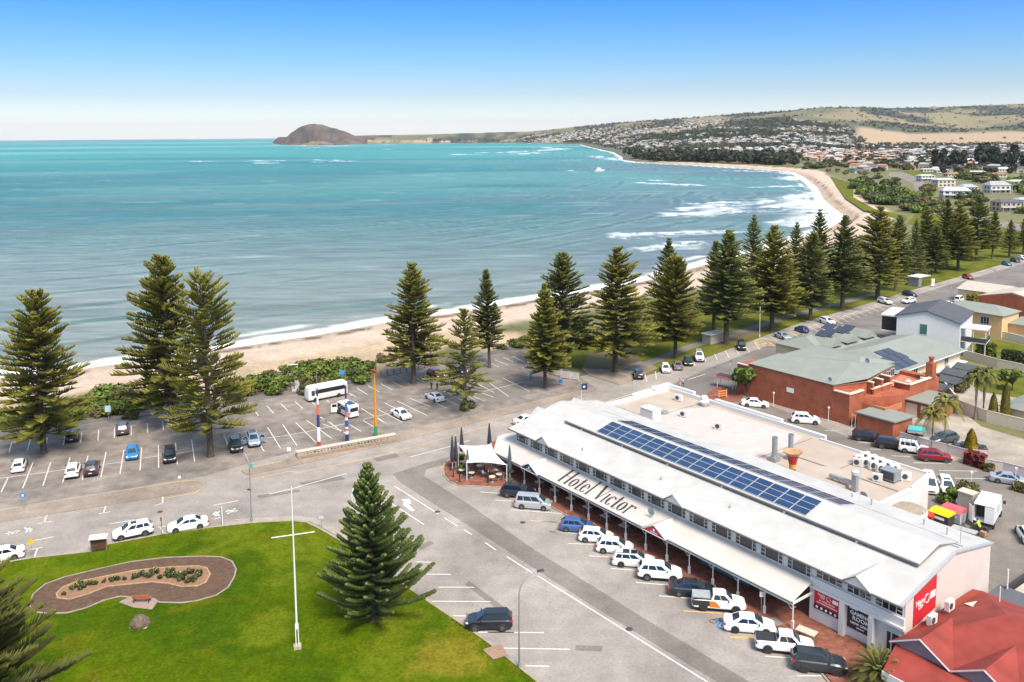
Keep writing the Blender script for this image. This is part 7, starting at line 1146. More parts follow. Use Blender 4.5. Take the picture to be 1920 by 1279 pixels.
struct(MB().sheet(pxs([(223, 1132), (240, 1123), (290, 1124), (297, 1130), (285, 1146), (250, 1142)]), .175).build('bench_pad', mat('bench_pad_gravel', (.30, .22, .18), .95, var=.2, scale=3))); struct(MB().sheet(pxs([(242, 1181), (250, 1168), (283, 1169), (274, 1182)]), .175).build('memorial_pad', mat('memorial_pad_paving', (.42, .34, .25), .95, var=.2, scale=3))); struct(MB().sheet(pxs([(905, 1221), (938, 1210), (952, 1232), (925, 1240)]), .17).build('worn_patch', mat('worn_patch_soil', (.30, .19, .14), .95, var=.2, scale=3)))
ROSE = foliage_mat('rose_leaf', (.03, .045, .015), (.09, .11, .035)); RV = [leafy(60+i, .9, .65, 260, 6, .11, ROSE, .1, .9, False) for i in range(3)]; BLOOM = mat('yellow_rose_bloom', (.75, .60, .12), .7); BLOOMW = mat('white_rose_bloom', (.75, .66, .50), .7)
for i, (x, y, h, c) in enumerate([(121, 1119, .7, 'y'), (138, 1108, .8, 'y'), (146, 1104, 1.2, 'y'), (152, 1107, 1.2, 'y'), (163, 1100, .7, ''), (174, 1100, .9, 'y'), (180, 1099, .8, ''), (213, 1093, .9, 'w'), (220, 1091, .8, ''), (250, 1088, .8, 'w'), (257, 1086, .9, ''), (270, 1084, 1.1, 'w'), (280, 1086, 1.0, ''), (290, 1080, 1.1, 'w'), (299, 1088, .8, ''), (313, 1080, 1.0, ''), (320, 1085, 1.1, ''), (325, 1080, 1.1, ''), (333, 1086, 1.1, 'w'), (340, 1092, 1.0, ''), (345, 1082, 1.0, ''), (352, 1095, .9, ''), (358, 1078, 1.0, 'w'), (362, 1094, 1.0, ''), (371, 1085, 1.0, 'w'), (374, 1080, .9, ''), (366, 1089, .9, ''), (195, 1095, .6, ''), (234, 1090, .6, '')]):
    p = G(x, y); V = RV[i % 3]; col = {'y': 'yellow flowered', 'w': 'pale flowered', '': 'dark leafy'}[c]; o = thing('rose_bush', f'{col} rose bush in the kidney shaped garden bed', 'rose bush', (p.x, p.y, .17), i, f'{col} rose bushes'); k = h*.72; o.scale = (k, k, k); link('foliage', V['crown'], o); link('stem', V['trunk'], o)
    if c:
        b = MB(); r = random.Random(i)
        for q in range(8): a = r.uniform(0, 6.28); rr = r.uniform(.1, .55); b.lathe([(.01, 0), (.04, .02), (.035, .06), (.01, .08)], 6, (rr*math.cos(a), rr*math.sin(a), r.uniform(.55, .95)))
        b.build('blooms', BLOOM if c == 'y' else BLOOMW, o)
p = G(267, 1131); o = thing('park_bench', 'orange timber bench on a small pad facing the garden bed', 'bench', (p.x, p.y, .17), .05); OT = mat('orange_timber', (.40, .13, .05), .7, var=.2, scale=4); b = MB(); [b.b2((-.9, -.22+k*.16, .43), (.9, -.09+k*.16, .47)) for k in range(3)]; b.build('seat', OT, o); b = MB(); [b.box((0, -.32-k*.035, .58+k*.15), (1.8, .035, .12)) for k in range(3)]; b.build('backrest', OT, o)
for x in (-.75, .75):
    for y in (-.25, .18): b = MB(); b.b2((x-.04, y-.04, 0), (x+.04, y+.04, .43 if y > 0 else .9)); b.build('leg', DKG, o)
p = G(263, 1177); o = thing('memorial_stone', 'rough boulder memorial on a small paved pad in the lawn', 'memorial', (p.x, p.y, .17), .3); b = MB(); r = random.Random(2); b.lathe([(.85, 0), (.9, .3), (.75, .75), (.5, 1.05), (.15, 1.2), (.02, 1.2)], 11); b.v = [(x*r.uniform(.85, 1.12), y*r.uniform(.6, .8), z*r.uniform(.92, 1.06)) for x, y, z in b.v]; b.build('boulder', mat('boulder_rock', (.14, .105, .08), .95, var=.4, scale=4, bump=.7), o, 30); b = MB(); b.box((0, -.62, .45), (.5, .06, .4), rx=-.35); b.build('plaque', mat('bronze_plaque', (.22, .15, .09), .4, metal=.5), o)
p = G(186, 1036); o = thing('information_board', 'brown panelled information board with small roof at the lawn edge', 'information board', (p.x, p.y, .1), .22); b = MB(); b.b2((-.75, -.06, .35), (.75, .06, 1.5)); b.build('panel', mat('rust_panel', (.085, .035, .02), .8, var=.25, scale=3), o); b = MB(); [b.b2((x-.06, -.08, 0), (x+.06, .08, 1.75)) for x in (-.82, .82)]; b.build('post', TIMB, o); b = MB(); b.add([(-1, -.45, 1.72), (1, -.45, 1.72), (1, .4, 1.98), (-1, .4, 1.98), (-1, -.45, 1.66), (1, -.45, 1.66), (1, .4, 1.92), (-1, .4, 1.92)], [(0, 1, 2, 3), (7, 6, 5, 4), (0, 4, 5, 1), (1, 5, 6, 2), (2, 6, 7, 3), (3, 7, 4, 0)]); b.build('roof', ALU, o)
# beach fences, boardwalk and bollards
def post_fence(px, n, label, h=1.1, rails=True, name='beach_fence'):
    P = [G(x, y) for x, y in px]; L_ = [0]
    for a, c in zip(P[:-1], P[1:]): L_.append(L_[-1]+(c-a).length)
    def at(s):
        for i in range(len(P)-1):
            if s <= L_[i+1]+1e-6: return P[i]+(P[i+1]-P[i])*((s-L_[i])/max(L_[i+1]-L_[i], 1e-6))
    o0 = P[0]; o = thing(name, label, 'fence', (o0.x, o0.y, 0)); pts = [at(L_[-1]*i/(n-1))-o0 for i in range(n)]; pm = MB(); pm.tube([(0, 0, 0), (0, 0, h)], .09, 6); me = pm.mesh('post', [TIMB])
    for q in pts: link('post', me, o).location = (q.x, q.y, 0)
    if rails:
        for z in (h*.5, h*.9): b = MB(); b.tube([(q.x, q.y, z) for q in pts], .04, 4); b.build('rail', TIMB, o)
post_fence([(-60, 815), (60, 800), (150, 787), (230, 774), (330, 762)], 26, 'long timber post and rail fence along the dune at left'); post_fence([(425, 753), (490, 741), (552, 731)], 10, 'timber rail fence left of the boardwalk'); post_fence([(678, 712), (720, 704), (770, 696), (812, 688), (860, 678)], 17, 'row of short timber posts edging the sand beside the bus'); post_fence([(925, 657), (960, 650), (1005, 641), (1030, 634)], 12, 'row of timber posts beyond the slim pine')
A, C = G(556, 735), G(549, 700); d = C-A; o = thing('boardwalk', 'narrow grey boardwalk running through the shrubs to the beach', 'boardwalk', (A.x, A.y, 0), math.atan2(d.y, d.x)); L_ = d.length; b = MB(); [b.b2((k*.25, -.8, .12), (k*.25+.22, .8, .2)) for k in range(int(L_/.25))]; b.build('deck', mat('grey_decking', (.38, .37, .36), .9, var=.15, scale=3), o); b = MB()
for s in (-1, 1): [b.tube([(x, s*.95, 0), (x, s*.95, 1.1)], .06, 5) for x in np.arange(.3, L_, 2.2)]
b.build('post', TIMB, o); b = MB(); [b.tube([(.3, s*.95, 1.0), (L_-.3, s*.95, 1.0)], .035, 4) for s in (-1, 1)]; b.build('handrail', TIMB, o)
o = thing('beach_picnic_shelter', 'small pale gate frame at the seaward end of the boardwalk', 'gate', (C.x, C.y, 0), .4); b = MB(); [b.tube([(x, 0, 0), (x, 0, 1.8)], .05, 5) for x in (-1, 1)]; b.build('post', ALU, o); b = MB(); b.tube([(-1.1, 0, 1.8), (1.1, 0, 1.8)], .05, 5); b.tube([(-1, 0, 1.2), (1, 0, 1.2)], .04, 5); b.build('crossbar', ALU, o)
for i, (x, y) in enumerate([(844.5, 884), (850, 896), (862, 905), (915, 907)]):
    p = G(x, y); o = thing('bollard', ['black bollard, leftmost on the hotel corner kerb', 'black bollard, second on the hotel corner kerb', 'black bollard, third on the hotel corner kerb', 'black bollard at the kerb in front of the seated diners'][i], 'bollard', (p.x, p.y, .14), 0, 'bollards on the hotel corner'); b = MB(); b.lathe([(.13, 0), (.13, .12), (.08, .16), (.07, .95), (.1, 1.0), (.1, 1.08), (.05, 1.18), (.01, 1.2)], 10); b.build('shaft', BLK, o, 40); b = MB(); b.lathe([(.16, 0), (.16, .06), (.13, .1)], 10); b.build('base', BLK, o)
# cafe corner: shade sail, umbrellas, tables, diners, planters
def sail(pts, label, anchors):
    P = [Vector(p) for p in pts]; n = 10; c = sum(P, Vector())/4; o = thing('shade_sail', label, 'shade sail', (c.x, c.y, 0)); b = MB(); vs = []
    for i in range(n+1):
        for j in range(n+1):
            u, v = i/n, j/n; k = .16; uu = u+(.5-u)*k*4*v*(1-v)*0; q = P[0]*(1-u)*(1-v)+P[1]*u*(1-v)+P[2]*u*v+P[3]*(1-u)*v; e = 4*u*(1-u)*(abs(v-.5)*2)**2+4*v*(1-v)*(abs(u-.5)*2)**2; q = q+(c-q)*.16*e; q.z -= .5*math.sin(math.pi*u)*math.sin(math.pi*v)*.8; vs.append((q.x-c.x, q.y-c.y, q.z))
    b.add(vs, [(i*(n+1)+j, (i+1)*(n+1)+j, (i+1)*(n+1)+j+1, i*(n+1)+j+1) for i in range(n) for j in range(n)]); so_ = b.build('fabric', mat('sail_fabric', (.66, .65, .62), .8, var=.03), o, 180); md = so_.modifiers.new('thickness', 'SOLIDIFY'); md.thickness = .02
    for a in anchors: q = P[a]-c; b = MB(); b.tube([(q.x, q.y, 0), (q.x, q.y, P[a].z+.15)], .06, 7); b.build('mast', POSTW, o)
sail([G(859, 834, 3.6), G(875, 868, 2.7), G(950, 872, 2.6), G(921, 832, 3.7)], 'white shade sail over the corner dining area', (0, 1, 2, 3)); 
UMB = mat('umbrella_charcoal', (.045, .045, .065), .85, var=.2, scale=6); UMBT = mat('umbrella_slate', (.07, .10, .115), .85, var=.2, scale=6)
for i, (x, y, yt, l, m) in enumerate([(848.5, 882, 809, 'leftmost folded dark cafe umbrella at the hotel corner', UMB), (855, 880, 818, 'second folded dark cafe umbrella beside the leftmost one', UMB), (866, 862, 801, 'folded dark umbrella rising behind the shade sail', UMB), (877, 898, 842, 'folded grey umbrella in front of the shade sail', UMBT), (918, 855, 793, 'folded dark umbrella behind the sail near the verandah end', UMB), (956, 902, 828, 'tall folded slate blue umbrella beside the verandah gable', UMBT)]):
    p = G(x, y); h = min(H(x, y, yt), 5.2); o = thing('cafe_umbrella', l, 'umbrella', (p.x, p.y, .14), i, 'folded cafe umbrellas'); b = MB(); rings = []
    for t, r in ((0, .02), (.1, .10), (.35, .20), (.6, .30), (.75, .24), (.78, .10)): rings.append([((r*(1.25 if k % 2 else .8))*math.cos(k*.524), (r*(1.25 if k % 2 else .8))*math.sin(k*.524), h-t*h) for k in range(12)])
    b.loft(rings); b.build('folded_canopy', m, o, 40); b = MB(); b.tube([(0, 0, 0), (0, 0, h+.1)], .03, 6); b.build('pole', POSTW, o); b = MB(); b.box((0, 0, .06), (.6, .6, .12)); b.build('base', DKG, o)
TBL = mat('table_top_cream', (.62, .55, .46), .6, var=.06); CHR = mat('chair_metal', (.30, .31, .32), .5, metal=.4)
def table(p, label, group, square=False, rz=0.):
    o = thing('cafe_table', label, 'table', (p[0], p[1], .14), rz, group); b = MB()
    if square: b.b2((-.55, -.42, .72), (.55, .42, .77))
    else: b.lathe([(.45, .72), (.46, .74), (.45, .77), (.02, .77)], 16)
    b.build('table_top', TBL, o)
    if square:
        for x in (-.45, .45):
            for y in (-.34, .34): b = MB(); b.tube([(x, y, 0), (x, y, .72)], .03, 5); b.build('leg', CHR, o)
    else: b = MB(); b.tube([(0, 0, 0), (0, 0, .72)], .04, 6); b.lathe([(.28, 0), (.26, .03), (.05, .06)], 10); b.build('pedestal', CHR, o)
def chair(p, rz, label, group):
    o = thing('cafe_chair', label, 'chair', (p[0], p[1], .14), rz, group); b = MB(); b.b2((-.2, -.2, .43), (.2, .2, .46)); b.build('seat', CHRD, o); b = MB(); b.b2((-.2, .17, .5), (.2, .2, .85)); b.build('backrest', CHRD, o)
    for x in (-.17, .17):
        for y in (-.17, .18): b = MB(); b.tube([(x, y, 0), (x, y, .43 if y < 0 else .85)], .015, 4); b.build('leg', CHR, o)
CHRD = mat('chair_brown', (.12, .06, .045), .7, var=.2)
for i, (x, y) in enumerate([(868.5, 876), (893, 875), (899, 884), (884, 897), (936, 900), (923, 905), (928, 893), (958, 895), (937, 882), (866, 892)]):
    p = G(x, y); table((p.x, p.y), 'small round cream cafe table on the corner terrace', 'round tables on the hotel corner terrace')
    for k in range(2): a = i*1.3+k*3.14; chair((p.x+.65*math.cos(a), p.y+.65*math.sin(a)), a-1.57, 'brown chair at a round table on the corner terrace', 'chairs on the hotel corner terrace')
for i in range(6): q = HT(1.6+i*3.29, 1.3); table(q, ['cream table under the blue verandah gable', 'cream table in the second verandah bay', 'cream table in the third verandah bay', 'cream table in the fourth verandah bay', 'cream table in the fifth verandah bay', 'cream table in the sixth verandah bay'][i], 'tables under the verandah', True, HA); [chair(HT(1.6+i*3.29+dx, 1.3+dy)[:2], HA+(0 if dy > 0 else math.pi), 'dark chair at a cream table under the verandah', 'chairs under the verandah') for dx, dy in ((-.3, .75), (.3, .75))]
o = thing('terrace_screen', 'low clear screen fence round the corner terrace', 'screen', HT(-7, -1.2, .14), HA); b = MB(); [b.tube([(x, 0, 0), (x, 0, 1.15)], .025, 5) for x in np.arange(-4.2, 5, 1.15)]; b.build('post', ALU, o); b = MB(); b.tube([(-4.2, 0, 1.15), (4.95, 0, 1.15)], .02, 4); b.build('top_rail', ALU, o)
leafy_at(G(866, 872), 1.9, 'c', 'potted_shrub', 'bright potted shrub behind the corner tables', 'shrub', w=.9); leafy_at(G(868, 888), 1.5, 'c', 'potted_shrub', 'yellow green potted shrub at the terrace corner', 'shrub', w=1.0); leafy_at(G(957, 909), 1.0, 'c', 'potted_shrub', 'small potted shrub behind the navy four wheel drive', 'shrub', w=.9)
b = MB(); o = thing('litter_bin', 'timber clad bin enclosure with pale lid on the hotel footpath', 'bin', HT(45.0, -1.0, .14), HA+.2); b.b2((-.85, -.45, 0), (.85, .45, 1.15)); b.build('timber_cladding', mat('bin_timber', (.20, .10, .05), .8, var=.25, scale=6), o); b = MB(); b.b2((-.92, -.5, 1.15), (.92, .5, 1.22)); b.build('lid', mat('bin_lid', (.50, .47, .38), .6), o); b = MB(); [b.b2((x-.03, -.46, .1), (x+.03, -.452, 1.1)) for x in (-.5, 0, .5)]; b.build('door_gap', BLK, o)
# accessible bay symbol and drain grate
P = pxs([(1344, 1165), (1361, 1165), (1362, 1180), (1345, 1179)]); struct(MB().sheet(P, .037).build('accessible_symbol', mat('symbol_blue', (.05, .25, .60), .8, var=.1))); ribbon([(1353.5, 1167), (1351, 1171), (1350, 1175), (1353, 1177.5), (1357, 1175), (1356, 1171.5)], .16, .041, WHITE, 'accessible_symbol'); struct(MB().sheet(pxs([(1440, 1165), (1453, 1159), (1470, 1172), (1458, 1177)]), .15).build('kerb_ramp', mat('grey_tactile', (.22, .21, .19), .9, var=.2, scale=6)))
o = thing('bicycle', 'bicycle lying on the road beside the blue accessible symbol', 'bicycle', tuple(G(1346, 1165)), HA*0+.2); b = MB(); [b.tube([(x+.33*math.cos(t), .33*math.sin(t), .08) for t in [i*.449 for i in range(15)]], .022, 4) for x in (-.5, .5)]; b.build('wheel', BLK, o); b = MB(); b.tube([(-.5, 0, .1), (-.1, .35, .12), (.4, .3, .12), (.5, 0, .1)], .02, 4); b.tube([(-.1, .35, .12), (0, -.05, .12), (.4, .3, .12)], .02, 4); b.build('frame', BLK, o)
# yard skips
def skip(x, y, label, body, lid, s=1., rz=0.):
    p = G(x, y); o = thing('waste_skip', label, 'waste bin', (p.x, p.y, .03), HA+rz); o.scale = (s, s, s); b = MB(); b.loft([[(-.95, -.55, .15), (.95, -.55, .15), (.95, .55, .15), (-.95, .55, .15)], [(-1.05, -.75, 1.3), (1.05, -.75, 1.3), (1.05, .75, 1.3), (-1.05, .75, 1.3)]]); b.build('bin_body', body, o); b = MB(); b.loft([[(-1.1, -.8, 1.3), (1.1, -.8, 1.3), (1.1, .8, 1.3), (-1.1, .8, 1.3)], [(-1.0, -.3, 1.6), (1.0, -.3, 1.6), (1.0, .7, 1.55), (-1.0, .7, 1.55)]]); b.build('lid', lid, o); b = MB(); b.b2((-.6, -.78, .75), (.6, -.66, 1.0)); b.build('label_panel', SIGNW, o)
    for sx in (-.8, .8):
        for sy in (-.4, .4): b = MB(); b.lathe([(.08, -.03), (.08, .03)], 8, (sx, sy, .08), 'y'); b.build('castor', TYRE, o)
skip(1737, 979, 'red lidded waste bin behind the hotel roof', mat('skip_red', (.42, .04, .02), .5), mat('skip_red_lid', (.55, .05, .03), .5), .9); skip(1765, 983, 'dark waste bin with yellow lid', mat('skip_charcoal', (.05, .05, .06), .5), mat('skip_yellow_lid', (.70, .48, .0), .5), 1.15); skip(1787, 978, 'white waste bin with pinkish red lid', mat('skip_white', (.68, .66, .65), .5), mat('skip_pink_lid', (.60, .10, .12), .5), 1.2)
o = thing('service_cabinet', 'beige rendered service box beside the delivery truck', 'cabinet', tuple(G(1813, 958)), HA); b = MB(); b.b2((-.9, -.7, 0), (.9, .7, 2.5)); b.build('box', mat('beige_render', (.42, .37, .31), .9, var=.08), o); b = MB(); b.b2((-1, -.8, 2.5), (1, .8, 2.62)); b.build('cap', mat('beige_cap', (.50, .45, .38), .9), o)
o = thing('stacked_rails', 'stack of pale pipes on a dark rack behind the hotel', 'rack', tuple(G(1808, 1004)), HA+.1); b = MB(); [b.tube([(-1.8, k*.3-.6, 1.0), (1.8, k*.3-.6, 1.0)], .06, 5) for k in range(5)]; o.scale = (.75, .75, .75); b.build('pipes', POSTW, o); b = MB(); b.b2((-1.8, -.7, 0), (1.8, .7, .9)); b.build('frame', DKG, o)
# flag, barriers, shelter, seats
p = G(1090, 762); o = thing('feather_sign', 'navy sign with white mark on a pole behind the hotel roof', 'sign', (p.x, p.y, 0), .2); b = MB(); b.tube([(0, 0, 0), (0, 0, 4.3)], .04, 5); b.build('pole', POSTW, o); b = MB(); b.b2((-.1, -.03, 3.0), (1.1, .03, 4.1)); f_ = b.build('panel', SIGNB, o); b = MB(); b.b2((.3, -.04, 3.4), (.7, -.031, 3.7)); b.build('panel_mark', SIGNW, f_)
for i, (x, y) in enumerate([(1030, 700), (1045, 706), (1060, 711), (1076, 713)]):
    p = G(x, y); o = thing('barrier_panel', 'white printed mesh barrier panel behind the golden pine', 'barrier', (p.x, p.y, 0), -.5, 'barrier panels at the car park end'); b = MB(); b.b2((-1.1, -.02, .2), (1.1, .02, 1.6)); b.build('mesh_print', mat('barrier_print', (.55, .52, .50), .7, var=.2, scale=1.5), o); b = MB(); [b.tube([(s, 0, 0), (s, 0, 1.7)], .03, 5) for s in (-1.1, 1.1)]; b.build('frame', ALU, o); b = MB(); [b.b2((s-.25, -.3, 0), (s+.25, .3, .1)) for s in (-1.1, 1.1)]; b.build('foot', CONC, o)
o = thing('beach_shelter', 'small white roofed bus shelter beside the last pines', 'shelter', tuple(G(1722, 535)), HA+1.57); b = MB(); b.b2((-3.4, -2, 2.9), (3.4, 2, 3.1)); b.build('roof', TRIM, o); b = MB(); b.b2((-3.2, 1.6, 0), (3.2, 1.8, 2.9)); b.b2((-3.2, -1.7, 0), (-1.4, 1.6, 2.9)); b.build('wall', mat('shelter_grey', (.20, .20, .21), .8, var=.2), o); b = MB(); [b.tube([(x, -1.7, 0), (x, -1.7, 2.9)], .07, 5) for x in (0, 1.6, 3.2)]; b.build('post', DKG, o)
o = thing('park_kiosk', 'low pale kiosk wall under the dark pines', 'kiosk', tuple(G(1338, 642)), HA+1.57); b = MB(); b.b2((-2.5, -1.2, 0), (2.5, 1.2, 2.2)); b.build('wall', mat('kiosk_cream', (.45, .38, .30), .9), o); b = MB(); b.b2((-2.8, -1.5, 2.2), (2.8, 1.5, 2.35)); b.build('roof', TRIM, o)
for x, y, l in ((1240, 640, 'first'), (1500, 590, 'second')): pass
o = thing('bus_stop_sign', 'white framed red topped stop canopy by the brick wall corner', 'canopy', tuple(G(1362, 728)), HA+.2); b = MB(); [b.tube([(x, y, 0), (x, y, 2.4)], .06, 5) for x in (-1.6, 1.6) for y in (-.6, .6)]; b.build('post', POSTW, o); b = MB(); b.b2((-1.8, -.8, 2.4), (1.8, .8, 2.52)); b.build('roof', DKG, o); b = MB(); b.b2((-1.7, -.86, 2.0), (1.7, -.8, 2.4)); b.build('red_fascia', mat('faded_red_sign', (.50, .16, .15), .6), o)
o = thing('work_barrier', 'orange work barrier beside the annex corner', 'barrier', tuple(G(1355, 747)), .3); b = MB(); [b.b2((-.9, -.03, z), (.9, .03, z+.28)) for z in (.35, .8, 1.25)]; b.build('plank', mat('barrier_orange', (.65, .20, .04), .6), o); b = MB(); [b.tube([(x, 0, 0), (x, 0, 1.6)], .04, 5) for x in (-.8, .8)]; b.build('post', POSTW, o)
sheet('paved_corner', [(1320, 745), (1345, 722), (1390, 735), (1395, 752), (1340, 757)], .1, PAVM, .1)
for x, y, l, c in ((1692, 775, 'blue wheelie bin beside the garage', '#1f4f86'), (1722, 782, 'dark green wheelie bin between the garage doors', '#1d4a44')):
    p = G(x, y); o = thing('wheelie_bin', l, 'bin', (p.x, p.y, 0), HA); b = MB(); b.loft([[(-.25, -.25, .05), (.25, -.25, .05), (.25, .25, .05), (-.25, .25, .05)], [(-.33, -.36, 1.05), (.33, -.36, 1.05), (.33, .36, 1.05), (-.33, .36, 1.05)]]); b.build('bin_body', mat('bin_'+c, c, .5), o); b = MB(); b.b2((-.36, -.4, 1.05), (.36, .4, 1.12)); b.build('lid', mat('bin_'+c, c, .5), o); b = MB(); b.tube([(-.3, .33, .12), (.3, .33, .12)], .12, 8); b.build('wheel', TYRE, o)
o = thing('covered_trailer', 'turquoise covered trailer beside the brick store', 'trailer', tuple(G(1718, 816)), HA+.5); b = MB(); b.b2((-1.3, -.8, .5), (1.3, .8, 1.0)); b.build('tray', ALU, o); b = MB(); b.add([(-1.35, -.85, 1.0), (1.35, -.85, 1.0), (1.35, .85, 1.0), (-1.35, .85, 1.0), (-1.1, 0, 1.5), (1.1, 0, 1.5)], [(0, 1, 5, 4), (2, 3, 4, 5), (1, 2, 5), (3, 0, 4)]); b.build('cover', mat('turquoise_cover', (.06, .38, .42), .7), o); wheels(o, (0,), .85, .3)
o = thing('white_dinghy', 'small white dinghy on the yard behind the sheet fence', 'dinghy', tuple(G(1730, 829)), HA+.6); b = MB(); b.loft([[(-1.6, -.6, .6), (-1.6, .6, .6), (-1.6, .4, .15), (-1.6, -.4, .15)], [(.4, -.65, .6), (.4, .65, .6), (.4, .4, .1), (.4, -.4, .1)], [(1.8, -.05, .75), (1.8, .05, .75), (1.7, .03, .5), (1.7, -.03, .5)]]); b.build('hull', VW, o); b = MB(); b.b2((-.3, -.55, .5), (.1, .55, .56)); b.build('seat', TIMB, o)
# moored boat on the bay
p = G(1124, 321.5, SEAZ); o = thing('motor_boat', 'white motor launch moored out on the bay', 'boat', (p.x, p.y, SEAZ), .1); b = MB(); b.loft([[(-6.5, -2, 2.2), (-6.5, 2, 2.2), (-6.5, 1.5, -.3), (-6.5, -1.5, -.3)], [(1, -2.2, 2.2), (1, 2.2, 2.2), (1, 1.3, -.4), (1, -1.3, -.4)], [(5, -1.4, 2.6), (5, 1.4, 2.6), (4.6, .5, -.2), (4.6, -.5, -.2)], [(7.5, -.1, 3.0), (7.5, .1, 3.0), (6.5, .05, .3), (6.5, -.05, .3)]]); b.build('hull', VW, o, 30); b = MB(); b.b2((-4, -1.5, 2.2), (2.5, 1.5, 4.0)); b.b2((-3.6, -1.3, 4.0), (1, 1.3, 5.2)); b.build('cabin', VW, o); b = MB(); b.b2((-3.8, -1.53, 2.9), (2.3, 1.53, 3.5)); b.b2((2.3, -1.2, 2.9), (2.53, 1.2, 3.6)); b.build('cabin_window', CGLASS, o)
# people
SKIN = mat('skin', (.42, .24, .17), .6, var=.05); HAIR = mat('hair_dark', (.03, .02, .015), .7); SHOE = mat('shoe_dark', (.03, .03, .03), .6)
def person(p, rz, label, top, bottom, pose='stand', hair=HAIR, z=0., group=None, sc=1.):
    S = {}; V = []; E = []; R = []; TG = []
    def jt(n, co, r, par=None, tg='top'): S[n] = len(V); V.append(co); R.append(r); TG.append(tg); par and E.append((S[par], S[n]))
    sit = pose == 'sit'; hz_ = .52 if sit else .92
    jt('pelvis', (0, 0, hz_), .145, None, 'bot'); jt('waist', (.0, 0, hz_+.17), .125, 'pelvis'); lean = .22 if pose == 'bend' else 0
    jt('chest', (lean, 0, hz_+.40), .150, 'waist'); jt('neckb', (lean*1.5, 0, hz_+.54), .075, 'chest', 'skin'); jt('neck', (lean*1.6+.01, 0, hz_+.60), .055, 'neckb', 'skin'); jt('head', (lean*1.7+.02, 0, hz_+.70), .088, 'neck', 'skin'); jt('crown', (lean*1.7+.015, 0, hz_+.795), .075, 'head', 'skin')
    for s, k in ((1, 'l'), (-1, 'r')):
        st = .12*s if pose == 'walk' else 0
        if sit: J = [('hip'+k, (.02, .09*s, hz_-.02), .10), ('knee'+k, (.43, .11*s, hz_), .065), ('ank'+k, (.45, .11*s, .09), .045), ('toe'+k, (.6, .12*s, .04), .04)]
        else: J = [('hip'+k, (.0, .095*s, hz_-.09), .105), ('knee'+k, (.05+st*1.2, .10*s, .49), .068), ('ank'+k, (.0+st*1.8, .10*s, .08), .045), ('toe'+k, (.15+st*1.8, .12*s, .035), .04)]
        pr_ = 'pelvis'
        for n, c, r in J: jt(n, c, r, pr_, 'shoe' if n[:3] in ('toe',) else 'bot'); pr_ = n
        fwd = .28 if pose in ('bend', 'sit') else -st*1.3
        sh = (lean*1.2, .19*s, hz_+.46); el = (lean*1.2+.02+fwd*.4, .25*s, hz_+.20+(.04 if fwd > .2 else 0)); wr = (lean*1.2+.06+fwd*1.1, .24*s if fwd < .2 else .17*s, hz_-.03+(.20 if fwd > .2 else 0))
        jt('sh'+k, sh, .068, 'chest'); jt('el'+k, el, .047, 'sh'+k); jt('wr'+k, wr, .030, 'el'+k, 'skin'); d = (Vector(wr)-Vector(el)).normalized(); pm = Vector(wr)+d*.07; jt('palm'+k, tuple(pm), .030, 'wr'+k, 'skin')
        for i, ln in enumerate((.07, .085, .08, .06)): b_ = pm+d*.02+Vector((.026*(i-1.5), 0, 0)); t_ = b_+d*ln+Vector((0, -.012*s, 0)); jt(f'f{k}{i}', tuple(b_), .010, 'palm'+k, 'skin'); jt(f'g{k}{i}', tuple(t_), .008, f'f{k}{i}', 'skin')
        tb_ = Vector(wr)+d*.03+Vector((.035, -.01*s, 0)); jt('th'+k, tuple(tb_), .012, 'wr'+k, 'skin'); jt('tt'+k, tuple(tb_+d*.045+Vector((.02, -.01*s, 0))), .009, 'th'+k, 'skin')
    me = bpy.data.meshes.new('body'); me.from_pydata(V, E, []); ob = bpy.data.objects.new('tmp', me); COL.objects.link(ob); md = ob.modifiers.new('skin', 'SKIN'); sv = me.skin_vertices[0].data if me.skin_vertices else None
    if sv is None:
        import bmesh
        bm = bmesh.new(); bm.from_mesh(me); bm.verts.layers.skin.verify(); bm.to_mesh(me); bm.free(); sv = me.skin_vertices[0].data
    for i, r in enumerate(R): sv[i].radius = (r, r*(1.25 if TG[i] in ('top', 'bot') and r > .12 else 1)); sv[i].use_root = i == 0
    if True: sv[S['chest']].radius = (.115, .165); sv[S['pelvis']].radius = (.12, .155); sv[S['waist']].radius = (.105, .14)
    ob.modifiers.new('sub', 'SUBSURF').levels = 1; ob.modifiers['sub'].render_levels = 1; dg = bpy.context.evaluated_depsgraph_get(); m2 = bpy.data.meshes.new_from_object(ob.evaluated_get(dg)); bpy.data.objects.remove(ob)
    m2.materials.clear(); ms = {'skin': SKIN, 'top': top, 'bot': bottom, 'shoe': SHOE}; keys = list(ms); [m2.materials.append(ms[k]) for k in keys]; VA = np.array(V); idx = []
    for f in m2.polygons: c = np.array(f.center); idx.append(keys.index(TG[int(np.argmin(((VA-c)**2).sum(1)-np.array(R)**2*.5))]))
    m2.polygons.foreach_set('material_index', idx); m2.polygons.foreach_set('use_smooth', [True]*len(idx)); m2.name = 'body'
    o = thing('person', label, 'person', (p.x, p.y, z), rz, group); o.scale = (sc,)*3; link('body', m2, o); hx, hzz = lean*1.7+.02, hz_+.72
    b = MB(); b.lathe([(.085, .0), (.107, .05), (.10, .11), (.06, .155), (.01, .165)], 12, (hx-.022, 0, hzz-.0)); b.build('hair', hair, o, 60)
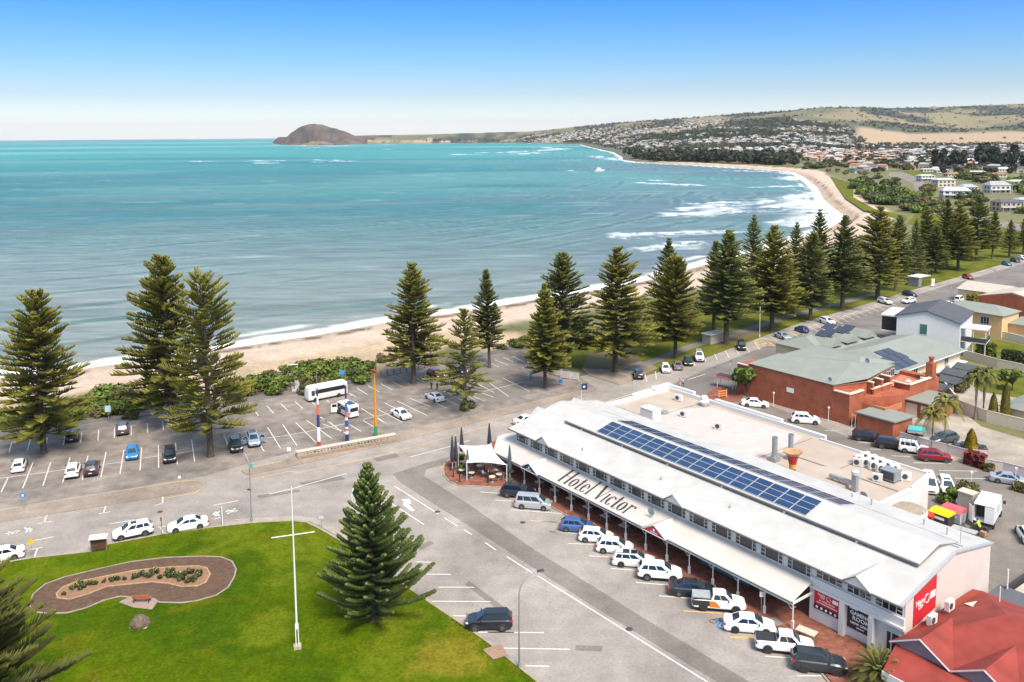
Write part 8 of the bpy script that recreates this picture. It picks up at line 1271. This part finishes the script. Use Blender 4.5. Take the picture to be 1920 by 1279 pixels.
    b = MB(); [b.lathe([(.002, -.012), (.012, 0), (.002, .012)], 6, (hx+.083, s*.034, hzz+.0)) for s in (-1, 1)]; b.build('eyes', BLK, o); b = MB(); b.add([(hx+.085, -.014, hzz-.04), (hx+.085, .014, hzz-.04), (hx+.112, 0, hzz-.045), (hx+.088, 0, hzz+.0)], [(0, 2, 3), (2, 1, 3), (1, 0, 3), (0, 1, 2)]); b.build('nose', SKIN, o); b = MB(); b.box((hx+.086, 0, hzz-.068), (.012, .045, .010)); b.build('mouth', mat('lip', (.35, .12, .10), .6), o); b = MB(); [b.box((hx-.005, s*.095, hzz-.01), (.035, .018, .05)) for s in (-1, 1)]; b.build('ears', SKIN, o); return o
def cloth(n, c): return mat('cloth_'+n, c, .9, var=.1, scale=8)
person(G(809, 731), 1.0, 'person in dark jacket, left of the pair behind the white sedan', cloth('black', (.03, .03, .035)), cloth('navy', (.03, .035, .06))); person(G(820, 732), 2.2, 'person in dark clothes, right of the pair behind the white sedan', cloth('charcoal', (.05, .045, .05)), cloth('black', (.03, .03, .035)))
person(G(1274.5, 726), 2.0, 'walking person in pinkish red top on the coast road', cloth('pinkred', (.50, .10, .12)), cloth('pale', (.45, .44, .46)), 'walk'); person(G(1280.5, 725.5), 2.0, 'walking person in light blue top on the coast road', cloth('skyblue', (.25, .38, .52)), cloth('navy', (.03, .035, .06)), 'walk')
person(G(1836, 1003), 1.9, 'delivery worker in yellow high visibility vest behind the truck', cloth('hivis', (.55, .75, .02)), cloth('navy', (.03, .035, .06)), 'bend', sc=1.05); person(G(905, 898), .9, 'seated diner in light blue shirt on the corner terrace', cloth('skyblue', (.25, .38, .52)), cloth('navy', (.03, .035, .06)), 'sit', z=.14); person(G(916, 899), 2.6, 'seated diner in black with reddish hair on the corner terrace', cloth('black', (.03, .03, .035)), cloth('charcoal', (.05, .045, .05)), 'sit', hair=mat('hair_auburn', (.20, .06, .03), .7), z=.14)
o = thing('hand_trolley', 'loaded hand trolley beside the delivery worker', 'trolley', tuple(G(1843, 1007)), HA); b = MB(); b.b2((-.3, -.25, .15), (.3, .25, .7)); b.build('carton', mat('carton_brown', (.38, .22, .13), .9), o); b = MB(); b.tube([(-.25, .3, .05), (-.25, .3, 1.2), (.25, .3, 1.2), (.25, .3, .05)], .02, 4); b.build('frame', STEEL, o); b = MB(); b.tube([(-.3, .32, .12), (.3, .32, .12)], .12, 8); b.build('wheel', TYRE, o)
# ================================================================ FAR SHORE: suburb, woods, scrub
FPD = np.geomspace(380, 5600, 560); FPX_ = np.arange(690, 2000, 3.); _X, _D = np.meshgrid(FPX_, FPD, indexing='ij'); FPZ = height((_X-960)/FPX*_D, _D); FPS = sdf((_X-960)/FPX*_D, _D); FPY = YH-.008*(_X-960)+FPX*(CAMZ-FPZ)/_D
def far_point(X, y, dmin=-1e9):
    "terrain point seen at photo pixel (X, y), scanning away from the camera"
    k = int(min(max((X-690)/3+.5, 0), len(FPX_)-1)); i = np.nonzero(FPY[k] <= y)[0]
    if len(i) == 0 or FPS[k, i[0]] < dmin: return None
    i = i[0]; return (float((X-960)/FPX*FPD[i]), float(FPD[i]), float(FPZ[k, i]))
HR = {'white': mat('far_roof_white', (.46, .46, .46), .6, var=.1, scale=.05), 'pale grey': mat('far_roof_grey', (.34, .35, .37), .6, var=.1, scale=.05), 'terracotta': mat('far_roof_terracotta', (.34, .16, .10), .8, var=.15, scale=.05), 'dark': mat('far_roof_dark', (.10, .10, .115), .7, var=.1, scale=.05), 'tan': mat('far_roof_tan', (.42, .34, .25), .7, var=.1, scale=.05)}
HW = [mat('far_wall_cream', (.55, .49, .40), .85, var=.08, scale=.05), mat('far_wall_white', (.52, .51, .49), .85, var=.05, scale=.05), mat('far_wall_tan', (.40, .31, .23), .85, var=.1, scale=.05)]
def house_geo(b, w, d, h, rise, x=0, y=0, z=0, rz=0, hip=2.5, mw=0, mr=1):
    k, q = math.cos(rz), math.sin(rz); T = lambda p: (x+p[0]*k-p[1]*q, y+p[0]*q+p[1]*k, z+p[2]); a, c = w/2, d/2; o = .5
    b.add([T(p) for p in ((-a, -c, -2), (a, -c, -2), (a, c, -2), (-a, c, -2), (-a, -c, h), (a, -c, h), (a, c, h), (-a, c, h))], [(0, 1, 5, 4), (1, 2, 6, 5), (2, 3, 7, 6), (3, 0, 4, 7)], mw)
    b.add([T(p) for p in ((-a-o, -c-o, h), (a+o, -c-o, h), (a+o, c+o, h), (-a-o, c+o, h), (-a+hip, 0, h+rise), (a-hip, 0, h+rise))], [(0, 1, 5, 4), (2, 3, 4, 5), (1, 2, 5), (3, 0, 4), (3, 2, 1, 0)], mr)
    for f in (-.28, .05, .30): b.add([T(p) for p in ((w*f, -c-.06, .9), (w*f+w*.14, -c-.06, .9), (w*f+w*.14, -c-.06, 2.3), (w*f, -c-.06, 2.3))], [(0, 1, 2, 3)], 2)
FH = {}
for rn in HR:
    FH[rn] = []
    for k in range(3): b = MB(); house_geo(b, (15, 19, 13)[k], (10, 11, 9)[k], (3.2, 3.4, 5.6)[k], (2.0, 2.2, 1.8)[k]); FH[rn].append(b.mesh('house', [HW[(k+len(rn)) % 3], HR[rn], GLASS]))
tr = random.Random(11); UP = ([960, 1000, 1100, 1200, 1300, 1400, 1500, 1560, 1600, 1625, 1700, 1990], [260, 255, 245, 233, 227, 226, 226, 231, 246, 270, 269, 268]); LO = ([960, 1000, 1090, 1165, 1200, 1300, 1480, 1600, 1700, 1800, 1990], [268, 267, 268, 280, 286, 289, 300, 306, 312, 318, 322])
sites = []
for _ in range(5200):
    X = tr.uniform(985, 1985); lo, hi = np.interp(X, *UP), np.interp(X, *LO); y = lo+(hi-lo)*tr.random()
    sites.append((X, y))
pts = []; cell = {}
for X, y in sites:
    p = far_point(X, y, 45)
    if p is None: continue
    if X > 1590 and 2660 < p[1] < 3640: continue
    key = (int(p[0]//23), int(p[1]//26)); 
    if key in cell: continue
    cell[key] = 1; pts.append((X, y)+p)
pts.sort(key=lambda q: q[3]); hs = [q for q in pts if fbm(np.array([q[2]]), np.array([q[3]]), 260, 90)[0] > .455 or q[3] < 2200]; ts = [q for q in pts if q not in hs]
stuff = {k: MB() for k in HR}; n_ = 0
RNS = ['white', 'white', 'white', 'pale grey', 'pale grey', 'tan', 'terracotta', 'dark', 'dark']
for X, y, px_, py_, pz in hs:
    rn = tr.choice(RNS if not (1480 < X < 1680 and y > 285) else ['terracotta', 'white', 'terracotta', 'tan']); k = tr.randrange(3); rz = -math.atan2(px_, py_)+tr.uniform(-.5, .5)+(1.57 if tr.random() < .3 else 0)
    if n_ < 225:
        zone = 'on the flat behind the bay' if py_ < 2300 and X < 1600 else 'on the plain below the stubble field' if X >= 1600 else 'on the hillside suburb across the bay'; o = link('house', FH[rn][k], None, (px_, py_, pz), rz); o.scale = (tr.uniform(.85, 1.2),)*3; tag(o, f'small {rn} roofed house {zone}', 'house', f'{rn} roofed houses {zone}'); n_ += 1
    else: house_geo(stuff['all' if 0 else rn], (15, 19, 13)[k]*tr.uniform(.85, 1.2), (10, 11, 9)[k], (3.4, 3.6, 6)[k], 2, px_, py_, pz, rz)
for rn, b in stuff.items():
    if b.v: o = b.build('distant_houses', [HW[len(rn) % 3], HR[rn], GLASS]); tag(o, f'crowd of tiny {rn} roofed houses on the far hillside', 'houses', None, 'stuff')
# woods: individual trees for the nearest, stuff for the far hillside cover
FARLEAF = foliage_mat('far_foliage', (.024, .031, .020), (.066, .070, .036), .3, .02); FARLV = [leafy(71+i, 9, 6.5, 170, 7, 1.7, FARLEAF, .1, .75) for i in range(4)]; FARP = [leafy(81+i, 18, 5.5, 170, 9, 1.8, foliage_mat('far_pine_foliage', (.020, .032, .022), (.05, .06, .032), .3, .02), .1, 1.3) for i in range(2)]
def far_tree(p, k, V, label, group): 
    o = thing('tree', label, 'tree', p, tr.uniform(0, 6.28), group); o.scale = (k, k, k*tr.uniform(.85, 1.2)); link('crown', V['crown'], o); link('trunk', V['trunk'], o)
nt_ = 0
for _ in range(300):                                            # dark belt behind the beach of the bay
    X = tr.uniform(1190, 1492); y = tr.uniform(np.interp(X, [1190, 1492], [296, 299]), np.interp(X, [1190, 1300, 1492], [301, 304, 311])); p = far_point(X, y, 22)
    if p and nt_ < 170: far_tree(p, tr.uniform(1.3, 2.2), FARLV[tr.randrange(4)], 'dark bushy tree in the belt behind the bay beach', 'trees in the belt behind the bay beach'); nt_ += 1
for X in np.arange(1085, 1200, 5.5): 
    p = far_point(X+tr.uniform(-2, 2), np.interp(X, [1085, 1200], [271, 297]), 10)
    if p: far_tree(p, tr.uniform(.7, 1.2), FARP[tr.randrange(2)], 'dark pine along the far headland shore', 'pines along the far headland shore')
for X, y, h in ((1752, 316, 36), (1768, 317, 40), (1781, 316, 34), (1793, 316, 42), (1806, 316, 36), (1836, 318, 47), (1848, 317, 44), (1862, 318, 50), (1871, 317, 42), (1885, 316, 38), (1900, 318, 44), (1921, 318, 40)):
    p = G(X, y); far_tree((p.x, p.y, 0), h*p.y/FPX/18, FARP[int(X) % 2], 'dark tall pine in the cluster above the pale houses', 'tall pines above the pale houses')
sm = FM(); r = np.random.default_rng(5); cand = [(q[2], q[3], q[4], 1.) for q in ts]
for _ in range(7500):
    X = r.uniform(985, 1990) if r.random() < .7 else r.uniform(1480, 1990); lo, hi = np.interp(X, *UP), np.interp(X, *LO); p = far_point(X, lo+(hi-lo)*r.random())
    if p and r.random() < .75: cand.append((*p, .8))
XS = r.uniform(700, 1990, 9000); DS = r.uniform(2600, 5500, 9000); PXS = (XS-960)/FPX*DS; dS = sdf(PXS, DS); zS = height(PXS, DS, dS); f1 = fbm(PXS, DS*.6, 230, 12); rr_ = r.random(9000)
for i in range(9000):
    X, D = XS[i], DS[i]
    if dS[i] < 40 or (X > 1590 and 2640 < D < 3640 and rr_[i] > .015): continue
    if f1[i] > .475 or rr_[i] < .12 or (D > 5050 and X > 1350 and rr_[i] < .6): cand.append((float(PXS[i]), float(D), float(zS[i]), .9))
for X in np.arange(1588, 1990, 3.6):
    p = far_point(X, 273.5+r.uniform(-3, 2))
    if p: cand.append((*p, 1.0))
A = np.array([c[:3] for c in cand]); S_ = np.array([c[3] for c in cand]); kq = 11; n = len(A); P = np.repeat(A, kq, 0); s = np.repeat(S_*r.uniform(.6, 1.3, n), kq); d = r.normal(size=(n*kq, 3)); d /= np.linalg.norm(d, axis=1, keepdims=True); P = P+d*np.array([6.5, 6.5, 3.4])*s[:, None]+np.array([0, 0, 1])*(3.6*s)[:, None]; Xv = np.cross(d, r.normal(size=d.shape)); Xv /= np.linalg.norm(Xv, axis=1, keepdims=True); Yv = np.cross(Xv, d+.4*r.normal(size=d.shape)); Yv /= np.linalg.norm(Yv, axis=1, keepdims=True); sc = (2.6*s*r.uniform(.6, 1.3, n*kq))[:, None]
sm.quads(P, Xv*sc, Yv*sc*.7, r.uniform(0, 1, n*kq)); tag(link('distant_trees', sm.mesh('distant_trees', FARLEAF)), 'scattered dark trees and scrub over the far suburb and hills', 'woodland', None, 'stuff')
# coastal scrub and gardens on the near right shore
SCR = [leafy(91+i, 4.2, 4.6, 420, 9, .62, m, .0, .62, True) for i, m in enumerate((LEAF, LEAFB, LEAFO))]
def scrub(n, poly, h0, h1, label, group, vs=(0, 1, 2)):
    P = np.array(poly); x0, y0 = P.min(0); x1, y1 = P.max(0); k = 0; t = 0
    while k < n and t < 4000:
        t += 1; X, y = tr.uniform(x0, x1), tr.uniform(y0, y1); ins = False
        for i in range(len(P)):
            (ax, ay), (bx, by) = P[i], P[(i+1) % len(P)]
            if (ay > y) != (by > y) and X < (bx-ax)*(y-ay)/(by-ay)+ax: ins = not ins
        if not ins: continue
        p = G(X, y); V = SCR[tr.choice(vs)]; kk = tr.uniform(h0, h1)/4.2; o = thing('coastal_bush', label, 'bush', (p.x, p.y, 0), tr.uniform(0, 6.28), group); o.scale = (kk*1.15, kk*1.15, kk); link('foliage', V['crown'], o); link('stem', V['trunk'], o); k += 1
scrub(46, [(1592, 343), (1640, 335), (1685, 338), (1700, 352), (1690, 370), (1700, 385), (1670, 388), (1620, 380), (1597, 362)], 4, 6, 'dark coastal bush in the thicket behind the curved beach', 'thicket behind the curved beach', (0, 0, 1)); scrub(30, [(1690, 372), (1730, 368), (1760, 378), (1770, 398), (1730, 402), (1690, 395)], 3, 5, 'dark bush between the thicket and the far pines', 'bushes between the thicket and the pines', (0, 1, 2)); scrub(16, [(1535, 322), (1600, 316), (1660, 318), (1670, 328), (1600, 330)], 2, 3.5, 'low scrub bush on the dune behind the far beach', 'scrub behind the far beach', (1, 2)); scrub(8, [(1680, 346), (1702, 348), (1706, 362), (1682, 362)], 2, 3, 'rounded bush on the island beside the far road', 'bushes beside the far road', (2, 0)); scrub(24, [(1805, 318), (1850, 322), (1870, 345), (1850, 352), (1800, 345)], 4, 7, 'garden tree among the pale two storey houses', 'garden trees among the pale houses', (0, 2)); scrub(16, [(1880, 335), (1940, 330), (1940, 375), (1905, 372)], 5, 7, 'green garden tree at the right edge behind the houses', 'garden trees at the right edge', (1, 1, 0)); scrub(10, [(1795, 366), (1830, 364), (1840, 385), (1800, 388)], 3, 6, 'garden tree in front of the cream two storey house', 'garden trees by the cream house', (0, 2)); scrub(8, [(1728, 352), (1750, 352), (1752, 362), (1730, 362)], 3, 4, 'dusty bush at the roadside near the pale houses', 'roadside bushes', (2,)); scrub(14, [(1870, 382), (1930, 388), (1930, 402), (1870, 398)], 2.5, 4, 'garden bush below the brown house', 'garden bushes below the brown house', (1, 0))
scrub(18, [(1500, 318), (1530, 304), (1600, 306), (1640, 310), (1580, 316)], 4, 7, 'dark tree on the flat beyond the curved beach', 'trees on the flat beyond the beach', (0,)); scrub(18, [(1640, 300), (1740, 304), (1740, 322), (1650, 318)], 5, 8, 'dark tree among the houses by the far road', 'trees by the far road', (0, 2))
sheet('far_road', [(1668, 324), (1690, 322), (1722, 334), (1742, 350), (1745, 370), (1720, 378), (1698, 374), (1716, 360), (1712, 345), (1690, 334), (1668, 332)], .05, CPK); sheet('far_road', [(1745, 392), (1800, 398), (1880, 414), (1960, 432), (1960, 444), (1870, 424), (1790, 406), (1740, 400)], .05, CPK); sheet('bay_lawn', [(1690, 322), (1740, 318), (1760, 330), (1730, 335)], .045, GRASS2); sheet('bay_lawn', [(1720, 398), (1780, 402), (1900, 432), (1980, 452), (1980, 470), (1800, 440), (1700, 420)], .045, GRASS2); sheet('bay_lawn', [(1555, 330), (1600, 345), (1600, 370), (1640, 392), (1700, 405), (1700, 415), (1620, 395), (1585, 372)], .045, GRASS2)
def villa(X, y, w, d, h, rise, rz, wall, roof, label, ny=2, balc=False):
    p = G(X, y); o = thing('house', label, 'house', (p.x, p.y, 0), rz); b = MB(); b.b2((-w/2, -d/2, 0), (w/2, d/2, h)); b.build('wall', wall, o); b = MB(); a, c = w/2+.6, d/2+.6; b.add([(-a, -c, h), (a, -c, h), (a, c, h), (-a, c, h), (-a+min(3, w*.3), 0, h+rise), (a-min(3, w*.3), 0, h+rise)], [(0, 1, 5, 4), (2, 3, 4, 5), (1, 2, 5), (3, 0, 4), (3, 2, 1, 0)]); b.build('roof', roof, o)
    for f in range(ny):
        for k in range(4):
            x = -w*.42+k*w*.23; f_ = MB(); f_.b2((x, -d/2-.06, .8+f*2.8), (x+w*.14, -d/2-.01, 2.4+f*2.8)); wo = f_.build('window', TRIM, o); g = MB(); g.b2((x+.1, -d/2-.08, .9+f*2.8), (x+w*.14-.1, -d/2-.061, 2.3+f*2.8)); link('pane', g.mesh('pane', [GLASSB]), wo)
        for k in range(2):
            yy = -d*.3+k*d*.35; f_ = MB(); f_.b2((-w/2-.06, yy, .8+f*2.8), (-w/2-.01, yy+1.8, 2.4+f*2.8)); f_.build('window', GLASSB, o)
    if balc:
        b = MB(); b.b2((-w/2, -d/2-2, 2.7), (w/2, -d/2-.1, 2.9)); [b.tube([(x, -d/2-1.9, 0), (x, -d/2-1.9, h)], .12, 5) for x in np.linspace(-w/2+.2, w/2-.2, 4)]; b.build('balcony', TRIM, o)
HWT = HW[1]; 
for a in [(1735, 340, 14, 10, 5.6, 1.2, .1, HWT, HR['white'], 'white two storey house with balconies nearest the far road', 2, True), (1768, 350, 16, 11, 6.2, 1.3, .1, HW[0], HR['white'], 'cream two storey house with flat white roof'), (1790, 372, 18, 12, 5.8, 2.4, -.25, HWT, HR['white'], 'big white two storey house with pale hip roofs facing the road', 2, True), (1812, 364, 12, 10, 5.6, 2.2, .2, HWT, HR['pale grey'], 'white house with grey hip roof behind the big white house'), (1868, 362, 16, 11, 6.4, 3.0, .05, HWT, HR['pale grey'], 'white gabled house with wide balcony glazing', 2, True), (1885, 396, 13, 10, 5.8, 1.8, .1, HW[2], HR['dark'], 'brown brick two storey house with dark roof and balcony', 2, True), (1916, 392, 9, 9, 6, 1.5, .1, HWT, HR['pale grey'], 'white house at the right edge beside the brown house'), (1700, 316, 20, 8, 3, 1.2, 0, HW[0], HR['tan'], 'long low tan roofed building beyond the far road', 1), (1784, 331, 14, 9, 3, 1.6, .1, HW[0], HR['terracotta'], 'cream cottage with red roof above the two storey houses', 1), (1870, 332, 15, 9, 3, 1.6, 0, HWT, HR['terracotta'], 'pale cottage with red roof near the tall pines', 1), (1880, 322, 14, 9, 3.4, 2.2, 0, HWT, HR['white'], 'white gabled cottage below the tall pines', 1), (1905, 346, 14, 9, 3, 1.4, 0, HWT, HR['white'], 'low white roofed house at the right edge', 1), (1648, 316, 12, 8, 3, 1.2, 0, HWT, HR['pale grey'], 'low pale house beyond the far dune', 1), (1606, 319, 16, 5, 2.6, .5, 0, HWT, mat('far_roof_blue', (.30, .42, .50), .6, var=.1), 'low blue roofed surf building on the dune', 1), (1690, 305, 16, 10, 3.2, 2, 0, HWT, HR['white'], 'white roofed house behind the tan building', 1), (1740, 322, 16, 9, 3, 1, 0, HWT, HR['white'], 'white flat cabin row left of the tall pines', 1), (1766, 324, 16, 9, 3, 1, 0, HWT, HR['white'], 'white flat cabin row right under the tall pines', 1), (1830, 327, 18, 8, 3, 1.2, 0, HWT, HR['white'], 'long white house under the tall pines', 1)]: villa(*a)
taken = {}
for _ in range(900):
    X, y = tr.uniform(1600, 1935), tr.uniform(295, 326)
    if 1655 < X < 1760 and y > 318 or (1735 < X < 1930 and 313 < y < 321): continue
    p = G(X, y); key = (int(p.x//22), int(p.y//24))
    if key in taken: continue
    taken[key] = 1
    if len(taken) % 5 < 2 and len(taken) < 200: rn = tr.choice(RNS+['terracotta']); o = link('house', FH[rn][tr.randrange(3)], None, (p.x, p.y, 0), -math.atan2(p.x, p.y)+tr.uniform(-.4, .4)); tag(o, f'{rn} roofed house among trees behind the curved beach', 'house', f'{rn} roofed houses behind the curved beach')
    elif len(taken) < 200: far_tree((p.x, p.y, 0), tr.uniform(.6, 1.05), FARLV[tr.randrange(4)], 'dark tree between the houses behind the curved beach', 'trees between the houses behind the curved beach')
# rocky islet in front of the bluff
p = G(592, 272.5, SEAZ); o = MB(); r2 = random.Random(3); prof = [(1.0, -3), (.96, 4), (.75, 11), (.5, 17), (.22, 21), (.02, 22)]; o.lathe(prof, 18); o.v = [((x*95+x*30*r2.uniform(-.6, .6)), y*60*r2.uniform(.7, 1.2), z*r2.uniform(.6, 1.25)) for x, y, z in o.v]; struct(o.build('rocky_islet', mat('islet_rock', (.24, .18, .12), .95, var=0, scale=.05, col2=(.11, .085, .06)), None, 30, (p.x, p.y+60, SEAZ)))
# ================================================================ HAZE: one closed box of thin even air round the whole scene
hz = MB(); hz.b2((-24000, -700, -16), (24000, 24000, 420)); hm = bpy.data.materials.new('haze'); hm.use_nodes = True; n = hm.node_tree.nodes; n.remove(n['Principled BSDF']); pv = n.new('ShaderNodeVolumePrincipled'); pv.inputs['Color'].default_value = (.90, .94, 1, 1); pv.inputs['Density'].default_value = 2.6e-5; pv.inputs['Anisotropy'].default_value = .2
hm.node_tree.links.new(pv.outputs[0], n['Material Output'].inputs['Volume']); tag(hz.build('haze', [hm]), 'thin pale sea haze over the bay', 'haze', None, 'stuff')
